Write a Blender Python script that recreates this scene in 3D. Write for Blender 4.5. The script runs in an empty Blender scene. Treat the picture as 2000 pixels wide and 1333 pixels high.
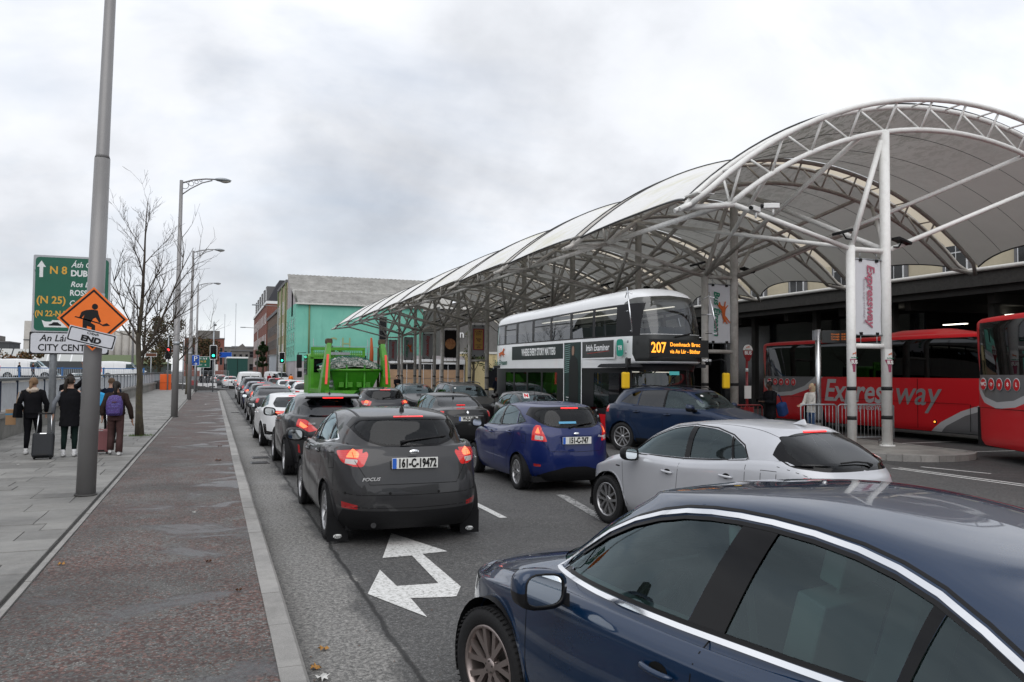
import bpy, bmesh, math, random
from math import sin, cos, pi, sqrt, radians, atan2
from mathutils import Vector, Matrix
from mathutils.bvhtree import BVHTree
random.seed(7)
S = bpy.context.scene
C = S.collection
# ---------------------------------------------------------------- camera, sky, sun, exposure
CAMH, YAW, PITCH, ROLL = 2.04, 0.35828, 0.03979, 0.00758
cd = bpy.data.cameras.new('camera'); cam = bpy.data.objects.new('camera', cd); C.objects.link(cam)
cd.sensor_width = 36; cd.lens = 1557.07/2000*36; cd.clip_start = .05; cd.clip_end = 5000
_fw = Vector((sin(YAW)*cos(PITCH), cos(YAW)*cos(PITCH), sin(PITCH)))
_r = Vector((cos(YAW), -sin(YAW), 0)); _u = _r.cross(_fw)
_r, _u = _r*cos(ROLL)+_u*sin(ROLL), _u*cos(ROLL)-_r*sin(ROLL)
_m = Matrix((_r, _u, -_fw)).transposed().to_4x4(); _m.translation = (0, 0, CAMH)
cam.matrix_world = _m
S.camera = cam
S.view_settings.view_transform = 'Standard'; S.view_settings.look = 'None'
S.view_settings.exposure = 0.38; S.view_settings.gamma = 1; S.view_settings.use_curve_mapping = False
SUN_EL, SUN_AZ = radians(48), radians(200)
W = bpy.data.worlds.new('World'); S.world = W; W.use_nodes = True
nt = W.node_tree; N = nt.nodes; L = nt.links; N.clear()
def wn(t, **k):
    n = N.new(t)
    for a, b in k.items():
        if a[0] == '_': n.inputs[a[1:].replace('_', ' ')].default_value = b
        else: setattr(n, a, b)
    return n
out = wn('ShaderNodeOutputWorld'); bg = wn('ShaderNodeBackground'); bg.inputs['Strength'].default_value = .1
sky = wn('ShaderNodeTexSky', sky_type='NISHITA', sun_disc=False, sun_elevation=SUN_EL, sun_rotation=SUN_AZ)
tc = wn('ShaderNodeTexCoord'); sep = wn('ShaderNodeSeparateXYZ'); L.new(tc.outputs['Generated'], sep.inputs[0])
# cloud deck: the view direction meets a flat layer overhead
mz = wn('ShaderNodeMath', operation='ADD'); mz.inputs[1].default_value = .55; L.new(sep.outputs['Z'], mz.inputs[0])
mz2 = wn('ShaderNodeMath', operation='MAXIMUM'); mz2.inputs[1].default_value = .05; L.new(mz.outputs[0], mz2.inputs[0])
dv = []
for ax in 'XY':
    d = wn('ShaderNodeMath', operation='DIVIDE'); L.new(sep.outputs[ax], d.inputs[0]); L.new(mz2.outputs[0], d.inputs[1]); dv.append(d)
cb = wn('ShaderNodeCombineXYZ'); L.new(dv[0].outputs[0], cb.inputs[0]); L.new(dv[1].outputs[0], cb.inputs[1])
mp = wn('ShaderNodeMapping'); L.new(cb.outputs[0], mp.inputs[0]); mp.inputs['Location'].default_value = (3.3, 1.2, 0)
n1 = wn('ShaderNodeTexNoise', _Scale=2.1, _Detail=7, _Roughness=.48, _Distortion=.0); L.new(mp.outputs[0], n1.inputs['Vector'])
n2 = wn('ShaderNodeTexNoise', _Scale=4.6, _Detail=6, _Roughness=.55); L.new(mp.outputs[0], n2.inputs['Vector'])
# broad darker bank of the cloud deck ahead and to the right of the road
bs = wn('ShaderNodeVectorMath', operation='MULTIPLY'); L.new(cb.outputs[0], bs.inputs[0]); bs.inputs[1].default_value = (.62, 1, 1)
bk = wn('ShaderNodeVectorMath', operation='DISTANCE'); L.new(bs.outputs[0], bk.inputs[0]); bk.inputs[1].default_value = (.25, 1.34, 0)
bkr = wn('ShaderNodeMapRange'); L.new(bk.outputs['Value'], bkr.inputs[0]); bkr.interpolation_type = 'SMOOTHSTEP'
for i, v in zip((1, 2, 3, 4), (0, .95, .17, 0)): bkr.inputs[i].default_value = v
ad = wn('ShaderNodeMath', operation='SUBTRACT'); L.new(n1.outputs['Fac'], ad.inputs[0]); L.new(bkr.outputs[0], ad.inputs[1])
ma = wn('ShaderNodeMath', operation='MULTIPLY_ADD'); L.new(n2.outputs['Fac'], ma.inputs[0]); ma.inputs[1].default_value = .42; L.new(ad.outputs[0], ma.inputs[2])
cr = wn('ShaderNodeValToRGB'); L.new(ma.outputs[0], cr.inputs[0])
e = cr.color_ramp; e.elements[0].position = .34; e.elements[0].color = (.46, .48, .52, 1); e.elements[1].position = .82; e.elements[1].color = (.84, .86, .90, 1)
for ps, c in ((.50, (.60, .62, .66, 1)), (.60, (.71, .73, .77, 1)), (.70, (.77, .79, .83, 1))):
    q = e.elements.new(ps); q.color = c
sc10 = wn('ShaderNodeVectorMath', operation='SCALE'); sc10.inputs['Scale'].default_value = 10.0; L.new(cr.outputs[0], sc10.inputs[0])
# thin places where the blue of the sky behind comes through
n3 = wn('ShaderNodeTexNoise', _Scale=1.6, _Detail=5, _Roughness=.6, _Distortion=.5)
mp3 = wn('ShaderNodeMapping'); L.new(cb.outputs[0], mp3.inputs[0]); mp3.inputs['Location'].default_value = (7.1, 2.4, 3); mp3.inputs['Scale'].default_value = (1.1, 2, 1)
L.new(mp3.outputs[0], n3.inputs['Vector'])
mr = wn('ShaderNodeMapRange'); L.new(n3.outputs['Fac'], mr.inputs[0])
for i, v in zip((1, 2, 3, 4), (.46, .72, 1.0, .70)): mr.inputs[i].default_value = v
mx = wn('ShaderNodeMix', data_type='RGBA'); L.new(mr.outputs[0], mx.inputs['Factor']); L.new(sky.outputs[0], mx.inputs[6]); L.new(sc10.outputs[0], mx.inputs[7])
L.new(mx.outputs[2], bg.inputs[0]); L.new(bg.outputs[0], out.inputs[0])
sd = bpy.data.lights.new('sun', 'SUN'); sd.energy = .9; sd.angle = radians(60); sd.color = (1, .97, .93)
so = bpy.data.objects.new('sun', sd); C.objects.link(so); so.rotation_euler = (pi/2-SUN_EL, 0, pi-SUN_AZ)
so['kind'] = 'helper'
S.cycles.max_bounces = 8; S.cycles.transparent_max_bounces = 16; S.cycles.sample_clamp_indirect = 4
try: S.cycles.use_denoising = True
except Exception: pass

# ---------------------------------------------------------------- materials
M = {}
def mat(name, col=(.5, .5, .5), rough=.5, metal=0., coat=0., emit=None, es=0, noise=0, nscale=8, bump=0, bscale=60, spec=None, trans=0, cr=.04, sheen=0):
    if name in M: return M[name]
    m = bpy.data.materials.new(name); m.use_nodes = True; t = m.node_tree; b = t.nodes['Principled BSDF']
    b.inputs['Base Color'].default_value = (*col, 1); b.inputs['Roughness'].default_value = rough; b.inputs['Metallic'].default_value = metal
    if coat: b.inputs['Coat Weight'].default_value = coat; b.inputs['Coat Roughness'].default_value = cr
    if spec is None and rough > .38 and not metal: spec = .22
    if spec is not None: b.inputs['Specular IOR Level'].default_value = spec
    if sheen: b.inputs['Sheen Weight'].default_value = sheen
    if trans: b.inputs['Transmission Weight'].default_value = trans
    if emit: b.inputs['Emission Color'].default_value = (*emit, 1); b.inputs['Emission Strength'].default_value = es
    if noise or bump:
        co = t.nodes.new('ShaderNodeTexCoord')
        if noise:
            n = t.nodes.new('ShaderNodeTexNoise'); n.inputs['Scale'].default_value = nscale; n.inputs['Detail'].default_value = 6; n.inputs['Roughness'].default_value = .65
            t.links.new(co.outputs['Object'], n.inputs['Vector'])
            r = t.nodes.new('ShaderNodeValToRGB'); t.links.new(n.outputs['Fac'], r.inputs[0])
            r.color_ramp.elements[0].position = .3; r.color_ramp.elements[1].position = .7
            r.color_ramp.elements[0].color = (*[c*(1-noise) for c in col], 1); r.color_ramp.elements[1].color = (*[min(1, c*(1+noise*.6)) for c in col], 1)
            t.links.new(r.outputs[0], b.inputs['Base Color'])
            mr = t.nodes.new('ShaderNodeMapRange'); t.links.new(n.outputs['Fac'], mr.inputs[0]); mr.inputs[3].default_value = max(.02, rough-.1); mr.inputs[4].default_value = min(1, rough+.12)
            t.links.new(mr.outputs[0], b.inputs['Roughness'])
        if bump:
            n = t.nodes.new('ShaderNodeTexNoise'); n.inputs['Scale'].default_value = bscale; n.inputs['Detail'].default_value = 4
            t.links.new(co.outputs['Object'], n.inputs['Vector'])
            bp = t.nodes.new('ShaderNodeBump'); bp.inputs['Strength'].default_value = bump; bp.inputs['Distance'].default_value = .02
            t.links.new(n.outputs['Fac'], bp.inputs['Height']); t.links.new(bp.outputs[0], b.inputs['Normal'])
    M[name] = m; return m
def nodes_mat(name):
    m = bpy.data.materials.new(name); m.use_nodes = True; M[name] = m
    t = m.node_tree; return m, t, t.nodes['Principled BSDF']
def N_(t, ty, **k):
    n = t.nodes.new(ty)
    for a, b in k.items():
        if a[0] == '_': n.inputs[a[1:].replace('_', ' ')].default_value = b
        else: setattr(n, a, b)
    return n
def ramp(t, src, stops, interp='LINEAR'):
    r = t.nodes.new('ShaderNodeValToRGB'); t.links.new(src, r.inputs[0]); e = r.color_ramp; e.interpolation = interp
    while len(e.elements) > 1: e.elements.remove(e.elements[-1])
    for i, (p, c) in enumerate(stops):
        q = e.elements[0] if i == 0 else e.elements.new(p)
        q.position = p; q.color = (*c, 1) if len(c) == 3 else c
    return r.outputs[0]
def mixc(t, fac, a, b, mode='MIX'):
    m = t.nodes.new('ShaderNodeMix'); m.data_type = 'RGBA'; m.blend_type = mode
    for k, v in ((0, fac), (6, a), (7, b)):
        if hasattr(v, 'is_linked') or hasattr(v, 'links'): t.links.new(v, m.inputs[k])
        elif k == 0: m.inputs[0].default_value = v
        else: m.inputs[k].default_value = (*v, 1)
    return m.outputs[2]
def math_(t, op, a, b=0., c=None, clamp=False):
    m = t.nodes.new('ShaderNodeMath'); m.operation = op; m.use_clamp = clamp
    for i, v in enumerate((a, b, c)):
        if v is None: continue
        if hasattr(v, 'links'): t.links.new(v, m.inputs[i])
        else: m.inputs[i].default_value = v
    return m.outputs[0]
def noise_(t, vec, scale, detail=5, rough=.6, dist=0, mscale=None, loc=None):
    if mscale or loc:
        mp = t.nodes.new('ShaderNodeMapping'); t.links.new(vec, mp.inputs[0])
        if mscale: mp.inputs['Scale'].default_value = mscale
        if loc: mp.inputs['Location'].default_value = loc
        vec = mp.outputs[0]
    n = t.nodes.new('ShaderNodeTexNoise'); t.links.new(vec, n.inputs['Vector'])
    n.inputs['Scale'].default_value = scale; n.inputs['Detail'].default_value = detail; n.inputs['Roughness'].default_value = rough; n.inputs['Distortion'].default_value = dist
    return n.outputs['Fac']
def bump_(t, b, h, s=.4, d=.01):
    bp = t.nodes.new('ShaderNodeBump'); bp.inputs['Strength'].default_value = s; bp.inputs['Distance'].default_value = d
    t.links.new(h, bp.inputs['Height']); t.links.new(bp.outputs[0], b.inputs['Normal'])
def glass(name, tint=(.3, .34, .34), ior=1.5, rough=0.0, refl=(.95, .97, 1)):
    if name in M: return M[name]
    m = bpy.data.materials.new(name); m.use_nodes = True; t = m.node_tree; t.nodes.clear()
    o = t.nodes.new('ShaderNodeOutputMaterial'); mx = t.nodes.new('ShaderNodeMixShader'); tr = t.nodes.new('ShaderNodeBsdfTransparent'); gl = t.nodes.new('ShaderNodeBsdfGlossy')
    fr = t.nodes.new('ShaderNodeFresnel'); fr.inputs['IOR'].default_value = ior
    tr.inputs[0].default_value = (*tint, 1); gl.inputs['Roughness'].default_value = rough; gl.inputs[0].default_value = (*refl, 1)
    t.links.new(fr.outputs[0], mx.inputs[0]); t.links.new(tr.outputs[0], mx.inputs[1]); t.links.new(gl.outputs[0], mx.inputs[2]); t.links.new(mx.outputs[0], o.inputs[0])
    M[name] = m; return m

# ---------------------------------------------------------------- object helpers
def tag(o, label=None, cat=None, group=None, kind=None):
    if label: o['label'] = label
    if cat: o['category'] = cat
    if group: o['group'] = group
    if kind: o['kind'] = kind
    return o
def thing(name, label, cat, loc=(0, 0, 0), rz=0, group=None):
    o = bpy.data.objects.new(name, None); C.objects.link(o); o.empty_display_size = .1
    o.location = loc; o.rotation_euler = (0, 0, rz); return tag(o, label, cat, group)
def link(name, me, parent=None, m=None):
    o = bpy.data.objects.new(name, me); C.objects.link(o)
    if parent: o.parent = parent
    if m is not None and not me.materials: me.materials.append(m)
    return o
def kids(o): return list(o.children)
def copy_tree(o, parent=None, repaint=None):
    c = o.copy(); C.objects.link(c); c.parent = parent
    if repaint and c.type == 'MESH':
        for i, s in enumerate(c.material_slots):
            if s.material and s.material.name in repaint:
                nm_ = s.material.name; c.material_slots[i].link = 'OBJECT'; c.material_slots[i].material = repaint[nm_]
    for ch in kids(o): copy_tree(ch, c, repaint)
    return c
class MB:
    """collects simple shapes and links them as one mesh object"""
    def __init__(s): s.v = []; s.f = []; s.mi = []; s.cur = 0; s.sm = []; s.smooth = False
    def add(s, vs, fs, smooth=None):
        n = len(s.v); s.v += [tuple(v) for v in vs]
        for f in fs: s.f.append([i+n for i in f]); s.mi.append(s.cur); s.sm.append(s.smooth if smooth is None else smooth)
        return s
    def box(s, x0, x1, y0, y1, z0, z1, m=None):
        v = [(x, y, z) for z in (z0, z1) for y in (y0, y1) for x in (x0, x1)]
        if m is not None: v = [m @ Vector(p) for p in v]
        return s.add(v, [(0, 2, 3, 1), (4, 5, 7, 6), (0, 1, 5, 4), (2, 6, 7, 3), (0, 4, 6, 2), (1, 3, 7, 5)], False)
    def cbox(s, c, d, m=None): return s.box(c[0]-d[0]/2, c[0]+d[0]/2, c[1]-d[1]/2, c[1]+d[1]/2, c[2]-d[2]/2, c[2]+d[2]/2, m)
    def tube(s, pts, r, n=8, cap=True):
        pts = [Vector(p) for p in pts]; rs = r if isinstance(r, (list, tuple)) else [r]*len(pts)
        k = len(s.v); prev = None
        for i, p in enumerate(pts):
            a = pts[max(0, i-1)]; b = pts[min(len(pts)-1, i+1)]; d = (b-a).normalized()
            if prev is None:
                prev = d.orthogonal().normalized()
                if abs(d.z) < .9: prev = d.cross(Vector((0, 0, 1))).normalized()
            u = (prev-d*prev.dot(d)).normalized(); prev = u; w = d.cross(u)
            s.v += [tuple(p+(u*cos(2*pi*j/n)+w*sin(2*pi*j/n))*rs[i]) for j in range(n)]
        for i in range(len(pts)-1):
            for j in range(n):
                q = k+i*n+j; t = k+i*n+(j+1) % n
                s.f.append([q, t, t+n, q+n]); s.mi.append(s.cur); s.sm.append(True)
        if cap:
            s.f.append([k+j for j in range(n)][::-1]); s.f.append([k+(len(pts)-1)*n+j for j in range(n)]); s.mi += [s.cur]*2; s.sm += [False]*2
        return s
    def cyl(s, a, b, r, n=12, r2=None): return s.tube([a, b], [r, r if r2 is None else r2], n)
    def lathe(s, prof, n=24, m=Matrix(), closed=False):
        """profile of (radius, height) turned about local z"""
        k = len(s.v)
        for r, z in prof:
            for j in range(n): s.v.append(tuple(m @ Vector((r*cos(2*pi*j/n), r*sin(2*pi*j/n), z))))
        for i in range(len(prof)-(0 if closed else 1)):
            i2 = (i+1) % len(prof)
            for j in range(n):
                s.f.append([k+i*n+j, k+i*n+(j+1) % n, k+i2*n+(j+1) % n, k+i2*n+j]); s.mi.append(s.cur); s.sm.append(True)
        return s
    def prism(s, poly, z0, z1, m=Matrix()):
        n = len(poly); v = [m @ Vector((x, y, z0)) for x, y in poly]+[m @ Vector((x, y, z1)) for x, y in poly]
        return s.add(v, [list(range(n))[::-1], list(range(n, 2*n))]+[(i, (i+1) % n, (i+1) % n+n, i+n) for i in range(n)], False)
    def sheet(s, g, smooth=True):
        """grid of points g[i][j]"""
        k = len(s.v); a = len(g); b = len(g[0])
        for r in g: s.v += [tuple(p) for p in r]
        for i in range(a-1):
            for j in range(b-1): s.f.append([k+i*b+j, k+i*b+j+1, k+(i+1)*b+j+1, k+(i+1)*b+j]); s.mi.append(s.cur); s.sm.append(smooth)
        return s
    def mesh(s, name, mats):
        me = bpy.data.meshes.new(name); me.from_pydata(s.v, [], s.f)
        me.polygons.foreach_set('material_index', s.mi); me.polygons.foreach_set('use_smooth', s.sm)
        for m in (mats if isinstance(mats, (list, tuple)) else [mats]): me.materials.append(m)
        me.update(); return me
    def build(s, name, mats, parent=None, bevel=0, loc=None):
        o = bpy.data.objects.new(name, s.mesh(name, mats)); C.objects.link(o)
        if parent: o.parent = parent
        if loc: o.location = loc
        if bevel:
            b = o.modifiers.new('bevel', 'BEVEL'); b.width = bevel; b.segments = 2; b.limit_method = 'ANGLE'
        return o
def weld(o):
    bm = bmesh.new(); bm.from_mesh(o.data); bmesh.ops.remove_doubles(bm, verts=bm.verts, dist=1e-4); bmesh.ops.recalc_face_normals(bm, faces=bm.faces); bm.to_mesh(o.data); bm.free(); return o
_tc = {}
def text(name, s, size, m, parent=None, mw=Matrix(), shear=0, bold=0, ext=.002, align='CENTER', sx=1, space=1, valign='CENTER'):
    cu = bpy.data.curves.new(name, 'FONT'); cu.body = s; cu.size = size; cu.shear = shear; cu.offset = bold; cu.extrude = ext; cu.align_x = align; cu.align_y = valign; cu.space_character = space; cu.resolution_u = 3
    o = bpy.data.objects.new(name, cu); C.objects.link(o)
    dg = bpy.context.evaluated_depsgraph_get(); me = bpy.data.meshes.new_from_object(o.evaluated_get(dg)); bpy.data.objects.remove(o); bpy.data.curves.remove(cu)
    me.materials.clear(); me.materials.append(m)
    o = bpy.data.objects.new(name, me); C.objects.link(o); me.transform(Matrix.Diagonal((sx, 1, 1, 1)))
    me.transform(mw)
    if parent: o.parent = parent
    return o
def frame(o, xax, zax):
    """matrix with local x along xax and local z (the face of lettering) along zax"""
    x = Vector(xax).normalized(); z = Vector(zax).normalized(); y = z.cross(x).normalized(); x = y.cross(z)
    m = Matrix((x, y, z)).transposed().to_4x4(); m.translation = Vector(o); return m
def lerp(a, b, t): return a+(b-a)*t
def interp(k, x):
    if x <= k[0][0]: return k[0][1]
    for (a, p), (b, q) in zip(k, k[1:]):
        if x <= b: return p+(q-p)*(x-a)/(b-a)
    return k[-1][1]
def sinterp(k, x):
    """smooth interpolation through keypoints (monotone-ish cubic)"""
    n = len(k)
    if x <= k[0][0]: return k[0][1]
    if x >= k[-1][0]: return k[-1][1]
    for i in range(n-1):
        if x <= k[i+1][0]:
            x0, y0 = k[i]; x1, y1 = k[i+1]; h = x1-x0; s = (y1-y0)/h
            m0 = s if i == 0 else .5*(s+(y0-k[i-1][1])/(x0-k[i-1][0])); m1 = s if i == n-2 else .5*(s+(k[i+2][1]-y1)/(k[i+2][0]-x1))
            t = (x-x0)/h
            return (2*t**3-3*t*t+1)*y0+(t**3-2*t*t+t)*h*m0+(-2*t**3+3*t*t)*y1+(t**3-t*t)*h*m1

steel = mat('painted_grey_steel', (.22, .225, .23), .45, .3, noise=.12, nscale=3)
galv = mat('galvanised_steel', (.34, .36, .38), .42, .6, noise=.2, nscale=9)
black = mat('black_plastic', (.012, .012, .013), .42)
rubber = mat('tyre_rubber', (.018, .018, .019), .75, bump=.2, bscale=50)
whitep = mat('white_paint', (.78, .79, .78), .4, noise=.05, nscale=3)
chrome = mat('chrome', (.82, .83, .85), .12, 1.0)
darkm = mat('dark_metal', (.05, .05, .052), .4, .5)
# ---------------------------------------------------------------- ground, road, cycle track, pavement
def cells(t, co, sc, rnd=1.0):
    v = N_(t, 'ShaderNodeTexVoronoi', _Scale=sc, _Randomness=rnd); t.links.new(co, v.inputs['Vector']); q = N_(t, 'ShaderNodeSeparateColor'); t.links.new(v.outputs['Color'], q.inputs[0]); return q.outputs[0], q.outputs[1], v.outputs['Distance']
def asphalt(name, base=.075, wet=.0, strip=False):
    m, t, b = nodes_mat(name); co = N_(t, 'ShaderNodeTexCoord').outputs['Object']
    g = noise_(t, co, 70, 6, .8); big = noise_(t, co, .35, 6, .6, .6); mid = noise_(t, co, 5, 6, .7)
    r1, r2, d1 = cells(t, co, 62); r3, r4, d3 = cells(t, co, 120)
    vor = N_(t, 'ShaderNodeTexVoronoi', _Scale=130); t.links.new(co, vor.inputs['Vector'])
    c = ramp(t, g, [(.34, (base*.22,)*3), (.50, (base*.9,)*3), (.58, (base*1.5,)*3), (.66, (base*3.2, base*3.1, base*2.9))])
    c = mixc(t, .55, c, ramp(t, r1, [(0, (base*.25,)*3), (.45, (base*.75,)*3), (.8, (base*1.3, base*1.27, base*1.2)), (.93, (base*3.0, base*2.9, base*2.7)), (1, (base*4.2,)*3)]))
    c = mixc(t, .35, c, ramp(t, r3, [(0, (base*.2,)*3), (.7, (base*1.1,)*3), (.95, (base*4,)*3)]))
    c = mixc(t, ramp(t, big, [(.35, (0, 0, 0)), (.65, (.55,)*3)]), c, (base*.62, base*.62, base*.65))
    c = mixc(t, ramp(t, mid, [(.5, (0, 0, 0)), (.8, (.4,)*3)]), c, (base*1.7, base*1.66, base*1.55))
    wm = None
    if strip:
        sp = N_(t, 'ShaderNodeSeparateXYZ'); t.links.new(co, sp.inputs[0])
        wob = math_(t, 'MULTIPLY_ADD', noise_(t, co, .8, 6, .6), .9, sp.outputs['X'])
        s1 = ramp(t, math_(t, 'MULTIPLY', wob, .25), [(.22, (0, 0, 0)), (.28, (1, 1, 1)), (.41, (1, 1, 1)), (.44, (.12,)*3), (1, (.12,)*3)])
        pn = ramp(t, noise_(t, co, 38, 6, .85), [(.40, (0, 0, 0)), (.56, (1, 1, 1))])
        fac = math_(t, 'MULTIPLY', math_(t, 'MULTIPLY', s1, pn), .92)
        c = mixc(t, fac, c, (.36, .35, .33))
        s0 = ramp(t, math_(t, 'MULTIPLY', sp.outputs['X'], .25), [(.14, (1, 1, 1)), (.21, (.0, .0, .0))])
        c = mixc(t, math_(t, 'MULTIPLY', s0, .55), c, (.06, .055, .048))
        # tar joint running with the kerb
        j = math_(t, 'ABSOLUTE', math_(t, 'SUBTRACT', math_(t, 'MULTIPLY_ADD', noise_(t, co, 1.4, 6, .7), .16, sp.outputs['X']), 1.41))
        c = mixc(t, ramp(t, j, [(.012, (.85,)*3), (.03, (0, 0, 0))]), c, (.012, .012, .012))
    c = mixc(t, ramp(t, noise_(t, co, 22, 5, .8, loc=(5, 2, 0)), [(.42, (.6,)*3), (.56, (0, 0, 0))]), c, (base*.35,)*3)
    t.links.new(c, b.inputs['Base Color'])
    wetn = ramp(t, noise_(t, co, .8, 5, .6, .5), [(.3, (.52,)*3), (.7, (.86,)*3)])
    t.links.new(wetn, b.inputs['Roughness']); b.inputs['Specular IOR Level'].default_value = .3
    bump_(t, b, math_(t, 'ADD', vor.outputs['Distance'], math_(t, 'MULTIPLY', g, 1.2)), .55, .006); return m
m_road = asphalt('road_asphalt', .092, strip=True)
m_yard = asphalt('station_asphalt', .075)
m_ground = asphalt('ground_asphalt', .09)
m_line = None
m, t, b = nodes_mat('road_paint'); co = N_(t, 'ShaderNodeTexCoord').outputs['Object']
w = ramp(t, noise_(t, co, 26, 6, .8), [(.37, (.12, .118, .112)), (.44, (.52, .52, .50)), (.56, (.68, .68, .67)), (.8, (.76, .76, .75))]); t.links.new(w, b.inputs['Base Color']); b.inputs['Roughness'].default_value = .65
bump_(t, b, noise_(t, co, 90, 3), .4, .004); m_line = m
m, t, b = nodes_mat('worn_road_paint'); co = N_(t, 'ShaderNodeTexCoord').outputs['Object']
w = ramp(t, noise_(t, co, 14, 8, .85), [(.46, (.10, .10, .10)), (.56, (.45, .45, .44))]); t.links.new(w, b.inputs['Base Color']); b.inputs['Roughness'].default_value = .7; m_worn = m
# cycle track: grey asphalt with the old red surfacing left in flakes
m, t, b = nodes_mat('cycle_track_surface'); co = N_(t, 'ShaderNodeTexCoord').outputs['Object']
sp = N_(t, 'ShaderNodeSeparateXYZ'); t.links.new(co, sp.inputs[0])
fine = noise_(t, co, 30, 4, .7, .3); patch = noise_(t, co, 1.1, 6, .62, .7); grain = noise_(t, co, 150, 2, .7)
grey = ramp(t, grain, [(.3, (.062, .060, .058)), (.55, (.115, .110, .106)), (.75, (.21, .205, .195))])
grey = mixc(t, ramp(t, noise_(t, co, .7, 6, .65, .4), [(.42, (0, 0, 0)), (.62, (.75,)*3)]), grey, (.17, .165, .155))
red = ramp(t, noise_(t, co, 60, 3, .7), [(.3, (.050, .026, .023)), (.55, (.105, .058, .050)), (.75, (.20, .125, .108))])
far = ramp(t, math_(t, 'MULTIPLY', sp.outputs['Y'], .02), [(.25, (0, 0, 0)), (.7, (.08,)*3)])
c1, c2, cd_ = cells(t, co, 48); e1, e2, ed_ = cells(t, co, 95)
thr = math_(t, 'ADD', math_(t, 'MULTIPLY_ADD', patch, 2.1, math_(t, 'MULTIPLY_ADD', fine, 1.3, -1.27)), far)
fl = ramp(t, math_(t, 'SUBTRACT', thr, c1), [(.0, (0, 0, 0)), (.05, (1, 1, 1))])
red = mixc(t, .75, red, ramp(t, c2, [(0, (.028, .019, .017)), (.4, (.080, .046, .040)), (.8, (.14, .083, .071)), (1, (.26, .17, .15))]))
grey = mixc(t, .5, grey, ramp(t, e1, [(0, (.025,)*3), (.5, (.085, .082, .078)), (.85, (.15, .145, .135)), (1, (.42, .41, .39))]))
sh_ = ramp(t, math_(t, 'SUBTRACT', thr, math_(t, 'ADD', c1, -.10)), [(.0, (0, 0, 0)), (.05, (.6,)*3)]); grey = mixc(t, sh_, grey, (.035, .033, .031))  # dark rims painted into the grey as small shadows round the flakes
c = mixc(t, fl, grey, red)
wetm = ramp(t, math_(t, 'MULTIPLY_ADD', noise_(t, co, 1.0, 5, .55, .6, mscale=(.75, 1.0, 1), loc=(4.2, .3, 0)), 1.0, math_(t, 'MULTIPLY', sp.outputs['X'], .07)), [(.52, (0, 0, 0)), (.60, (1, 1, 1))])
c = mixc(t, ramp(t, noise_(t, co, .55, 5, .6, .5, loc=(2, 7, 0)), [(.45, (0, 0, 0)), (.65, (.5,)*3)]), c, (.035, .033, .032))
c = mixc(t, math_(t, 'MULTIPLY', wetm, .6), c, (.024, .025, .028))
t.links.new(c, b.inputs['Base Color'])
t.links.new(ramp(t, wetm, [(0, (.82,)*3), (.6, (.6,)*3), (1, (.34,)*3)]), b.inputs['Roughness'])
bump_(t, b, math_(t, 'ADD', math_(t, 'MULTIPLY', fl, .7), grain), .5, .006); m_track = m
def stone(name, a, bb, sc=3, rnd=.22, rough=.8):
    m, t, b = nodes_mat(name); co = N_(t, 'ShaderNodeTexCoord').outputs['Object']; gm = N_(t, 'ShaderNodeNewGeometry').outputs['Position']
    oi = N_(t, 'ShaderNodeObjectInfo').outputs['Random']
    c = ramp(t, noise_(t, gm, sc, 8, .7), [(.3, a), (.7, bb)])
    c = mixc(t, ramp(t, noise_(t, gm, 120, 2, .6), [(.45, (0, 0, 0)), (.8, (.6,)*3)]), c, tuple(x*1.5 for x in bb))
    c = mixc(t, ramp(t, noise_(t, gm, .7, 7, .7, .5), [(.5, (0, 0, 0)), (.72, (.65,)*3)]), c, tuple(x*.55 for x in a))
    k = math_(t, 'MULTIPLY_ADD', oi, rnd*2, 1-rnd)
    vm = N_(t, 'ShaderNodeVectorMath', operation='SCALE'); t.links.new(c, vm.inputs[0]); t.links.new(k, vm.inputs['Scale'])
    t.links.new(vm.outputs[0], b.inputs['Base Color']); t.links.new(ramp(t, noise_(t, gm, 1.2, 4), [(.4, (rough-.2,)*3), (.65, (rough,)*3)]), b.inputs['Roughness'])
    bump_(t, b, noise_(t, gm, 70, 4, .7), .3, .006); return m
m_slab = stone('paving_stone', (.15, .147, .14), (.225, .22, .207), 3)
m_slab2 = stone('dark_joint', (.035, .034, .032), (.06, .058, .055), 3)
m_kerb = stone('kerb_stone', (.20, .195, .185), (.30, .29, .275), 5, .12)
m_conc = stone('concrete', (.16, .155, .145), (.27, .26, .24), 1.5, .1)

def sheet(name, x0, x1, y0, y1, z, m, kind='structure', parent=None):
    mb = MB(); mb.add([(x0, y0, z), (x1, y0, z), (x1, y1, z), (x0, y1, z)], [(0, 1, 2, 3)]); o = mb.build(name, m, parent)
    if kind: o['kind'] = kind
    return o
sheet('ground', -5.9, 900, -150, 1500, -.03, m_ground); sheet('far_bank_ground', -700, -5.9, 104, 1500, -.03, m_ground); sheet('near_bank_ground', -700, -75, -150, 104, -.03, m_ground)
m, t, b = nodes_mat('river_water'); co = N_(t, 'ShaderNodeTexCoord').outputs['Object']; b.inputs['Base Color'].default_value = (.03, .035, .03, 1); b.inputs['Roughness'].default_value = .08; bump_(t, b, noise_(t, co, 1.2, 5, .6), .4, .15)
sheet('river', -75, -5.9, -150, 104, -3.2, m)
sheet('road', .62, 15.2, -30, 700, 0, m_road)
sheet('station_yard', 14.6, 60, -30, 130, .004, m_yard)
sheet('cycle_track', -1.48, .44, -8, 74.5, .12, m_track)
sheet('far_footpath', -5.2, .6, 74.5, 86, .02, m_ground)
pv = MB(); pv.box(-5.6, -1.48, -8, 104, -.02, .085); pave = pv.build('pavement', m_slab2); pave['kind'] = 'structure'
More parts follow.
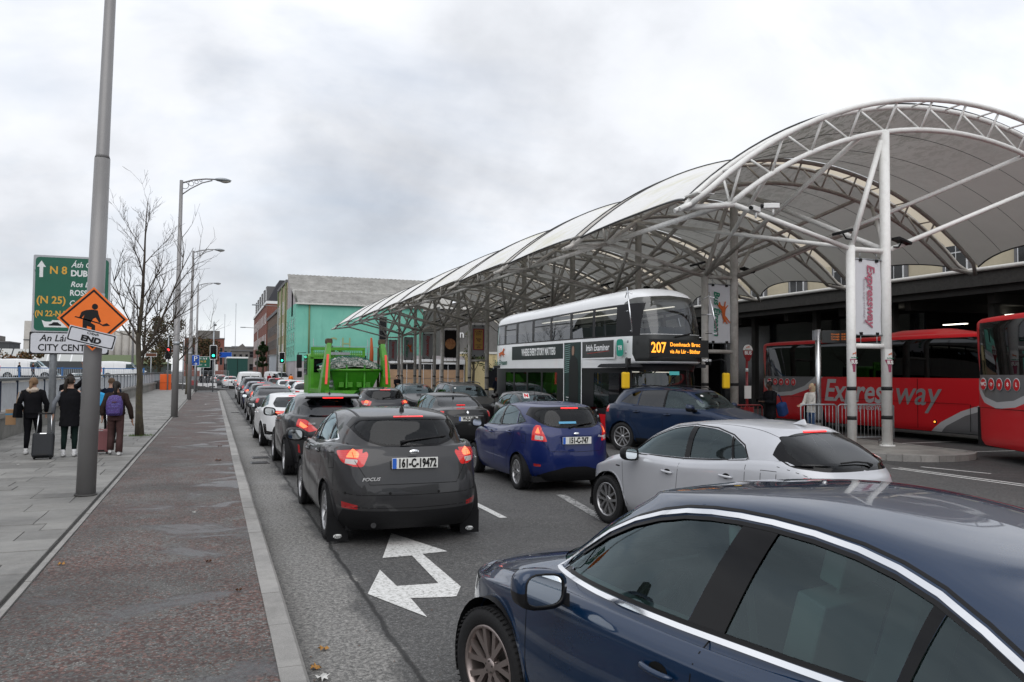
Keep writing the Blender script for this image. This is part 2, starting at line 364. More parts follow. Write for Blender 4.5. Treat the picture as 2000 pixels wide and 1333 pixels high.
# paving slabs, laid in courses across the pavement, joints staggered
def slab_mesh(w, d):
    mb = MB(); g = .006; z1 = .036; c = .004
    v = [(g, g, 0), (w-g, g, 0), (w-g, d-g, 0), (g, d-g, 0), (g, g, z1-c), (w-g, g, z1-c), (w-g, d-g, z1-c), (g, d-g, z1-c), (g+c, g+c, z1), (w-g-c, g+c, z1), (w-g-c, d-g-c, z1), (g+c, d-g-c, z1)]
    mb.add(v, [(0, 1, 5, 4), (1, 2, 6, 5), (2, 3, 7, 6), (3, 0, 4, 7), (4, 5, 9, 8), (5, 6, 10, 9), (6, 7, 11, 10), (7, 4, 8, 11), (8, 9, 10, 11)]); return mb
cache = {}; n = 0; y = 6.6; rest = MB(); row = 0
while y < 103.5:
    d = random.choice((.45, .6, .6, .6)); xs = [-1.60]; off = random.choice((.3, .45, .6, .75, .9)); x = -1.60-off; xs.append(x)
    while x > -5.3: x -= random.choice((.75, .9, .9, 1.05)); xs.append(max(x, -5.35))
    for a, c in zip(xs[1:], xs):
        if c-a < .05: continue
        dz = random.uniform(-.003, .003); vis = c > -2.2-.42*(y-6)
        if n < 298 and vis:
            key = (round(c-a, 2), d)
            if key not in cache: cache[key] = slab_mesh(c-a, d).mesh('paving_slab', m_slab)
            o = link('paving_slab', cache[key], pave); o.location = (a, y, .085+dz); o.rotation_euler = (random.uniform(-.003, .003), random.uniform(-.003, .003), 0); n += 1
        else:
            s = slab_mesh(c-a, d); rest.add([(p[0]+a, p[1]+y, p[2]+.085+dz) for p in s.v], s.f)
    y += d; row += 1
tag(rest.build('paving_slab', m_slab, pave), kind='stuff')
# drain-edged strip and edging stones between pavement and cycle track
for i in range(72):
    mb = MB(); l = 1.2; y0 = 1+i*1.22
    if i == 0:
        mb.box(0, .055, 0, l, 0, .045); em = mb.mesh('edging_stone', m_kerb); mb2 = MB(); mb2.box(0, .03, 0, l, 0, .04); 
    if y0 > 3: o = link('edging_stone', em, pave); o.location = (-1.545, y0, .085+random.uniform(-.003, .003))
kb = MB(); kb.box(.42, .6, -8, 76, -.02, .03); kerb = kb.build('kerb', m_slab2); kerb['kind'] = 'structure'
km = MB(); km.add([(0, 0, 0), (.175, 0, 0), (.175, .905, 0), (0, .905, 0), (0, 0, .13), (.150, 0, .13), (.150, .905, .13), (0, .905, .13), (.175, 0, .105), (.175, .905, .105)],
       [(4, 5, 6, 7), (1, 2, 9, 8), (8, 9, 6, 5), (0, 1, 8, 5, 4), (3, 7, 6, 9, 2), (0, 4, 7, 3)]); kme = km.mesh('kerb_stone', m_kerb)
for i in range(88):
    o = link('kerb_stone', kme, kerb); o.location = (.43+random.uniform(-.003, .003), -1+i*.915, random.uniform(-.002, .003)); o.rotation_euler = (0, 0, random.uniform(-.003, .003))
# road markings
def mark(poly, name='lane_line', m=None, z=.006, par=None):
    mb = MB(); mb.add([(x, y, z) for x, y in poly], [tuple(range(len(poly)))]); o = mb.build(name, m or m_line, par); o['kind'] = 'structure'; return o
def line(x0, y0, x1, y1, w=.1, m=None, name='lane_line'):
    d = Vector((x1-x0, y1-y0)).normalized(); nx, ny = -d.y*w/2, d.x*w/2
    return mark([(x0-nx, y0-ny), (x1-nx, y1-ny), (x1+nx, y1+ny), (x0+nx, y0+ny)], name, m)
for y in (10.6, 16.6, 22.6, 28.6, 34.6, 46.6, 58.6): line(3.86, y, 3.86, y+2.1, .11)
line(5.12, 9.9, 5.5, 12.3, .16, m_worn); line(5.0, 2, 5.02, 8.5, .1, m_worn)
line(7.6, 24, 7.6, 70, .1)
mark([(2.15, 10.04), (2.54, 8.83), (2.24, 8.79), (2.25, 7.35), (2.12, 7.05), (2.06, 7.04), (1.71, 7.12), (1.71, 6.53), (1.37, 7.38), (1.65, 8.23), (1.68, 7.56), (2.08, 7.53), (2.11, 8.75), (1.78, 8.74)], 'turn_arrow')
line(14.25, 13.6, 14.75, 4, .09); line(14.05, 13.6, 14.45, 4, .09); line(17.9, 15.96, 21.6, 15.70, .09); line(18.6, 18.42, 22.6, 18.55, .09); line(14.9, 13.6, 15.3, 12.2, .09)
for i, y in enumerate((25, 31.7, 38.5)): line(18.3, y, 23, y+.1, .09)
# drain covers in the gutter
dm = MB(); dm.box(0, .4, 0, .4, .0, .012)
for i in range(7): dm.box(.03, .37, .03+i*.05, .055+i*.05, .012, .018)
dme = dm.mesh('drain_cover', darkm)
for k, (x, y) in enumerate(((.9, 19.5), (.82, 18.4), (.85, 41))):
    o = link('drain_cover', dme); o.location = (x, y, .0); o.rotation_euler = (0, 0, .03)
    tag(o, ['square iron gutter grate beside the kerb, farther of the near pair', 'square iron gutter grate beside the kerb, nearest of the grates', 'distant iron gutter grate beside the kerb by the far queue'][k], 'drain')
# station island with kerb
def rounded_strip(x0, x1, y0, y1, r, n=10):
    p = []
    for k in range(n+1):
        a = pi+pi*k/n; p.append(((x0+x1)/2+(x1-x0)/2*cos(a), y0+r+r*sin(a)))
    return p+[(x1, y1), (x0, y1)]
isl = MB(); isl.prism(rounded_strip(15.1, 18.05, 14.15, 92, 1.0), 0, .14); islo = isl.build('platform_island', m_conc); islo['kind'] = 'structure'
ol = rounded_strip(15.1, 18.05, 14.15, 92, 1.0)
def along(poly, step, maxlen):
    out = []; pts = [Vector(p) for p in poly]
    for a, b in zip(pts, pts[1:]):
        L_ = (b-a).length; k = max(1, round(L_/step))
        for i in range(k):
            out.append((a.lerp(b, i/k), a.lerp(b, (i+1)/k)))
    return out
segs = along([(18.05, 40), (18.05, 15.15)], .9, 99)+along(ol[:11][::-1], .5, 99)+along([(15.1, 15.15), (15.1, 40)], .9, 99)
for a, c in segs:
    d = (c-a).normalized(); nrm = Vector((d.y, -d.x)); mb = MB()
    q = [a-nrm*.17, c-nrm*.17, c+nrm*.02, a+nrm*.02] if True else None
    g = d*.006; q = [q[0]+g, q[1]-g, q[2]-g, q[3]+g]
    ctr = Vector((16.57, 30)) if a.y > 15.2 else Vector((16.57, 16))
    if (nrm.dot(ctr-a)) > 0:
        q = [a+nrm*.17+g, c+nrm*.17-g, c-nrm*.02-g, a-nrm*.02+g]
    mb.prism([tuple(v) for v in q], -.01, .155); weld(mb.build('kerb_stone', m_kerb, islo))
# ---------------------------------------------------------------- tensile canopy of the bus station
m, t, b = nodes_mat('canopy_fabric'); co = N_(t, 'ShaderNodeTexCoord').outputs['Object']
sp = N_(t, 'ShaderNodeSeparateXYZ'); t.links.new(co, sp.inputs[0])
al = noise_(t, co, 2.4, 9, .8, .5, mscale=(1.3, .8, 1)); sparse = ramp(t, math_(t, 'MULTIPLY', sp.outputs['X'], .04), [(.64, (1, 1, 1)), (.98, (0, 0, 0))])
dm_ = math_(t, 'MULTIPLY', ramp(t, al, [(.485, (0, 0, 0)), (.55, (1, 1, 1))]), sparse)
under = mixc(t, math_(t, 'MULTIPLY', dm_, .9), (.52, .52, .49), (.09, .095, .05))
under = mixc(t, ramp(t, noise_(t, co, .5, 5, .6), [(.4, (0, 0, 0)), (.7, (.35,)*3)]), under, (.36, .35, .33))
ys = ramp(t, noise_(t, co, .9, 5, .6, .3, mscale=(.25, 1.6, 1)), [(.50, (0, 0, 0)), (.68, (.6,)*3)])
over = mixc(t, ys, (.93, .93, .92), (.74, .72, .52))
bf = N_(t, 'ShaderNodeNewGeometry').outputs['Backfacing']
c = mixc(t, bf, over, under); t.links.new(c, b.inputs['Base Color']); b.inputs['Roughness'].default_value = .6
tr = N_(t, 'ShaderNodeBsdfTranslucent'); t.links.new(mixc(t, .35, under, (.7, .68, .64)), tr.inputs[0]); ms = N_(t, 'ShaderNodeMixShader'); ms.inputs[0].default_value = .22
o_ = t.nodes['Material Output']; t.links.new(b.outputs[0], ms.inputs[1]); t.links.new(tr.outputs[0], ms.inputs[2]); t.links.new(ms.outputs[0], o_.inputs[0]); m_fab = m
m, t, b = nodes_mat('canopy_tube_paint'); gm = N_(t, 'ShaderNodeNewGeometry').outputs['Position']
c = ramp(t, noise_(t, gm, 2.2, 7, .7), [(.3, (.30, .28, .255)), (.55, (.48, .46, .43)), (.75, (.56, .545, .52))])
c = mixc(t, ramp(t, noise_(t, gm, 9, 4, .7), [(.66, (0, 0, 0)), (.74, (.5,)*3)]), c, (.20, .12, .075))
sp = N_(t, 'ShaderNodeSeparateXYZ'); t.links.new(gm, sp.inputs[0])
c = mixc(t, ramp(t, math_(t, 'MULTIPLY', sp.outputs['Y'], .01), [(.20, (1, 1, 1)), (.215, (0, 0, 0))]), c, mixc(t, ramp(t, noise_(t, gm, 6, 5, .7), [(.45, (0, 0, 0)), (.75, (.4,)*3)]), (.78, .78, .76), (.52, .51, .48)))
t.links.new(c, b.inputs['Base Color']); b.inputs['Roughness'].default_value = .45; m_tube = m
m, t, b = nodes_mat('skylight_strip'); tr = N_(t, 'ShaderNodeBsdfTranslucent'); tr.inputs[0].default_value = (.62, .55, .44, 1); ms = N_(t, 'ShaderNodeMixShader'); ms.inputs[0].default_value = .8
b.inputs['Base Color'].default_value = (.6, .56, .5, 1); t.links.new(b.outputs[0], ms.inputs[1]); t.links.new(tr.outputs[0], ms.inputs[2]); t.links.new(ms.outputs[0], t.nodes['Material Output'].inputs[0]); m_flash = m
NA = 10; BAY = 6.75; Y0 = 16.7
XL, XR, XC = 10.82, 28.6, 19.71
def ztop(x): return sqrt(12.8**2-(x-XC)**2)-3.05
def zbot(x): return 9.0-(12.2-sqrt(12.2**2-(x-XC)**2))
cano = thing('bus_station_canopy', 'long white tensile canopy on arched steel trusses over the bus station', 'canopy', (0, 0, 0))
def arch(y, full=True):
    mb = MB(); n = 30; sides = 10 if full else 6
    dxs = .34
    for s in (-1, 1):
        pts = [(XL, y+s*.10, ztop(XL))]+[(lerp(XL+.4, XR-.4, i/n), y+s*dxs, ztop(lerp(XL+.4, XR-.4, i/n))) for i in range(n+1)]+[(XR, y+s*.1, ztop(XR))]
        mb.tube(pts, .075, sides)
    xb0, xb1 = XL+1.25, XR-1.25
    mb.tube([(lerp(xb0, xb1, i/n), y, zbot(lerp(xb0, xb1, i/n))) for i in range(n+1)], .072, sides)
    mb.cyl((XL-.15, y, ztop(XL)-.06), (xb0+.1, y, zbot(xb0)), .072, sides); mb.cyl((XR+.1, y, ztop(XR)), (xb1, y, zbot(xb1)), .072, sides)
    for s in (-1, 1):
        mb.cyl((XL-.28, y+s*.12, ztop(XL)-.12), (XL+.15, y+s*.14, ztop(XL)+.1), .06, 8)
    mb.cbox((XL+.35, y, ztop(XL+.35)-.02), (.5, .55, .03), None)
    k = 12
    for i in range(k):
        xa = lerp(xb0, xb1, i/k); xm = lerp(xb0, xb1, (i-.45)/k) if i else xa
        mb.cyl((xa, y, zbot(xa)), (xm, y+dxs, ztop(xm)), .036, 5)
        mb.cyl((xa, y, zbot(xa)), (xa+.10, y-dxs, ztop(xa+.10)), .036, 5)
        mb.cyl((xa, y-dxs, ztop(xa)), (xa, y+dxs, ztop(xa)), .03, 5)
    return mb.build('arch_truss', m_tube, cano)
for k in range(NA):
    y = Y0+BAY*k; arch(y, k < 4)
    if k > 0:
        g = [[(x, y+s, ztop(x)+.02) for s in (-.22, .22)] for x in [lerp(XL+1.2, XR-1.2, i/24) for i in range(25)]]
        MB().sheet(g).build('skylight_strip', m_flash, cano)
for k in range(NA-1):
    y0 = Y0+BAY*k+.36; y1 = Y0+BAY*(k+1)-.36; g = []; nu, nv = 44, 12
    for j in range(nv+1):
        v = j/nv; q = 4*v*(1-v); row = []
        for i in range(nu+1):
            u = i/nu; xa = XL+.15+.85*q; xb = XR-.15-.85*q; x = lerp(xa, xb, u)
            row.append((x, lerp(y0, y1, v), ztop(x)+.09-.52*q*(.55+.45*sin(pi*u))))
        g.append(row)
    mb = MB(); mb.sheet(g)
    o = mb.build('membrane', m_fab, cano)
    # welded seams and rope edge
    sm_ = MB()
    for jj in (3, 6, 9): sm_.tube([Vector(p)+Vector((0, 0, -.012)) for p in g[jj]], .008, 4, False)
    sm_.build('seam', darkm, o)
    e = MB()
    for ii in (0, nu): e.tube([g[j][ii] for j in range(nv+1)], .03, 6)
    for jj in (0, nv): e.tube([Vector(p)+Vector((0, 0, .02)) for p in g[jj]], .02, 4, False)
    e.build('edge_rope', darkm, o)
# columns, braces
def strut(a, b_, r=.075, name='brace'):
    MB().cyl(a, b_, r, 10).build(name, m_tube, cano)
m_tape = mat('black_tape', (.02, .02, .02), .6)
for k in range(NA):
    y = Y0+BAY*k; n0 = (15.9, y, 5.42); n1 = (17.11, y, 5.42); n = 18 if k < 3 else 10
    c1 = MB().cyl((17.11, y, .13), (17.11, y, zbot(17.11)), .138, n).build('tall_column', m_tube, cano)
    MB().cyl((17.11, y, .13), (17.11, y, .17), .2, n).build('base_plate', m_tube, c1)
    c2 = MB().cyl((15.9, y, .13), (15.9, y, 5.5), .118, n).build('short_column', m_tube, cano)
    for zz in (1.69, .91):
        MB().cyl((17.11, y, zz-.05), (17.11, y, zz+.05), .1415, n).build('tape_band', m_tape, c1)
        MB().cyl((15.9, y, zz-.05), (15.9, y, zz+.05), .1215, n).build('tape_band', m_tape, c2)
    strut(n0, n1, .07, 'crossbar'); strut((15.9, y, 2.83), (17.11, y, 2.83), .07, 'crossbar')
    strut(n0, (17.0, y, 8.45)); strut(n0, (XL+1.3, y, zbot(XL+1.3)-.02), .065); strut((17.11, y, 5.42), (24.2, y, zbot(24.2)), .07)
    if k < NA-1:
        strut((17.11, y, 5.45), (16.8, y+BAY, zbot(16.8)), .075); strut((XL+1.3, y, zbot(XL+1.3)), (XL+1.3, y+BAY, zbot(XL+1.3)), .075)
        strut((15.95, y, 5.45), (13.2, y+BAY, zbot(13.2)), .06); strut((17.11, y, 5.45), (23.4, y+BAY, zbot(23.4)), .07)
    if k > 0:
        strut((15.9, y, 5.45), (16.3, y-BAY, zbot(16.3)), .075); strut((17.11, y, 5.45), (22.6, y-BAY, zbot(22.6)), .07); strut((15.95, y, 5.45), (13.2, y-BAY, zbot(13.2)), .06)
def flood(x, y, z, s):
    t_ = thing('floodlight', f'black floodlight on the {"outer" if s < 0 else "inner"} side of the column node, '+ORD[kk]+' bay', 'floodlight', (x, y, z), 0, 'floodlights on the canopy columns')
    mb = MB(); mb.box(-.24, .24, -.14, .14, -.035, .04, Matrix.Rotation(.28*s, 4, 'Y')); mb.build('lamp_housing', black, t_, .01)
    mb = MB(); mb.cyl((0, 0, -.02), (-.12*s, 0, -.17), .02, 6); mb.cyl((-.12*s, 0, -.17), (-.3*s, 0, -.17), .02, 6); mb.build('bracket', black, t_)
ORD = ['nearest', 'second nearest', 'third', 'fourth', 'fifth', 'sixth', 'seventh', 'eighth', 'ninth', 'farthest']
for kk in range(NA):
    y = Y0+BAY*kk; flood(15.55, y-.1, 5.83, -1)
    if kk < 6: flood(17.6, y-.1, 5.72, 1)
# security cameras on the first arch
for i, (x, rz) in enumerate(((12.75, .5), (13.25, -.4))):
    t_ = thing('security_camera', 'white bullet security camera on the nearest arch foot, '+('left' if i == 0 else 'right')+' one', 'camera', (x, Y0-.1, 6.22+.12*i), rz)
    MB().box(-.2, .2, -.07, .07, -.06, .07).build('housing', whitep, t_, .015); MB().cyl((-.2, 0, 0), (-.26, 0, 0), .05, 10).build('lens', black, t_); MB().cyl((0.05, 0, -.06), (.05, 0, -.22), .03, 8).build('mount', whitep, t_)
# banners
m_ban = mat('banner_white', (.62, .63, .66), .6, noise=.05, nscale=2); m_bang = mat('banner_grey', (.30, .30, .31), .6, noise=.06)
m_red = mat('lettering_red', (.38, .05, .06), .5); m_pink = mat('faded_red_lettering', (.42, .13, .18), .5); m_pinkl = mat('faded_grey_lettering', (.45, .38, .42), .5); m_green = mat('lettering_green', (.02, .20, .12), .5); m_org = mat('dog_orange', (.55, .12, .03), .5)
DOG = [(-.98, .10), (-.62, .06), (-.42, .16), (-.1, .20), (.22, .28), (.42, .52), (.55, .66), (.62, .56), (.86, .50), (.84, .40), (.62, .34), (.50, .14), (.56, .02), (.90, -.06), (.93, -.16), (.58, -.12), (.40, -.10), (.62, -.34), (.60, -.42), (.30, -.16), (.0, -.10), (-.28, -.10), (-.38, -.24), (-.62, -.42), (-.84, -.62), (-.88, -.54), (-.62, -.28), (-.60, -.10), (-.70, -.22), (-.95, -.34), (-.97, -.27), (-.74, -.06), (-.80, .00)]
def dog(parent, mw, s, m=None, name='dog_emblem'):
    mb = MB(); mb.prism([(x*s, y*s) for x, y in DOG], 0, .003, mw); return mb.build(name, m or m_org, parent)
def banner(k, kind, label):
    y = Y0+BAY*k; t_ = thing('banner', label, 'banner', (16.505, y, 4.15), 0, 'banners between the canopy columns')
    z0, z1 = -1.02, 1.02; g = []
    for i in range(9):
        z = lerp(z0, z1, i/8); g.append([(lerp(-.44, .44, j/6), .012*sin(i*1.1+j)+.01*cos(j*2), z) for j in range(7)])
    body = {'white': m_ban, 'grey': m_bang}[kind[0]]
    mb = MB(); mb.sheet(g); mb.sheet([[(p[0], p[1]+.012, p[2]) for p in r][::-1] for r in g]); mb.build('fabric', body, t_)
    for zz in (z0, z1): MB().cyl((-.46, 0, zz), (.46, 0, zz), .022, 8).build('rod', galv, t_)
    for zz, e in ((z0, -.25), (z1, .2)):
        for xx in (-.28, .28): MB().cyl((xx, 0, zz), (xx, 0, zz+e), .012, 6).build('tie', galv, t_); MB().cbox((xx, -.02, zz+(.03 if zz < 0 else -.03)), (.1, .02, .08)).build('clip', black, t_)
    F = lambda x, z: frame((x, -.03, z), (0, 0, -1), (0, -1, 0))      # lettering reading downwards
    U = lambda x, z: frame((x, -.03, z), (1, 0, 0), (0, -1, 0))
    if kind[1] == 'exp':
        text('lettering', 'Expressway', .36, m_pink if kind[0] == 'white' else m_red, t_, F(.05, .05), .25, .008, sx=.98)
        text('lettering', 'www.expressway.ie', .12, m_pinkl, t_, F(-.16, -.1), .2, 0, sx=1.15, space=1.1)
    elif kind[1] == 'bus':
        text('lettering', 'Bus Éireann', .33, m_green, t_, F(-.14, 0), .2, .006, sx=1.0)
        dog(t_, frame((.17, -.03, .05), (0, 0, 1), (0, -1, 0)), .42)
    elif kind[1] == 'cork':
        MB().box(-.38, .38, -.034, -.03, -.62, .80).build('poster', mat('poster_maroon', (.32, .05, .08), .6), t_); MB().box(-.29, .29, -.039, -.035, -.56, .74).build('poster_panel', mat('poster_ochre', (.50, .30, .09), .6), t_)
        for s_, z, sz in (('CORK', .60, .18), ('CITY', .42, .18), ('Purple', .12, .14), ('Flag', -.0, .14), ('ENTERTAINMENT', -.28, .055), ('CITY', -.38, .07), ('CENTRE', -.47, .07)): text('lettering', s_, sz, mat('poster_dark_print', (.10, .02, .05), .6), t_, U(0, z) @ Matrix.Translation((0, 0, .012)), 0, .004)
    elif kind[1] == 'planet':
        MB().box(-.46, .46, -.034, -.03, -1.0, 1.0).build('poster', mat('poster_black', (.012, .010, .010), .45), t_)
        m_, t2, b2 = nodes_mat('poster_planet'); co2 = N_(t2, 'ShaderNodeTexCoord').outputs['Object']
        t2.links.new(ramp(t2, noise_(t2, co2, 3, 5, .6, 1), [(.35, (.30, .10, .04)), (.6, (.55, .27, .12))]), b2.inputs['Base Color'])
        MB().prism([(.4*cos(a*pi/16), .4*sin(a*pi/16)) for a in range(32)], 0, .004, U(0, 0) @ Matrix.Translation((0, 0, .008))).build('poster_disc', m_, t_)
banner(0, ('white', 'exp'), 'white Expressway banner on the nearest pair of canopy columns')
banner(1, ('white', 'bus'), 'pale Bus Éireann banner with orange dog beside the double decker')
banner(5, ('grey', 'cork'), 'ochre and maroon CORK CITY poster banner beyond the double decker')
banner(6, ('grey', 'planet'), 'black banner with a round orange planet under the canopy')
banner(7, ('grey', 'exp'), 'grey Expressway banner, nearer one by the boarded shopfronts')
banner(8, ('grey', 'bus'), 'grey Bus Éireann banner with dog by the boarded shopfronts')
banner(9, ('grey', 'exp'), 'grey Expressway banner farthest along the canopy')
# BUS stickers wrapped on the nearest columns
m_stred = mat('sticker_maroon', (.30, .07, .12), .5); m_stw = mat('sticker_white', (.72, .72, .7), .5)
for x, r, nm in ((15.9, .1225, 'short'), (17.11, .1425, 'tall')):
    t_ = thing('bus_stop_sticker', f'curved white and maroon BUS sticker on the {nm} nearest canopy column', 'sticker', (x, Y0, 2.45))
    def arc(z0, z1, a0, a1, rr): return [[(rr*cos(a), rr*sin(a), z) for a in [lerp(a0, a1, j/12) for j in range(13)]] for z in (z0, z1)]
    w = .9
    MB().sheet(arc(.02, .30, -pi/2-.15-w, -pi/2-.15+w, r)).build('sticker_top', m_stw, t_)
    MB().sheet([[(r*cos(a), r*sin(a), z) for a in [lerp(-pi/2-.15-w*f, -pi/2-.15+w*f, j/12) for j in range(13)]] for z, f in ((-.32, .3), (-.15, .45), (.0, 1), (.02, 1))]).build('sticker_base', m_stred, t_)
    text('lettering', 'BUS', .13, m_stw, t_, frame((-.02, -r-.004, -.06), (1, 0, 0), (0, -1, 0)), 0, .006, sx=.9); text('lettering', 'Bus Éireann', .045, m_green, t_, frame((-.02, -r-.004, .06), (1, 0, 0), (0, -1, 0)), .2, .001)
    dog(t_, frame((-.01, -r-.004, .17), (1, 0, 0), (0, -1, 0)), .07)

# ---------------------------------------------------------------- station building
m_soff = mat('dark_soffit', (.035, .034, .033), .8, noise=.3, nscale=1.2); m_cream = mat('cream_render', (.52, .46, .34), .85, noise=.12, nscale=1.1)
m_gut = mat('gutter_white', (.62, .61, .58), .5, noise=.1); m_fasc = mat('dark_fascia', (.06, .058, .055), .6, noise=.3)
winglass = glass('window_glass', (.10, .11, .12)); m_in = mat('room_dark', (.02, .02, .022), .9)
m_shop = mat('dark_glazing', (.012, .013, .015), .12); m_frame = mat('window_frame_white', (.72, .73, .74), .4); m_surr = mat('grey_surround', (.16, .16, .165), .7, noise=.1)
st = thing('bus_station_building', 'cream station building with wide dark ground floor overhang', 'building', (0, 0, 0))
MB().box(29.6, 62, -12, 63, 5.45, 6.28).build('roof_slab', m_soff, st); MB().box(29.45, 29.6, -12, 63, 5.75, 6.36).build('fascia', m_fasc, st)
mb = MB(); mb.tube([(29.36, -12, 6.42), (29.36, 63, 6.42)], .09, 10); mb.build('gutter', m_gut, st)
for i in range(14):
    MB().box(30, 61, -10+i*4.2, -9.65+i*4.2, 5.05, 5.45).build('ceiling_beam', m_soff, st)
MB().box(33.2, 33.6, -12, 63, 6.28, 12.0).build('upper_wall', m_cream, st); MB().box(33.0, 40, -12, 63, 12.0, 12.3).build('roof', m_surr, st)
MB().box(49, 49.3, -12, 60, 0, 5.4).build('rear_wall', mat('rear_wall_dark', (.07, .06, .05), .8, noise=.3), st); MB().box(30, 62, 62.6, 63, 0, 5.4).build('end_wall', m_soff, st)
for i in range(19):
    y = -9+i*3.7
    w_ = MB().box(33.10, 33.2, y-.8, y+.8, 6.7, 9.2).build('window', m_surr, st)
    MB().box(33.04, 33.1, y-.6, y+.6, 6.85, 9.05).build('window_frame', m_frame, w_)
    for a, c in ((-.54, -.03), (.03, .54)):
        for z0, z1 in ((6.92, 7.9), (7.96, 8.98)): MB().box(33.02, 33.04, y+a, y+c, z0, z1).build('pane', m_shop, w_)
MB().box(49-.1, 49, 20, 46, 0, 3.2).build('shopfront', m_shop, st)
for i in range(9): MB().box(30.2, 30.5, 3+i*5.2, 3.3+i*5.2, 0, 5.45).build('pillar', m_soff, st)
m_lit = mat('lit_tube', (1, 1, 1), .5, emit=(1, .95, .8), es=3.0)
for i, (x, y) in enumerate(((33.5, 21.5), (36, 27), (34, 15.5), (40, 34), (38, 38), (36.5, 19), (44, 40), (32, 31))):
    MB().box(x-.1, x+.1, y-.75, y+.75, 5.0, 5.045).build('ceiling_light', m_lit, st)
m_oak = mat('golden_timber', (.26, .16, .05), .5, noise=.2)
for y in (30, 33.2, 36.5): MB().box(30.8, 30.95, y, y+.7, 0, 3.3).build('door_post', m_oak, st)
MB().box(30.8, 30.95, 30, 37.2, 3.3, 3.7).build('door_head', m_oak, st); MB().box(31.0, 31.1, 28, 44, 0, 5.0).build('glass_screen', m_shop, st)

# ---------------------------------------------------------------- buildings beyond the canopy
def brick_mat(name, a, bb, mort=(.25, .23, .2), sc=4.5):
    m, t, b = nodes_mat(name); co = N_(t, 'ShaderNodeTexCoord').outputs['Object']; mp = N_(t, 'ShaderNodeMapping'); mp.inputs['Rotation'].default_value = (pi/2, 0, pi/2); t.links.new(co, mp.inputs[0])
    br = N_(t, 'ShaderNodeTexBrick', _Scale=sc, _Color1=(*a, 1), _Color2=(*bb, 1), _Mortar=(*mort, 1)); br.inputs['Mortar Size'].default_value = .012; t.links.new(mp.outputs[0], br.inputs[0])
    c = mixc(t, ramp(t, noise_(t, co, .35, 6, .6), [(.35, (0, 0, 0)), (.7, (.5,)*3)]), br.outputs[0], tuple(x*.55 for x in a)); t.links.new(c, b.inputs['Base Color']); b.inputs['Roughness'].default_value = .85; return m
m_brick = brick_mat('red_brick', (.22, .065, .04), (.17, .05, .035)); m_brick2 = brick_mat('brown_brick', (.15, .09, .06), (.12, .075, .05))
m, t, b = nodes_mat('teal_render'); co = N_(t, 'ShaderNodeTexCoord').outputs['Object']
c = ramp(t, noise_(t, co, .35, 7, .62), [(.3, (.16, .47, .37)), (.7, (.22, .55, .44))]); c = mixc(t, ramp(t, noise_(t, co, 1.3, 6, .7, mscale=(1, 1, .18)), [(.55, (0, 0, 0)), (.75, (.35,)*3)]), c, (.07, .22, .17)); t.links.new(c, b.inputs['Base Color']); b.inputs['Roughness'].default_value = .9; m_teal = m
m_lav = mat('grey_lilac_render', (.42, .39, .40), .9, noise=.15, nscale=.6)
m, t, b = nodes_mat('corrugated_roof'); co = N_(t, 'ShaderNodeTexCoord').outputs['Object']
c = ramp(t, noise_(t, co, .8, 8, .75), [(.3, (.13, .125, .115)), (.5, (.24, .235, .22)), (.72, (.36, .35, .33))]); t.links.new(c, b.inputs['Base Color']); b.inputs['Roughness'].default_value = .9; m_corr = m
m_pipe = mat('green_stained_pipe', (.16, .2, .1), .7); m_gwall = mat('pebbledash_grey', (.13, .125, .12), .95, noise=.2, nscale=2)
def window(parent, x, y, z, w, h, axis='y-', fm=None, gm_=None, sill=False):
    """axis: direction the window looks to"""
    fm = fm or m_frame; gm_ = gm_ or m_shop
    def bx(mb, a0, a1, z0, z1, d0, d1):
        if axis == 'y-': return mb.box(x+a0, x+a1, y-d1, y-d0, z0, z1)
        if axis == 'x-': return mb.box(x-d1, x-d0, y+a0, y+a1, z0, z1)
        if axis == 'x+': return mb.box(x+d0, x+d1, y+a0, y+a1, z0, z1)
    mb = MB(); f = .07
    bx(mb, -w/2, w/2, z-h/2, z-h/2+f, .0, .06); bx(mb, -w/2, w/2, z+h/2-f, z+h/2, .0, .06); bx(mb, -w/2, -w/2+f, z-h/2+f, z+h/2-f, .0, .06); bx(mb, w/2-f, w/2, z-h/2+f, z+h/2-f, .0, .06); bx(mb, -w/2+f, w/2-f, z-.03, z+.03, .0, .05)
    o = mb.build('window', fm, parent); g = MB(); bx(g, -w/2+f, w/2-f, z-h/2+f, z+h/2-f, .004, .02); g.build('pane', gm_, o)
    if sill: s = MB(); bx(s, -w/2-.1, w/2+.1, z-h/2-.14, z-h/2, .0, .14); s.build('sill', m_surr, o)
    return o
tb = thing('teal_warehouse', 'big teal painted warehouse with corrugated grey roof behind the green lorry', 'building', (0, 0, 0))
MB().box(9.3, 25.2, 100, 113, 3.3, 10.35).build('teal_wall', m_teal, tb); MB().box(9.35, 25.2, 100.05, 113, 0, 3.3).build('plinth_wall', m_lav, tb)
r = MB()
def corr_roof(mb, x0, x1, y0, z0, y1, z1, step=.32):
    n = int((x1-x0)/step); dz = .07
    g = [[(lerp(x0, x1, i/n), y0, z0+(dz if i % 2 else 0)) for i in range(n+1)], [(lerp(x0, x1, i/n), y1, z1+(dz if i % 2 else 0)) for i in range(n+1)]]
    mb.sheet(g, False)
corr_roof(r, 9.5, 25.4, 99.7, 10.4, 104, 12.3, .28); corr_roof(r, 9.2, 30, 106, 12.4, 112, 15.2, .28)
r.build('roof', m_corr, tb); MB().box(9.2, 25.4, 99.6, 99.8, 10.2, 10.42).build('gutter', m_gut, tb); MB().box(9.3, 30, 104, 106, 9, 12.4).build('parapet', m_gut, tb)
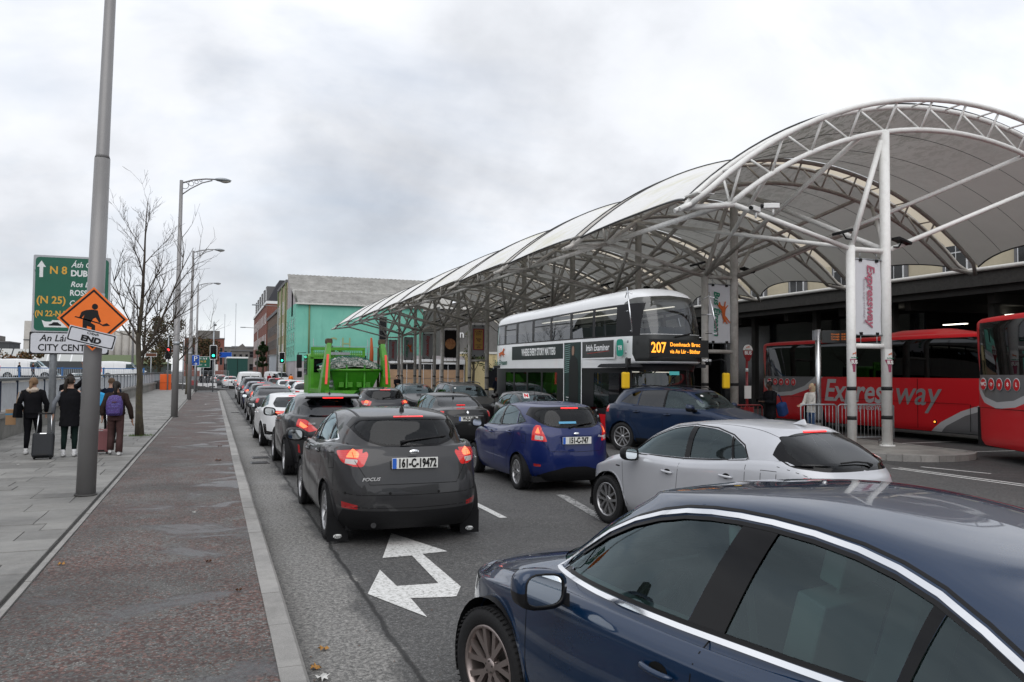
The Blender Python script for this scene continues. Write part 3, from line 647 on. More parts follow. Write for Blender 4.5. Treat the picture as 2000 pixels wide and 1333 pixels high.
mb = MB(); mb.add([(9.3, 100, 10.35), (9.3, 106, 10.35), (9.3, 112, 10.35), (9.3, 112, 15.1), (9.3, 106, 12.5)], [(0, 1, 2, 3, 4)]); mb.build('gable_wall', m_lav, tb)
for x, w_ in ((10.9, .09),): MB().cyl((x, 99.9, 3), (x, 99.9, 10.2), w_, 8).build('drain_pipe', m_pipe, tb)
for z in (4.6, 6.3, 8.0):
    for y in (102, 105, 108, 111): window(tb, 9.3, y, z, 1.5, 1.3, 'x-', m_teal)
window(tb, 20.0, 100, 7.3, 1.0, 3.4, 'y-', m_surr)
text('lettering', 'CH', 2.2, mat('faint_gold_letter', (.30, .38, .20), .7), tb, frame((14.6, 99.98, 5.4), (1, 0, 0), (0, -1, 0)), 0, 0, sx=.8, space=1.5)
cb_ = thing('cream_facade_building', 'tall narrow cream building with stained drainpipes left of the teal warehouse', 'building', (0, 0, 0))
MB().box(9.25, 20, 113, 128, 0, 14.2).build('wall', mat('cream_stained', (.42, .37, .25), .9, noise=.35, nscale=.6), cb_); MB().box(9.1, 20, 113, 128.1, 14.2, 14.6).build('parapet', m_surr, cb_)
for z in (5, 8, 11):
    for y in (115, 118.5, 122, 125.5): window(cb_, 9.25, y, z, 1.2, 1.8, 'x-')
for y in (113.6, 120.3, 127): MB().cyl((9.15, y, 0), (9.15, y, 14.2), .1, 6).build('drain_pipe', m_pipe, cb_)
for i, y in enumerate((130.2, 132.6)): pass
b2 = thing('brown_brick_building', 'low brown brick warehouse between the cream building and the red brick block', 'building', (0, 0, 0))
MB().box(9.3, 22, 128.2, 154, 0, 11.2).build('wall', m_brick2, b2); MB().box(9.1, 22, 128.2, 154.1, 11.2, 11.7).build('cornice', m_surr, b2)
for z in (4, 6.4, 8.8):
    for i in range(8): window(b2, 9.3, 130.2+i*3.1, z, 1.3, 1.5, 'x-', m_surr)
b1 = thing('red_brick_building', 'red brick block with a dark mansard roof on the right of the road', 'building', (0, 0, 0))
MB().box(9.2, 24, 155, 206, 0, 14.6).build('wall', m_brick, b1); MB().box(9.0, 24, 154.9, 206, 14.6, 15.1).build('cornice', m_frame, b1)
mb = MB(); mb.add([(9.3, 155, 15.1), (9.3, 206, 15.1), (11.5, 204, 19.3), (11.5, 157, 19.3), (24, 155, 15.1), (22, 157, 19.3), (22, 204, 19.3), (24, 206, 15.1)], [(0, 3, 2, 1), (0, 4, 5, 3), (3, 5, 6, 2), (1, 2, 6, 7)]); mb.build('mansard_roof', mat('dark_slate', (.035, .036, .042), .6, noise=.2), b1)
for y in (162, 170, 178, 186, 194, 202): MB().box(9.4, 11.6, y-1.6, y+1.6, 15.2, 18.4).build('dormer', m_surr, b1); window(b1, 9.4, y, 16.9, 2.4, 2.2, 'x-')
window(b1, 12.6, 156.1, 17, 1.6, 1.8, 'y-'); window(b1, 15.4, 156.1, 17, 1.6, 1.8, 'y-')
for z in (4, 8, 12):
    for i in range(10): window(b1, 9.2, 158+i*4.9, z, 1.4, 2.0, 'x-')
    for x in (11.5, 14.5, 17.5): window(b1, x, 155, z, 1.3, 2, 'y-')
gb = thing('grey_pebbledash_building', 'dark grey pebbledash building behind the far end of the canopy', 'building', (0, 0, 0))
mb = MB(); mb.prism([(25.3, 0), (58, 0), (58, 11), (36, 13), (25.3, 9.9)], 0, 12, Matrix.Translation((0, 104, 0)) @ Matrix.Rotation(pi/2, 4, 'X')); mb.build('wall', m_gwall, gb)
MB().box(25.2, 60, 91.6, 91.95, 9.6, 9.9).build('ledge', m_gut, gb); text('lettering', 'een', 1.3, mat('letter_white', (.7, .7, .7), .5), gb, frame((27.2, 91.5, 6.6), (1, 0, 0), (0, -1, 0)), 0, .01)
lb = thing('boarded_shopfront', 'white framed shopfront boarded with plywood under the canopy end', 'building', (0, 0, 0))
MB().box(18.4, 27.2, 88.2, 91, 0, 3.9).build('shop_body', m_lav, lb); m_ply = mat('plywood', (.46, .30, .19), .7, noise=.14, nscale=1.4)
for i in range(9):
    x = 18.5+i*.96
    for z0, z1, mm in ((.2, 1.3, m_ply), (1.36, 2.3, m_ply), (2.36, 2.9, m_shop)):
        MB().box(x, x+.9, 88.12, 88.17, z0, z1).build('plywood_panel' if mm is m_ply else 'top_light', mm, lb)
    MB().box(x+.905, x+.955, 88.06, 88.2, 0, 2.95).build('frame_post', m_frame, lb)
MB().box(18.4, 27.2, 88.0, 88.16, 2.95, 3.5).build('fascia_board', m_frame, lb)
cl = thing('cream_low_building', 'low cream building with dark doorways beside the boarded shopfront', 'building', (0, 0, 0))
MB().box(27.3, 44, 88, 96, 0, 4.2).build('wall', mat('pale_yellow_render', (.60, .50, .28), .85, noise=.12), cl); MB().box(27.2, 44, 87.9, 96.1, 4.2, 4.45).build('coping', m_gut, cl)
for x in (30.8, 33.9, 36.9): MB().box(x-1.0, x+1.0, 87.93, 88, .3, 2.6).build('doorway', m_shop, cl)
# site huts and hoarding along the right of the far road
hut = thing('site_cabinet', 'tall pale grey steel cabinet beside the far hoarding', 'cabinet', (8.4, 118, 0)); MB().box(-.9, .9, -1, 1, 0, 4.2).build('body', mat('pale_grey_steel', (.40, .43, .48), .5), hut); MB().box(-1, 1, -1.1, 1.1, 4.2, 4.32).build('lid', galv, hut)
hw = thing('palisade_gate', 'cream painted lattice gate between the cabinet and the lamp post', 'gate', (8.6, 110, 0))
for i in range(9): MB().box(-.02, .02, i*.75, i*.75+.1, 0, 3.6).build('bar', m_gut, hw)
for z in (.3, 1.4, 2.5, 3.5): MB().box(-.05, -.021, 0, 6.1, z, z+.1).build('rail', m_gut, hw)
# low wall and railing with planters in front of the warehouse, seen past the lorry
lw = thing('yard_wall', 'rough low wall with a tube rail in front of the teal warehouse', 'wall', (0, 0, 0)); MB().box(10.4, 24, 96, 96.3, 0, 3.4).build('masonry', m_lav, lw)
for z in (4.2, 5.0): MB().cyl((11, 96.1, z), (24, 96.1, z), .035, 6).build('rail', galv, lw)
for i in range(5): MB().cyl((11+i*3.2, 96.1, 3.4), (11+i*3.2, 96.1, 5.9), .035, 6).build('post', galv, lw)
# ---------------------------------------------------------------- vehicle bodies
def catmull(p0, p1, p2, p3, t):
    return .5*((2*p1)+(p2-p0)*t+(2*p0-5*p1+4*p2-p3)*t*t+(3*p1-p0-3*p2+p3)*t*t*t)
def fx(v, x): return v if isinstance(v, (int, float)) else sinterp(v, x)
def plan_loop(row, ncol):
    """half outline of one height of the body, front centre to rear centre, y >= 0"""
    xf, xr, nf, nr = row['xf'], row['xr'], row.get('nf', 4), row.get('nr', 4)
    xc = lerp(xr, xf, row.get('c', .5)); pts = []
    K = 240
    for i in range(K+1):
        th = pi*i/K; c, s = cos(th), sin(th)
        if c >= 0: a, n = xf-xc, nf
        else: a, n = xc-xr, nr
        x = xc+a*(1 if c >= 0 else -1)*abs(c)**(2/n); sh = max(0, s)**(2/n)
        pts.append(Vector((x, fx(row['w'], x)*sh, 0)))
    acc = [0]
    for a, b_ in zip(pts, pts[1:]): acc.append(acc[-1]+(b_-a).length)
    out = []; j = 0
    for k in range(ncol+1):
        f = k/ncol
        d = acc[-1]*f
        while j < K-1 and acc[j+1] < d: j += 1
        t = (d-acc[j])/max(1e-9, acc[j+1]-acc[j]); p = pts[j].lerp(pts[j+1], t)
        cz = row.get('crown', 0)
        p.z = fx(row['z'], p.x)+(cz*(1-(p.y/max(.01, fx(row['w'], p.x)))**2) if cz else 0); out.append(p)
    return out
class Body:
    def __init__(s, rows, ncol=64):
        s.rows = [plan_loop(r, ncol) for r in rows]; R = s.rows; g = []
        for i in range(len(R)-1):
            n = rows[i].get('n', 4)
            a, b_, c, d = R[max(0, i-1)], R[i], R[i+1], R[min(len(R)-1, i+2)]
            crA = rows[i].get('crease'); crB = rows[i+1].get('crease')
            for k in range(n):
                t = k/n; row = []
                for j in range(ncol+1):
                    q0 = a[j] if not crA else b_[j]*2-c[j]; q3 = d[j] if not crB else c[j]*2-b_[j]
                    lim = (c[j]-b_[j]).length*1.2
                    v0 = b_[j]-q0; v3 = q3-c[j]
                    if v0.length > lim: q0 = b_[j]-v0*(lim/v0.length)
                    if v3.length > lim: q3 = c[j]+v3*(lim/v3.length)
                    p = catmull(q0, b_[j], c[j], q3, t)
                    if j in (0, ncol): p.y = 0
                    p.y = max(0, p.y); row.append(p)
                g.append(row)
        g.append([Vector(p) for p in R[-1]])
        s.g = g; s.bm = bmesh.new(); bm = s.bm; V = [[bm.verts.new(p) for p in r] for r in g]
        s.lay = bm.faces.layers.int.new('part')
        for i in range(len(g)-1):
            for j in range(ncol):
                try: bm.faces.new((V[i][j], V[i+1][j], V[i+1][j+1], V[i][j+1]))
                except ValueError: pass
        bmesh.ops.remove_doubles(bm, verts=bm.verts, dist=2e-5)
        bmesh.ops.dissolve_degenerate(bm, edges=bm.edges, dist=1e-5)
        bm.normal_update()
        # outward orientation
        sm = sum(f.normal.y*f.calc_area() for f in bm.faces)
        if sm < 0: bmesh.ops.reverse_faces(bm, faces=bm.faces); bm.normal_update()
        s.labels = {}; s.names = ['body']
        t2 = bm.copy(); bmesh.ops.triangulate(t2, faces=t2.faces); t2.normal_update(); t2.verts.ensure_lookup_table()
        s.tv = [v.co.copy() for v in t2.verts]
        nrm = [Vector() for _ in s.tv]
        for f in bm.faces: pass
        for f in t2.faces:
            for l in f.loops: nrm[l.vert.index] += f.normal*(l.calc_angle() if f.calc_area() > 1e-9 else 0)
        for i, v in enumerate(s.tv):
            if v.y < 1e-5 : nrm[i].y = 0
        s.tn = [n.normalized() if n.length > 0 else Vector((0, 0, 1)) for n in nrm]
        s.tf = [tuple(v.index for v in f.verts) for f in t2.faces]; t2.free()
        s.bvh = BVHTree.FromPolygons(s.tv, s.tf)
    def label(s, name):
        if name not in s.names: s.names.append(name)
        return s.names.index(name)
    def imprint(s, poly, view, name, xcut=None):
        """cut a region out of the surface; view is side, rear, front or top; poly in (x,z), (y,z), (y,z), (x,y)"""
        bm = s.bm; lab = s.label(name)
        ax = {'side': (0, 2), 'rear': (1, 2), 'front': (1, 2), 'top': (0, 1)}[view]; k3 = 3-sum(ax)
        def ok(n, c):
            if view == 'side': return n.y > .25
            if view == 'rear': return n.x < -.03 and c.x < (-.8 if xcut is None else xcut)
            if view == 'front': return n.x > .03 and c.x > (.2 if xcut is None else xcut)
            return n.z > .3
        x0 = min(p[0] for p in poly); x1 = max(p[0] for p in poly); z0 = min(p[1] for p in poly); z1 = max(p[1] for p in poly)
        def bb(f):
            xs = [v.co[ax[0]] for v in f.verts]; zs = [v.co[ax[1]] for v in f.verts]; return min(xs), max(xs), min(zs), max(zs)
        cand = []
        if xcut is not None:
            near = [f for f in bm.faces if min(v.co.x for v in f.verts) < xcut < max(v.co.x for v in f.verts) and max(v.co[2] for v in f.verts) > z0 and min(v.co[2] for v in f.verts) < z1]
            if near:
                geom = set(near)
                for f in near: geom.update(f.edges); geom.update(f.verts)
                bmesh.ops.bisect_plane(bm, geom=list(geom), dist=1e-6, plane_co=(xcut, 0, 0), plane_no=(1, 0, 0)); bm.normal_update()
        for f in bm.faces:
            if not ok(f.normal, f.calc_center_median()): continue
            a = bb(f)
            if a[1] >= x0 and a[0] <= x1 and a[3] >= z0 and a[2] <= z1: cand.append(f)
        for p, q in zip(poly, poly[1:]+poly[:1]):
            ex0, ex1 = min(p[0], q[0])-.004, max(p[0], q[0])+.004; ez0, ez1 = min(p[1], q[1])-.004, max(p[1], q[1])+.004
            dx, dz = q[0]-p[0], q[1]-p[1]
            if abs(dx)+abs(dz) < 1e-6: continue
            loc = []; rest = []
            for f in cand:
                a = bb(f)
                if a[1] >= ex0 and a[0] <= ex1 and a[3] >= ez0 and a[2] <= ez1:
                    sg = [(v.co[ax[0]]-p[0])*dz-(v.co[ax[1]]-p[1])*dx for v in f.verts]
                    if min(sg) < -1e-6 and max(sg) > 1e-6: loc.append(f); continue
                rest.append(f)
            if not loc: continue
            co = [0, 0, 0]; co[ax[0]] = p[0]; co[ax[1]] = p[1]; no = [0, 0, 0]; no[ax[0]] = dz; no[ax[1]] = -dx
            geom = set(loc)
            for f in loc: geom.update(f.edges); geom.update(f.verts)
            r = bmesh.ops.bisect_plane(bm, geom=list(geom), dist=1e-6, plane_co=co, plane_no=no)
            cand = rest+[g for g in r['geom'] if isinstance(g, bmesh.types.BMFace) and g.is_valid]
            cand = [f for f in cand if f.is_valid]
        n = len(poly)
        for f in set(cand):
            c = f.calc_center_median(); x, z = c[ax[0]], c[ax[1]]; ins = False; j = n-1
            for i in range(n):
                xi, zi = poly[i]; xj, zj = poly[j]
                if (zi > z) != (zj > z) and x < (xj-xi)*(z-zi)/(zj-zi)+xi: ins = not ins
                j = i
            if ins: f[s.lay] = lab
        bm.normal_update()
    def normal(s, p):
        loc, n, i, d = s.bvh.find_nearest(p)
        if i is None: return Vector((0, 0, 1))
        a, b_, c = s.tf[i]; A, B, Cc = s.tv[a], s.tv[b_], s.tv[c]
        v0, v1, v2 = B-A, Cc-A, loc-A; d00, d01, d11, d20, d21 = v0.dot(v0), v0.dot(v1), v1.dot(v1), v2.dot(v0), v2.dot(v1)
        den = d00*d11-d01*d01
        if abs(den) < 1e-14: return s.tn[a]
        v = (d11*d20-d01*d21)/den; w = (d00*d21-d01*d20)/den
        r = s.tn[a]*(1-v-w)+s.tn[b_]*v+s.tn[c]*w
        return r.normalized() if r.length > 0 else n
    def on(s, view, a, b_):
        """point and normal on the surface under a view coordinate"""
        o, d = {'side': (Vector((a, 3, b_)), Vector((0, -1, 0))), 'rear': (Vector((-5 if not hasattr(s, 'far') else -9, abs(a), b_)), Vector((1, 0, 0))), 'front': (Vector((9, abs(a), b_)), Vector((-1, 0, 0))), 'top': (Vector((a, abs(b_), 5)), Vector((0, 0, -1)))}[view]
        h = s.bvh.ray_cast(o, d)
        if h[0] is None:
            h = s.bvh.find_nearest(Vector((a, .9, b_)) if view == 'side' else (Vector((-2.2, abs(a), b_)) if view == 'rear' else Vector((2.2, abs(a), b_))))
        p = h[0]; n = s.normal(p)
        if view != 'side' and a < 0 and view != 'top': p = Vector((p.x, -p.y, p.z)); n = Vector((n.x, -n.y, n.z))
        return p, n
    def build(s, parent, mats, paint, side_split=(), inset={}, drop=('arch',), children={}):
        """one object per region; regions named in side_split give a left and a right object"""
        bm = s.bm; byl = {}
        for f in bm.faces: byl.setdefault(s.names[f[s.lay]], []).append(f)
        objs = {}; cache = {}
        def nn(v):
            if v.index not in cache: cache[v.index] = s.normal(v.co)
            return cache[v.index]
        bm.verts.index_update()
        order = ['body']+[n for n in s.names if n != 'body']
        for name in order:
            fs = byl.get(name)
            if not fs or name in drop: continue
            sides = ((1,), (-1,)) if name in side_split else ((1, -1),)
            key = name.split(':')[0]
            for sd_ in sides:
                vs = []; idx = {}; faces = []; nr = []
                off = inset.get(name, inset.get(key, 0))
                for f in fs:
                    for sg in sd_:
                        l = []
                        for v in f.verts:
                            k = (v.index, sg if v.co.y > 1e-5 else 0)
                            if k not in idx:
                                idx[k] = len(vs); n_ = nn(v); p = v.co-n_*off
                                vs.append((p.x, p.y*sg if v.co.y > 1e-5 else 0, p.z)); nr.append((n_.x, n_.y*sg if v.co.y > 1e-5 else 0, n_.z))
                            l.append(idx[k])
                        if len(set(l)) < 3: continue
                        faces.append(l if sg > 0 else l[::-1])
                me = bpy.data.meshes.new(key); me.from_pydata(vs, [], faces); me.materials.append(mats.get(name, mats.get(key, paint)))
                me.polygons.foreach_set('use_smooth', [True]*len(me.polygons)); me.validate(clean_customdata=False)
                if len(me.vertices) == len(nr):
                    try: me.normals_split_custom_set_from_vertices(nr)
                    except Exception: pass
                par = parent
                if key in children and (children[key], sd_[0]) in objs: par = objs[(children[key], sd_[0])]
                elif key in children and (children[key], 1) in objs: par = objs[(children[key], 1)]
                o = bpy.data.objects.new(key, me); C.objects.link(o); o.parent = par; objs[(name, sd_[0])] = o
        return objs
def ribbon(B, mb, pts, view, w, h=.003, closed=False, mirror=True, step=.05, off=0):
    """a raised strip following the surface"""
    P = []
    q = list(pts)+([pts[0]] if closed else [])
    for a, b_ in zip(q, q[1:]):
        n = max(1, int(sqrt((a[0]-b_[0])**2+(a[1]-b_[1])**2)/step))
        for i in range(n): P.append((lerp(a[0], b_[0], i/n), lerp(a[1], b_[1], i/n)))
    if not closed: P.append(q[-1])
    S3 = [B.on(view, *p) for p in P]
    for sg in ((1, -1) if mirror is True else ((mirror,) if mirror else (1,))):
        k = len(S3); base = len(mb.v)
        for i in range(k):
            p, n = S3[i]; a = S3[i-1 if (i or closed) else 0][0]; b_ = S3[(i+1) % k if closed else min(k-1, i+1)][0]
            t = (b_-a)
            if t.length < 1e-7: t = Vector((1, 0, 0))
            t.normalize(); sdv = n.cross(t).normalized()
            for e, hh in ((-1, -.002), (-1, h), (1, h), (1, -.002)):
                v = p+sdv*(e*w/2)+n*hh+sdv*off; mb.v.append((v.x, v.y*sg, v.z))
        for i in range(k if closed else k-1):
            j = (i+1) % k
            for c in range(3):
                f = [base+i*4+c, base+i*4+c+1, base+j*4+c+1, base+j*4+c]
                mb.f.append(f if sg > 0 else f[::-1]); mb.mi.append(mb.cur); mb.sm.append(False)
    return mb
def smooth_poly(pts, r=.06, n=4):
    """round the corners of a polygon; a point may carry its own radius as third value"""
    out = []; m = len(pts)
    for i in range(m):
        p = Vector(pts[i][:2]); a = Vector(pts[i-1][:2]); b_ = Vector(pts[(i+1) % m][:2]); rr = pts[i][2] if len(pts[i]) > 2 else r
        if rr <= 0: out.append(tuple(p)); continue
        da = (a-p); db = (b_-p); ra = min(rr, da.length*.45); rb = min(rr, db.length*.45); A = p+da.normalized()*ra; Bq = p+db.normalized()*rb
        for k in range(n+1):
            t = k/n; out.append(tuple(A*(1-t)**2+p*2*t*(1-t)+Bq*t*t))
    return out
def circle(cx, cz, r, n=24, a0=0, a1=2*pi): return [(cx+r*cos(a0+(a1-a0)*i/n), cz+r*sin(a0+(a1-a0)*i/n)) for i in range(n)]
carglass = glass('car_glass', (.40, .52, .51), 1.68, refl=(.78, .95, 1)); darkglass = glass('dark_car_glass', (.06, .065, .07), 1.7); rearglass = glass('rear_car_glass', (.15, .17, .17), 1.42)
m_rim = mat('alloy_silver', (.42, .42, .43), .32, .85); m_rimd = mat('alloy_dark', (.10, .10, .105), .35, .8); m_rimb = mat('alloy_bronze', (.33, .28, .265), .35, .85)
m_seam = mat('door_seam', (.004, .004, .004), .7); m_plastic = mat('bumper_plastic', (.010, .010, .011), .6, bump=.1, bscale=200, spec=.15); m_gloss = mat('gloss_black', (.004, .004, .005), .06, spec=.25)
m_int = mat('cabin_trim', (.035, .036, .04), .8); m_seat = mat('seat_fabric', (.05, .052, .056), .85); m_beige = mat('cabin_light_trim', (.34, .40, .38), .8)
def lamp_mat(name, col, es, base=None):
    m, t, b = nodes_mat(name); co = N_(t, 'ShaderNodeTexCoord').outputs['Object']
    b.inputs['Base Color'].default_value = (*(base or col), 1); b.inputs['Roughness'].default_value = .12; b.inputs['Coat Weight'].default_value = 1
    wv = N_(t, 'ShaderNodeTexWave', _Scale=14); wv.bands_direction = 'Z'; t.links.new(co, wv.inputs['Vector'])
    t.links.new(math_(t, 'MULTIPLY_ADD', wv.outputs['Fac'], es*.45, es*.6), b.inputs['Emission Strength']); b.inputs['Emission Color'].default_value = (*col, 1); return m
m_tail = lamp_mat('tail_lamp', (.70, .012, .010), .26, (.42, .01, .01)); m_brake = lamp_mat('brake_lamp', (1, .17, .05), 1.8, (.5, .04, .02)); m_stop = lamp_mat('stop_lamp', (1, .02, .02), 1.5, (.4, .01, .01))
m_refl = mat('red_reflector', (.30, .008, .01), .15, coat=1); m_rev = mat('clear_lens', (.55, .5, .48), .15, coat=1); m_head = mat('headlamp_lens', (.16, .17, .18), .08, .3, coat=1)
m_mirr = mat('mirror_glass', (.75, .8, .82), .02, 1.0); m_plate = mat('number_plate', (.70, .70, .67), .45); m_pblue = mat('plate_blue', (.03, .12, .5), .4); m_ink = mat('plate_ink', (.012, .012, .012), .5)
_wheel = {}
def wheel_meshes(R, Wd, spokes, rimm, style=0):
    key = (R, Wd, spokes, rimm.name, style)
    if key in _wheel: return _wheel[key]
    rr = R*.70; h = Wd/2; rot = Matrix.Rotation(-pi/2, 4, 'X')       # local z -> +y (outer side)
    t = MB(); t.lathe([(rr, -h*.9), (R*.86, -h), (R*.955, -h*.93), (R, -h*.70), (R, -h*.34), (R*.982, -h*.32), (R*.982, -h*.28), (R, -h*.26), (R, h*.26), (R*.982, h*.28), (R*.982, h*.32), (R, h*.34), (R, h*.70), (R*.955, h*.93), (R*.86, h), (rr+.006, h*.93), (rr, h*.8)], 40, rot)
    for i in range(60):
        a = 2*pi*i/60
        for s_ in (-1, 1): t.box(-.004, .004, s_*h*.5-.05*h, s_*h*.98, R*.975, R*1.003, Matrix.Rotation(a, 4, 'Y'))
    tm = t.mesh('tyre', rubber)
    r = MB(); r.lathe([(rr+.004, h*.86), (rr-.006, h*.95), (rr-.016, h*.90), (rr-.022, h*.55), (rr-.03, -h*.8)], 40, rot)
    f = h*.82
    for i in range(spokes):
        a = 2*pi*i/spokes
        for da in ((-.5, .5) if style == 1 else (0,)):
            m_ = Matrix.Rotation(a, 4, 'Y'); wi = .022 if style == 1 else (.045 if spokes < 8 else .022); xo = da*.11; xi = da*.05
            v = [(xi-wi*.6, f-.035, .03), (xi+wi*.6, f-.035, .03), (xi+wi*.6, f-.012, .03), (xi-wi*.6, f-.012, .03), (xo-wi, f-.03, rr-.01), (xo+wi, f-.03, rr-.01), (xo+wi*.8, f, rr-.01), (xo-wi*.8, f, rr-.01)]
            r.add([m_ @ Vector(p) for p in v], [(0, 1, 2, 3), (4, 7, 6, 5), (0, 4, 5, 1), (1, 5, 6, 2), (2, 6, 7, 3), (3, 7, 4, 0)], False)
    r.lathe([(.001, f-.002), (.03, f-.002), (.05, f-.014), (.055, f-.05)], 16, rot)
    r.cur = 1
    r.lathe([(.001, -h*.1), (rr-.02, -h*.1)], 24, rot)
    r.lathe([(.001, h*.12), (rr*.62, h*.12), (rr*.62, h*.02)], 24, rot)
    for i in range(5):
        a = 2*pi*i/5+.3; r.cyl((.032*cos(a), f-.012, .032*sin(a)), (.032*cos(a), f-.0, .032*sin(a)), .006, 6)
    rm = r.mesh('rim', [rimm, mat('brake_dark', (.05, .045, .04), .6, .4)]); _wheel[key] = (tm, rm); return tm, rm
def add_wheels(root, xs, track, R, Wd, spokes, rimm, style=0, steer=0):
    tm, rm = wheel_meshes(R, Wd, spokes, rimm, style)
    for i, x in enumerate(xs):
        for s_ in (1, -1):
            o = link('wheel', tm, root); o.location = (x, s_*track, R); rz = 0 if s_ > 0 else pi
            o.rotation_euler = (0, random.uniform(0, 1.2)*0, rz+(steer if i == 0 else 0)); q = link('rim', rm, o)
def plate(root, x, z, s=None, tilt=0, sx=1):
    p = MB().cbox((x, 0, z), (.012, .53, .118)).build('number_plate', m_plate, root, .003); sg = -1 if x < 0 else 1
    MB().cbox((x+sg*.008, .238 if x < 0 else -.238, z), (.004, .046, .112)).build('country_band', m_pblue, p)
    if s: text('lettering', s, .128, m_ink, p, frame((x+sg*.009, -.025, z-.003), (0, sg, 0) if sg > 0 else (0, -1, 0), (sg, 0, 0)), 0, .0055, sx=.62*sx, space=1.05)
    return p
def mirror(root, x, y, z, paint, s=1, big=1):
    y = y*s
    """door mirror housing: s = +1 left of the car, -1 right"""
    g = []; w, h, d = .115*big, .08*big, .075*big
    prof = [(-1, .80), (-.92, .98), (-.55, 1), (0, .96), (.5, .80), (.85, .5), (1, .08)]
    for t, sc in prof:
        row = []
        for k in range(20):
            a = 2*pi*k/20; ca, sa = cos(a), sin(a); n = 3.2
            yy = w*sc*abs(ca)**(2/n)*(1 if ca > 0 else -1); zz = h*sc*abs(sa)**(2/n)*(1 if sa > 0 else -1)
            zz *= (1.0-.10*yy/w) if zz < 0 else (1.0+.16*yy/w)
            row.append((x+d*t, y+s*(yy+w), z+zz))
        row.append(row[0]); g.append(row)
    if s > 0: g = [r[::-1] for r in g]
    mb = MB(); mb.sheet(g); mb.sm = [True]*len(mb.f); mb.mi = [1 if sum(mb.v[i][2] for i in f)/4 < z-.012 else 0 for f in mb.f]; o = mb.build('door_mirror', [paint, black], root)
    f = MB(); f.cur = 0; c = [(p[0]+.004, lerp(y+s*w, p[1], .94), lerp(z, p[2], .93)) for p in g[0][:-1]]; f.add(c, [tuple(range(len(c)))]); weld(f.build('mirror_glass', m_mirr, o))
    rg = MB(); rg.tube([Vector(p) for p in g[0]], .006, 5, False); rg.build('mirror_rim', black, o)
    st_ = MB(); st_.add([(x-.03, y+s*.05, z-h*.7), (x+.05, y+s*.05, z-h*.7), (x+.07, y-s*.04, z-h*1.2), (x-.05, y-s*.04, z-h*1.2), (x-.03, y+s*.09, z-h*.2), (x+.05, y+s*.09, z-h*.2), (x+.07, y-s*.04, z-h*.5), (x-.05, y-s*.04, z-h*.5)], [(0, 3, 2, 1), (4, 5, 6, 7), (0, 1, 5, 4), (1, 2, 6, 5), (2, 3, 7, 6), (3, 0, 4, 7)]); st_.build('mirror_arm', black, o)
    return o
def door_handle(B, root, x, z, paint, l=.20, cup=True):
    for sg in (1, -1):
        p, n = B.on('side', x, z); mb = MB(); pts = []
        for i in range(9):
            t = i/8; q, nn_ = B.on('side', x+l*(t-.5), z+.012*(t-.5)); pts.append(Vector((q.x, (q.y+.012+.026*sin(pi*t)**.5)*sg, q.z)))
        mb.tube(pts, [.008]+[.015]*7+[.008], 8)
        o = mb.build('door_handle', paint, root)
        if cup:
            c = MB(); c.prism([(.055*cos(a*pi/8), .032*sin(a*pi/8)) for a in range(16)], 0, .002, frame((p.x, (p.y+.001)*sg, p.z), (1, 0, 0), (0, sg, n.z))); weld(c.build('handle_cup', m_seam, o))
def seat(mb, x, y, z, w=.5, back=.62, rest=True):
    mb.cbox((x+.1, y, z-.06), (.5, w, .16)); m_ = Matrix.Translation((x-.17, y, z)) @ Matrix.Rotation(-.28, 4, 'Y'); mb.box(-.07, .07, -w/2+.03, w/2-.03, 0, back, m_)
    if rest: mb.box(-.05, .05, -.13, .13, back+.05, back+.22, m_); mb.box(-.01, .01, -.06, .06, back-.02, back+.06, m_)
def interior(root, xd, xs, xr, belt, hw=.62, wheel_y=-.36, light=False, rear_top=None):
    it = MB(); it.box(xr-.3, xd+.2, -hw-.12, hw+.12, .25, .40); it.box(xr-.35, xr-.1, -hw, hw, .4, belt-.06); it.build('cabin_floor', m_int, root)
    sc_ = m_beige if light else m_seat
    for y in (.36, -.36):
        mb = MB(); seat(mb, xs, y, .55); mb.build('front_seat', sc_, root, .03)
    mb = MB(); mb.cbox((xr+.15, 0, .50), (.5, 1.2, .16)); mb.box(-.07, .07, -.6, .6, 0, .52, Matrix.Translation((xr-.1, 0, .52)) @ Matrix.Rotation(-.3, 4, 'Y'))
    for y in (-.4, 0, .4): mb.box(-.04, .04, y-.12, y+.12, .54, .68, Matrix.Translation((xr-.1, 0, .52)) @ Matrix.Rotation(-.3, 4, 'Y'))
    mb.build('rear_seat', sc_, root, .03)
    d = MB(); d.add([(xd+.45, -hw-.02, belt-.06), (xd+.45, hw+.02, belt-.06), (xd, hw, belt-.02), (xd, -hw, belt-.02), (xd-.08, hw, belt-.22), (xd-.08, -hw, belt-.22), (xd+.3, hw, .4), (xd+.3, -hw, .4)], [(0, 1, 2, 3), (3, 2, 4, 5), (5, 4, 6, 7)]); d.box(xd-.02, xd+.03, -.14, .14, belt-.06, belt+.07); d.build('dashboard', m_int, root)
    s_ = MB(); m_ = Matrix.Translation((xd-.2, wheel_y, belt-.06)) @ Matrix.Rotation(pi/2-.45, 4, 'Y')
    s_.tube([m_ @ Vector((.185*cos(a*pi/12), .185*sin(a*pi/12), 0)) for a in range(25)], .015, 6, False)
    for a in (0, 2.2, 4.1): s_.tube([m_ @ Vector((0, 0, -.02)), m_ @ Vector((.18*cos(a+pi/2), .18*sin(a+pi/2), 0))], .016, 5)
    s_.lathe([(.001, .01), (.07, .0), (.075, -.04)], 12, m_); s_.build('steering_wheel', black, root)
    MB().cbox((xd-.1 if False else xd-.02, 0, belt+.36), (.02, .22, .06)).build('rear_view_mirror', black, root)
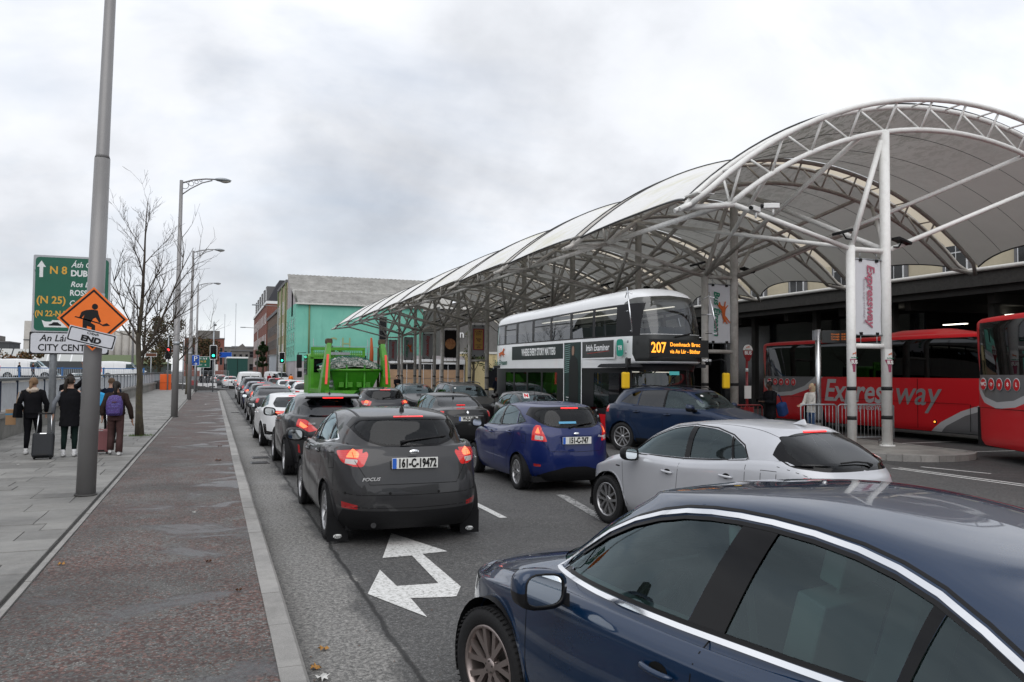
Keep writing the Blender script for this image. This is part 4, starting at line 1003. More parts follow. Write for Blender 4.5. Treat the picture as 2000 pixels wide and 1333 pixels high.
def wheelwells(root, xs, R, yo, yi=.5):
    for x in xs:
        for s_ in (1, -1):
            mb = MB()
            g = [[(x+(R+.055)*cos(a), s_*y, R+(R+.055)*sin(a)) for a in [lerp(-.35, pi+.35, i/20) for i in range(21)]] for y in (yo, yi)]
            mb.sheet(g); k = len(mb.v)-21; mb.f.append(list(range(k, k+21))); mb.mi.append(0); mb.sm.append(False)
            mb.build('wheel_arch_liner', m_plastic, root)
_n = [0]
def car(name, label, cat, spec, loc, heading, paint, group=None):
    """heading 0 looks down the road (+Y); local x is forward, y is left"""
    root = thing(name, label, cat, (loc[0], loc[1], 0), pi/2-heading, group); sp_ = spec; root.scale = spec.get('scale', (1, 1, 1))
    B = Body(sp_['rows'], sp_.get('ncol', 64)); mats = {'side_window': carglass, 'windscreen': carglass, 'rear_window': rearglass, 'pillar_trim': m_gloss, 'tail_light': m_tail, 'brake_light': m_brake, 'reverse_light': m_rev, 'lower_bumper': m_plastic, 'sill_trim': m_plastic, 'grille': m_plastic, 'headlight': m_head, 'reflector': m_refl, 'sunroof': m_gloss, 'glass_surround': m_gloss, 'stop_lamp': m_stop}
    mats.update(sp_.get('mats', {}))
    split = set()
    for (nm, view, poly, *o) in sp_['regions']:
        if nm == 'pillar_trim': _n[0] += 1; nm = 'pillar_trim:%d' % _n[0]
        xc_ = None
        if view in ('rear', 'front') and nm in ('tail_light', 'brake_light', 'reverse_light', 'reflector', 'lower_bumper', 'hatch', 'grille', 'headlight', 'glass_surround'):
            dd = {'tail_light': sp_.get('wrap', .36), 'headlight': .42, 'hatch': .9, 'glass_surround': .75}.get(nm, .26); xs_ = [p.x for r in B.g for p in r]
            xc_ = sp_.get('xcut', {}).get(nm) or (min(xs_)+dd if view == 'rear' else max(xs_)-dd)
        B.imprint(poly, view, nm, xc_)
        if view == 'side' or 'split' in o: split.add(nm)
    R = sp_['R']; wx = sp_['wx']; ar = sp_.get('arch', R+.045)
    for x in wx: B.imprint(circle(x, R+.005, ar, 28), 'side', 'arch'); 
    inset = {'side_window': .007, 'windscreen': .004, 'rear_window': .004}; inset.update(sp_.get('inset', {}))
    ob = B.build(root, mats, paint, split, inset, children=sp_.get('children', {}))
    # arch lips, seams, rubbers
    for x in wx:
        for sg in (1, -1):
            lip = MB(); ribbon(B, lip, [(x+ar*cos(a), R+.005+ar*sin(a)) for a in [lerp(-.12, pi+.12, i/26) for i in range(27)]], 'side', sp_.get('lipw', .028), sp_.get('liph', .006), step=1, mirror=sg)
            lip.build('arch_lip', sp_.get('lipm', paint), root)
    if sp_.get('seams'):
        for view, pts in sp_['seams']:
            for sg in ((True,) if abs(pts[0][0 if view == 'rear' else 1]) < .01 and view != 'side' else (1, -1)):
                sm_ = MB(); ribbon(B, sm_, pts, view, .0065, .0008, step=.04, mirror=sg); sm_.build('panel_seam', m_seam, root)
    for view, pts, w_, h_, mm, nm, closed in sp_.get('strips', ()):
        for sg in (1, -1): s2 = MB(); ribbon(B, s2, pts, view, w_, h_, closed=closed, step=.03, mirror=sg); s2.build(nm, mm, root)
    wheelwells(root, wx, R, fx(sp_['rows'][2]['w'], 0)-.035, .45)
    add_wheels(root, wx, sp_['track'], R, sp_.get('tw', .215), sp_.get('spokes', 5), sp_.get('rim', m_rim), sp_.get('rstyle', 0), sp_.get('steer', 0))
    MB().box(wx[1]-.5, wx[0]+.6, -.72, .72, .17, .26).build('underbody', m_plastic, root)
    if sp_.get('cabin', True): interior(root, *sp_.get('interior', (.75, -.05, -.85, .92)), **sp_.get('intk', {}))
    for s_ in (1, -1): mirror(root, *sp_['mirror'], sp_.get('mirror_paint', paint), s_, sp_.get('mbig', 1))
    for x, z in sp_.get('handles', ()): door_handle(B, root, x, z, sp_.get('handle_paint', paint))
    if sp_.get('plate'): plate(root, sp_['plate'][0], sp_['plate'][1], sp_['plate'][2])
    if sp_.get('extra'): sp_['extra'](root, B, paint)
    B.bm.free(); return root
def paintm(name, col, metal=.3, rough=.28, flake=0): k = .68 if max(col) < .4 else 1; return mat(name, tuple(c*k for c in col), rough+.07, metal*.6, coat=.65, cr=.03, noise=.05, nscale=2, spec=.25)
def wiper(B, root, pts, view='rear'):
    mb = MB(); P = []
    for a in pts: p, n = B.on(view, *a); P.append(p+n*.02)
    mb.tube(P, [.022]+[.010]*(len(P)-1), 6); mb.build('rear_wiper', black, root)
def antenna(root, x, z, l=.38, rake=.9):
    mb = MB(); mb.lathe([(.03, -.01), (.026, .02), (.010, .05), (.005, .06)], 12, Matrix.Translation((x, 0, z))); mb.tube([(x, 0, z+.05), (x-l*.15, 0, z+l)], .0035, 5); mb.build('antenna', black, root)
def fin(root, x, z, paint):
    mb = MB(); g = []
    for t, h, w in ((0, .0, .012), (.25, .022, .026), (.6, .05, .03), (.85, .062, .026), (1, .0, .018)):
        g.append([(x+.09-.2*t, w*a, z+max(0, h*(1-abs(a)**1.5))) for a in (-1, -.6, -.25, 0, .25, .6, 1)])
    mb.sheet(g); mb.build('roof_fin', paint, root)
# ---------------------------------------------------------------- the cars
def std_rows(xF, xR, W, H, hz, cz, cx, gx, gz, rf, rr, rfz, rrz, tum=.60, bel=None, nf=3.2, nr=4.2, tail=.08, bot=.19, deck=None, mid=.50, tailz=None, gw=.10, rn=5, crown=.035, ov=0.0, gn=(5, 5.2, 5.5)):
    bel = bel or [(cx, cz), (-.3, cz+.02), (gx, gz-.03)]
    dz = deck if deck else gz-.02
    belt = [(xF-.2, hz)]+[(x, z) for x, z in sorted(bel, reverse=True) if x < xF-.3]+[(xR+tail, dz)]
    belt = sorted(belt); sh = [(x, lerp(mid+.12, z, .74)) for x, z in belt]
    Wt = lambda f: [(xR, W*f*.985), (xR+.7, W*f), (xF-.9, W*f), (xF, W*f*.97)]
    tz = tailz or mid
    return [
        dict(z=bot, xf=xF-.16, xr=xR+.14, w=W-.09, nf=nf, nr=nr, n=2),
        dict(z=[(xR, .31), (xF, .29)], xf=xF-.03, xr=xR+.03, w=Wt((W-.03)/W), nf=nf, nr=nr, n=3),
        dict(z=[(xR, tz), (-1, mid), (xF, mid)], xf=xF, xr=xR, w=Wt(1), nf=nf, nr=nr, n=5),
        dict(z=sh, xf=xF-.03, xr=xR+tail*.45, w=Wt((W-.012)/W), nf=nf, nr=nr, n=4),
        dict(crease=1, z=[(x, z-.035) for x, z in belt], xf=xF-.11, xr=xR+tail*.8, w=Wt((W-.035)/W), nf=nf, nr=nr, n=3),
        dict(z=belt, xf=xF-.19, xr=xR+tail+.01, w=Wt((W-.075)/W), nf=nf, nr=nr, n=6, crown=crown*.4),
        dict(z=[(x, z+.012) for x, z in sorted([(cx, cz+.015), (-.3, bel[1][1]), (gx, gz)])], xf=cx, xr=gx, w=[(gx, W-gw-.03), (-.6, W-gw), (cx, W-gw-.01)], nf=gn[0], nr=rn, n=6, crown=crown*.3),
        dict(z=[(x, lerp(z, zr, .56)) for x, z, zr in ((gx, gz, rrz), (0, bel[1][1], H-.05), (cx, cz, rfz))], xf=lerp(cx, rf, .54), xr=lerp(gx, rr, .54+ov), w=[(gx, lerp(W-gw-.03, tum-.03, .5)), (-.4, lerp(W-gw, tum, .46)), (cx, lerp(W-gw, tum, .5))], nf=gn[1], nr=rn, n=5),
        dict(z=sorted([(rf, rfz-.03), ((rf+rr)/2, H-.075), (rr, rrz-.045)]), xf=rf, xr=rr, w=[(rr, tum-.03), (-.3, tum), (rf, tum-.02)], nf=gn[2], nr=rn, n=3),
        dict(z=sorted([(rf, rfz-.003), ((rf+rr)/2, H-.032), (rr, rrz-.012)]), xf=rf-.06, xr=rr+.05, w=[(rr, tum-.11), (-.3, tum-.08), (rf, tum-.10)], nf=5, nr=rn, n=3),
        dict(z=sorted([(rf, rfz+.012), ((rf+rr)/2, H-.004), (rr, rrz+.012)]), xf=rf-.2, xr=rr+.2, w=tum*.5, nf=4, nr=4, n=3),
        dict(z=sorted([(rf, rfz+.02), ((rf+rr)/2, H), (rr, rrz+.018)]), xf=rf-.3, xr=rr+.3, w=.001, nf=2, nr=2, n=1)]
def stoplamp(root, B, z, w):
    p, n = B.on('rear', 0, z); MB().prism([(-w, -.011), (w, -.011), (w, .011), (-w, .011)], -.01, .008, frame(p, (0, -1, 0), n)).build('stop_lamp', m_stop, root)
# --- grey hatchback right ahead
FO = dict(scale=(1.03, 1.035, 1.055), wrap=.17, rows=std_rows(2.18, -2.17, .925, 1.49, .72, 1.00, 1.08, -1.98, 1.08, .38, -1.86, 1.40, 1.425, tum=.645, bel=[(1.1, .96), (-.3, 1.02), (-1.9, 1.10)], nr=5, tail=.16, mid=.52, tailz=.56, gw=.085, deck=1.07, rn=3.6),
    R=.325, wx=(1.30, -1.35), track=.79, spokes=5, rstyle=1, tw=.225, arch=.375,
    regions=[
        ('hatch', 'rear', smooth_poly([(-.01, .70), (.50, .69, .05), (.66, .96, .05), (.70, 1.12), (.70, 1.5), (-.01, 1.5)], .04)),
        ('front_door', 'side', smooth_poly([(1.02, .99), (.95, .86), (.93, .40), (.86, .28), (-.10, .28), (-.16, 1.0), (-.14, 1.42), (.3, 1.40)], .05)),
        ('rear_door', 'side', smooth_poly([(-.165, 1.0), (-.105, .28), (-.80, .30), (-.95, .62), (-1.10, .80), (-1.12, 1.1), (-.9, 1.40), (-.145, 1.42)], .05)),
        ('side_window:front', 'side', smooth_poly([(.98, 1.035, .02), (.55, 1.24, .1), (.15, 1.375, .1), (-.13, 1.405, .02), (-.16, 1.055, .02)], .05)),
        ('side_window:rear', 'side', smooth_poly([(-.23, 1.06, .02), (-.20, 1.405, .02), (-.62, 1.385, .1), (-.93, 1.325, .04), (-.98, 1.10, .03)], .05)),
        ('side_window:quarter', 'side', smooth_poly([(-1.02, 1.12, .02), (-.98, 1.31, .02), (-1.22, 1.24, .05), (-1.40, 1.16, .03)], .03)),
        ('pillar_trim', 'side', [(-.16, 1.055), (-.13, 1.405), (-.20, 1.405), (-.23, 1.055)]),
        ('pillar_trim', 'side', [(-.98, 1.10), (-.93, 1.325), (-.98, 1.31), (-1.02, 1.12)]),
        ('glass_surround', 'rear', smooth_poly([(-.01, 1.085), (.33, 1.095), (.55, 1.16, .1), (.68, 1.33, .03), (.585, 1.41, .02), (-.01, 1.44)], .05)),
        ('rear_window', 'rear', smooth_poly([(-.01, 1.11), (.32, 1.12), (.51, 1.17, .08), (.615, 1.30, .03), (.54, 1.375, .04), (-.01, 1.395)], .05)),
        ('windscreen', 'front', smooth_poly([(-.01, 1.04), (.66, 1.04), (.54, 1.38), (-.01, 1.42)], .04)),
        ('tail_light', 'rear', smooth_poly([(.50, 1.03, .03), (.68, 1.165, .05), (.90, 1.08, .02), (1.0, 1.07), (1.0, .90), (.57, .885, .03)], .03), 'split'),
        ('tail_light', 'side', smooth_poly([(-2.0, 1.075, 0), (-1.70, 1.045, .03), (-1.86, .93, .05), (-2.0, .895, 0)], .03)),
        ('brake_light', 'rear', smooth_poly([(.60, 1.03, .02), (.71, 1.115, .02), (.85, 1.08, .02), (.85, .99), (.62, .98)], .02), 'split'),
        ('reverse_light', 'rear', smooth_poly([(.62, .965, .02), (.86, .97, .02), (.86, .925), (.64, .91)], .015), 'split'),
        ('lower_bumper', 'rear', smooth_poly([(-.01, .10), (1.2, .10), (1.2, .42), (.7, .42), (-.01, .395)], .02)),
        ('lower_bumper', 'side', [(-1.75, .10), (-1.75, .27), (-1.9, .40), (-2.4, .42), (-2.4, .1)]),
        ('reflector', 'rear', smooth_poly([(.63, .43), (.63, .475), (.9, .53), (.9, .44)], .01), 'split'),
        ('headlight', 'side', smooth_poly([(1.55, .86), (2.0, .80), (2.4, .6), (2.0, .62)], .03)),
    ], children={'tail_light': 'body', 'rear_window': 'hatch', 'glass_surround': 'hatch', 'brake_light': 'body', 'reverse_light': 'body'},
    seams=[('rear', [(0, .695), (.50, .695), (.655, .95), (.69, 1.12)]), ('rear', [(0, .575), (.6, .585), (.9, .61)]), ('rear', [(0, .43), (.7, .455), (.93, .46)]), ('side', [(.95, .96), (.93, .40), (.86, .28)]), ('side', [(-.16, 1.03), (-.10, .30)]), ('side', [(-1.12, 1.08), (-1.10, .80), (-.95, .62), (-.80, .3)]), ('side', [(-1.5, 1.0), (-1.68, 1.02), (-1.70, .85), (-1.52, .83), (-1.5, 1.0)]), ('top', [(.3, .56), (-1.5, .55)])],
    strips=[('side', [(.98, 1.03), (-.2, 1.05), (-1.0, 1.095), (-1.42, 1.15), (-1.22, 1.25)], .018, .004, chrome, 'chrome_strip', False), ('side', [(1.0, 1.04), (.55, 1.25), (.15, 1.385), (-.15, 1.415), (-.6, 1.398), (-.95, 1.335), (-1.22, 1.25)], .014, .003, black, 'window_rubber', False), ('top', [(.25, .545), (-1.55, .535)], .02, .002, black, 'roof_moulding', False)],
    interior=(.80, -.15, -1.0, .96), mirror=(.70, .92, 1.06), mbig=1.1, handles=((.02, .93), (-.93, .985)), plate=(-2.165, .925, '161-C-19472'))
def fo_extra(root, B, paint):
    antenna(root, -1.45, 1.475, .40)
    mb = MB(); p, n = B.on('rear', 0, 1.418); mb.prism([(-.175, -.010), (.175, -.010), (.175, .010), (-.175, .010)], -.01, .006, frame(p, (0, -1, 0), n)); mb.build('stop_lamp', m_stop, root)
    wiper(B, root, [(.12, 1.135), (0.0, 1.155), (-.14, 1.17), (-.42, 1.19)])
    mb = MB(); mb.lathe([(.001, .004), (.05, .004), (.056, 0)], 20, frame((-2.12, 0, 1.045), (0, -1, 0), (-1, 0, .15)) @ Matrix.Diagonal((1, .45, 1, 1))); mb.build('badge', chrome, root)
    text('lettering', 'Ford', .035, m_ink, root, frame((-2.128, 0, 1.045), (0, -1, 0), (-1, 0, .15)), .3, 0)
    text('lettering', 'FOCUS', .05, mat('badge_silver', (.5, .5, .5), .3), root, frame((-2.17, .50, .76), (0, -1, 0), (-1, 0, 0)), .3, .001, sx=1.25)
    for s_ in (1, -1):
        f = MB().box(-1.73, -1.715, s_*.79-.12, s_*.79+.12, .03, .30).build('mud_flap', m_plastic, root)
        MB().lathe([(.001, .002), (.05, .002), (.05, 0)], 20, frame((-1.731, s_*.79, .085), (0, -1, 0), (-1, 0, 0)) @ Matrix.Diagonal((1, .5, 1, 1))).build('flap_emblem', whitep, f)
        text('lettering', 'Ford', .045, m_ink, f, frame((-1.734, s_*.79, .085), (0, -1, 0), (-1, 0, 0)), .3, 0)
    MB().cyl((-2.1, .45, .25), (-1.8, .45, .25), .03, 10).build('exhaust_pipe', darkm, root)
    for y in (.75, .28, -.28, -.75):
        p, n = B.on('rear', y, .60); MB().lathe([(.001, .0015), (.016, .0015)], 10, frame(p, (0, -1, 0), n)).build('parking_sensor', m_seam, root)
FO['extra'] = fo_extra
p_grey = paintm('paint_magnetic_grey', (.050, .050, .053), .55, .3)
focus = car('hatchback_car', 'dark grey hatchback with brake lights on and plate 161-C-19472, nearest car in the left lane', 'car', FO, (2.23, 11.42), -.005, p_grey)
# --- blue small hatchback
FI = dict(scale=(1, 1.01, 1.03), wrap=.32, rows=std_rows(1.98, -1.975, .862, 1.47, .74, .98, 1.02, -1.83, 1.08, .40, -1.66, 1.38, 1.42, tum=.60, bel=[(1.0, .95), (-.3, 1.01), (-1.7, 1.10)], nr=4.0, tail=.10, mid=.52, tailz=.56, gw=.11, deck=1.05, rn=4.0),
    R=.295, wx=(1.22, -1.27), track=.745, spokes=5, rstyle=1, tw=.195, arch=.35,
    regions=[
        ('hatch', 'rear', smooth_poly([(-.01, .68), (.47, .69, .05), (.60, .90, .05), (.62, 1.1), (.62, 1.5), (-.01, 1.5)], .04)),
        ('front_door', 'side', smooth_poly([(.95, .95), (.88, .82), (.86, .36), (.78, .27), (-.12, .27), (-.18, 1.0), (-.16, 1.42), (.3, 1.40)], .05)),
        ('rear_door', 'side', smooth_poly([(-.185, 1.0), (-.125, .27), (-.75, .28), (-.85, .60), (-1.08, .80), (-1.14, 1.1), (-.95, 1.40), (-.165, 1.42)], .05)),
        ('side_window:front', 'side', smooth_poly([(.92, 1.0, .02), (.50, 1.23, .1), (.15, 1.355, .1), (-.14, 1.39, .02), (-.17, 1.04, .02)], .05)),
        ('side_window:rear', 'side', smooth_poly([(-.23, 1.045, .02), (-.20, 1.395, .02), (-.62, 1.375, .1), (-.93, 1.30, .04), (-.98, 1.09, .03)], .05)),
        ('side_window:quarter', 'side', smooth_poly([(-1.01, 1.10, .02), (-.97, 1.285, .02), (-1.16, 1.22, .05), (-1.30, 1.15, .03)], .03)),
        ('pillar_trim', 'side', [(-.17, 1.04), (-.14, 1.39), (-.20, 1.395), (-.23, 1.045)]),
        ('glass_surround', 'rear', smooth_poly([(-.01, 1.055), (.33, 1.065), (.55, 1.12, .1), (.67, 1.30, .03), (.56, 1.395, .02), (-.01, 1.42)], .05)),
        ('rear_window', 'rear', smooth_poly([(-.01, 1.08), (.32, 1.09), (.49, 1.135, .08), (.585, 1.28, .03), (.51, 1.355, .04), (-.01, 1.375)], .05)),
        ('windscreen', 'front', smooth_poly([(-.01, 1.02), (.62, 1.02), (.52, 1.34), (-.01, 1.39)], .04)),
        ('tail_light', 'rear', smooth_poly([(.585, 1.24, .02), (.66, 1.28), (1.0, .96, .02), (.95, .885), (.50, .84, .03), (.56, 1.02)], .02), 'split'),
        ('reverse_light', 'rear', smooth_poly([(.56, .93), (.82, .965), (.80, .89), (.56, .865)], .015), 'split'),
        ('brake_light', 'rear', smooth_poly([(.61, 1.11), (.76, 1.11), (.78, .99), (.60, .975)], .015), 'split'),
        ('lower_bumper', 'rear', smooth_poly([(-.01, .10), (.75, .10), (.70, .25), (.50, .35), (.18, .43), (-.01, .43)], .03)),
        ('reflector', 'rear', smooth_poly([(.60, .43), (.60, .47), (.88, .50), (.88, .44)], .01), 'split'),
        ('headlight', 'side', smooth_poly([(1.45, .86), (1.8, .80), (2.2, .66), (1.7, .68)], .03)),
    ], children={'rear_window': 'hatch', 'glass_surround': 'hatch'},
    seams=[('rear', [(0, .675), (.47, .685), (.60, .90), (.56, 1.05)]), ('side', [(.90, .93), (.86, .36), (.78, .27)]), ('side', [(-.18, 1.03), (-.12, .28)]), ('side', [(-1.14, 1.08), (-1.08, .80), (-.85, .60), (-.75, .28)]), ('side', [(-1.40, .95), (-1.52, .95), (-1.52, .80), (-1.40, .80), (-1.40, .95)])],
    strips=[('side', [(.95, 1.0), (.50, 1.24), (.15, 1.37), (-.15, 1.40), (-.6, 1.385), (-.95, 1.31), (-1.31, 1.15), (-1.0, 1.09), (-.2, 1.035), (.95, 1.0)], .013, .003, black, 'window_rubber', False)],
    interior=(.75, -.15, -.95, .94), mirror=(.62, .86, 1.03), mirror_paint=black, handles=((.02, .90), (-.93, .955)), plate=(-1.985, .865, '151-C-747'))
def fi_extra(root, B, paint):
    stoplamp(root, B, 1.385, .16)
    wiper(B, root, [(.10, 1.06), (.03, 1.08), (-.12, 1.11), (-.36, 1.13)]); antenna(root, .0, 1.47, .30)
    MB().lathe([(.001, .004), (.045, .004), (.05, 0)], 20, frame((-1.965, 0, .975), (0, -1, 0), (-1, 0, .15)) @ Matrix.Diagonal((1, .45, 1, 1))).build('badge', chrome, root)
    text('lettering', 'Fiesta', .05, mat('badge_silver', (.5, .5, .5), .3), root, frame((-1.96, -.46, .93), (0, -1, 0), (-1, 0, 0)), .3, .001)
    s_ = MB(); p, n = B.on('rear', .1, 1.15); m_ = frame(p+n*.003, (0, -1, 0), n); s_.prism([(-.16, -.02), (.16, -.02), (.16, .02), (-.16, .02)], 0, .001, m_); s_.build('window_sticker', mat('sticker_blue', (.12, .35, .55), .5), root)
    MB().box(-1.99, -1.975, -.28, .28, .925, .945).build('plate_trim', paint, root)
FI['extra'] = fi_extra
p_blue = paintm('paint_deep_blue', (.006, .020, .135), .25, .28)
fiesta = car('hatchback_car', 'royal blue small hatchback with plate 151-C-747 in the middle lane', 'car', FI, (5.87, 14.42), .005, p_blue)
# --- silver white hatchback in the right lane
CO = dict(scale=(1, 1, 1.025), rows=std_rows(2.18, -2.19, .895, 1.45, .70, .96, 1.10, -2.0, 1.05, .45, -1.45, 1.36, 1.40, tum=.60, bel=[(1.05, .94), (-.3, .98), (-1.6, 1.08)], nr=3.4, nf=2.9, tail=.12, mid=.52, tailz=.62, gw=.10, deck=1.0, rn=4.4, ov=.0),
    R=.318, wx=(1.27, -1.37), track=.785, spokes=5, rstyle=1, tw=.215, arch=.37,
    regions=[
        ('hatch', 'rear', smooth_poly([(-.01, .62), (.45, .63, .05), (.62, .92, .05), (.72, 1.0), (.70, 1.5), (-.01, 1.5)], .04)),
        ('front_door', 'side', smooth_poly([(1.02, .95), (.93, .82), (.90, .38), (.82, .27), (-.10, .27), (-.16, .97), (-.16, 1.40), (.3, 1.36)], .05)),
        ('rear_door', 'side', smooth_poly([(-.165, .97), (-.105, .27), (-.80, .28), (-.92, .60), (-1.18, .80), (-1.20, 1.08), (-.95, 1.38), (-.165, 1.40)], .05)),
        ('side_window:front', 'side', smooth_poly([(.98, .975, .02), (.55, 1.20, .1), (.20, 1.325, .1), (-.13, 1.37, .02), (-.16, 1.0, .02)], .05)),
        ('side_window:rear', 'side', smooth_poly([(-.25, 1.005, .02), (-.22, 1.37, .02), (-.55, 1.355, .1), (-.82, 1.30, .04), (-.92, 1.05, .03)], .05)),
        ('side_window:quarter', 'side', smooth_poly([(-.95, 1.055, .02), (-.86, 1.285, .02), (-1.05, 1.20, .05), (-1.14, 1.08, .03)], .03)),
        ('pillar_trim', 'side', [(-.16, 1.0), (-.13, 1.37), (-.22, 1.37), (-.25, 1.005)]), ('pillar_trim', 'side', [(-.92, 1.05), (-.82, 1.30), (-.86, 1.285), (-.95, 1.055)]),
        ('glass_surround', 'rear', smooth_poly([(-.01, 1.0), (.50, 1.0), (.72, 1.03, .05), (.68, 1.2), (.58, 1.37, .03), (-.01, 1.395)], .04)),
        ('rear_window', 'rear', smooth_poly([(-.01, 1.03), (.48, 1.04), (.64, 1.07, .05), (.63, 1.18), (.53, 1.325, .04), (-.01, 1.355)], .05)),
        ('windscreen', 'front', smooth_poly([(-.01, 1.0), (.64, 1.0), (.52, 1.31), (-.01, 1.36)], .04)),
        ('tail_light', 'rear', smooth_poly([(.45, .93), (1.0, .95), (1.0, .86), (.50, .85)], .03), 'split'),
        ('lower_bumper', 'rear', smooth_poly([(-.01, .10), (1.2, .10), (1.0, .35), (-.01, .45)], .03)),
        ('headlight', 'side', smooth_poly([(1.60, .80, .02), (1.9, .785), (2.3, .74), (2.3, .66), (1.85, .70)], .02)),
        ('grille', 'front', smooth_poly([(-.01, .25), (.62, .25), (.70, .48), (-.01, .52)], .03)),
    ], children={'rear_window': 'hatch', 'glass_surround': 'hatch'},
    seams=[('side', [(.97, .93), (.90, .38), (.82, .27)]), ('side', [(-.16, .98), (-.10, .28)]), ('side', [(-1.18, 1.06), (-1.18, .80), (-.92, .60), (-.80, .28)]), ('side', [(-1.38, .98), (-1.56, .98), (-1.56, .80), (-1.38, .80), (-1.38, .98)]), ('rear', [(.62, .93), (.76, 1.03)]), ('top', [(.30, .55), (-1.4, .53)])],
    strips=[('side', [(1.0, .965), (.55, 1.212), (.20, 1.34), (-.15, 1.385), (-.55, 1.37), (-.84, 1.31), (-1.05, 1.215), (-1.16, 1.065), (-.9, 1.04), (-.2, .99), (1.0, .965)], .016, .003, black, 'window_rubber', False)],
    interior=(.75, -.15, -.95, .92), mirror=(.66, .88, .985), mirror_paint=black, handles=((.03, .82), (-.93, .87)), lipw=.02, mbig=1.08)
def co_extra(root, B, paint):
    fin(root, -1.22, 1.435, paint); stoplamp(root, B, 1.365, .19)
    wiper(B, root, [(-.14, 1.035), (-.10, 1.06), (.05, 1.075), (.30, 1.07)]); 
    p, n = B.on('rear', .50, 1.11); q = Vector((p.x, -p.y, p.z)); nq = Vector((n.x, -n.y, n.z)); MB().prism([(-.07, -.025), (.07, -.025), (.07, .025), (-.07, .025)], 0, .001, frame(q+nq*.003, (0, -1, 0), nq)).build('window_sticker', mat('sticker_red', (.5, .06, .05), .5), root)
    text('lettering', 'Cogans', .04, whitep, root, frame(q+nq*.006, (0, -1, 0), nq), 0, 0)
    p, n = B.on('side', 1.06, .79); MB().prism([(-.05, -.008), (.05, -.008), (.05, .008), (-.05, .008)], 0, .003, frame(p, (-1, 0, 0), n)).build('badge', chrome, root)
    p, n = B.on('front', 0, .6); MB().lathe([(.001, .006), (.07, .004), (.075, 0)], 20, frame(p, (0, 1, 0), (1, 0, 0)) @ Matrix.Diagonal((1, .7, 1, 1))).build('badge', chrome, root)
CO['extra'] = co_extra
p_silv = paintm('paint_silver_white', (.50, .51, .54), .45, .3)
corolla = car('hatchback_car', 'silver white hatchback seen from its left side with shark fin and black rear wiper', 'car', CO, (6.15, 8.70), -.175, p_silv)
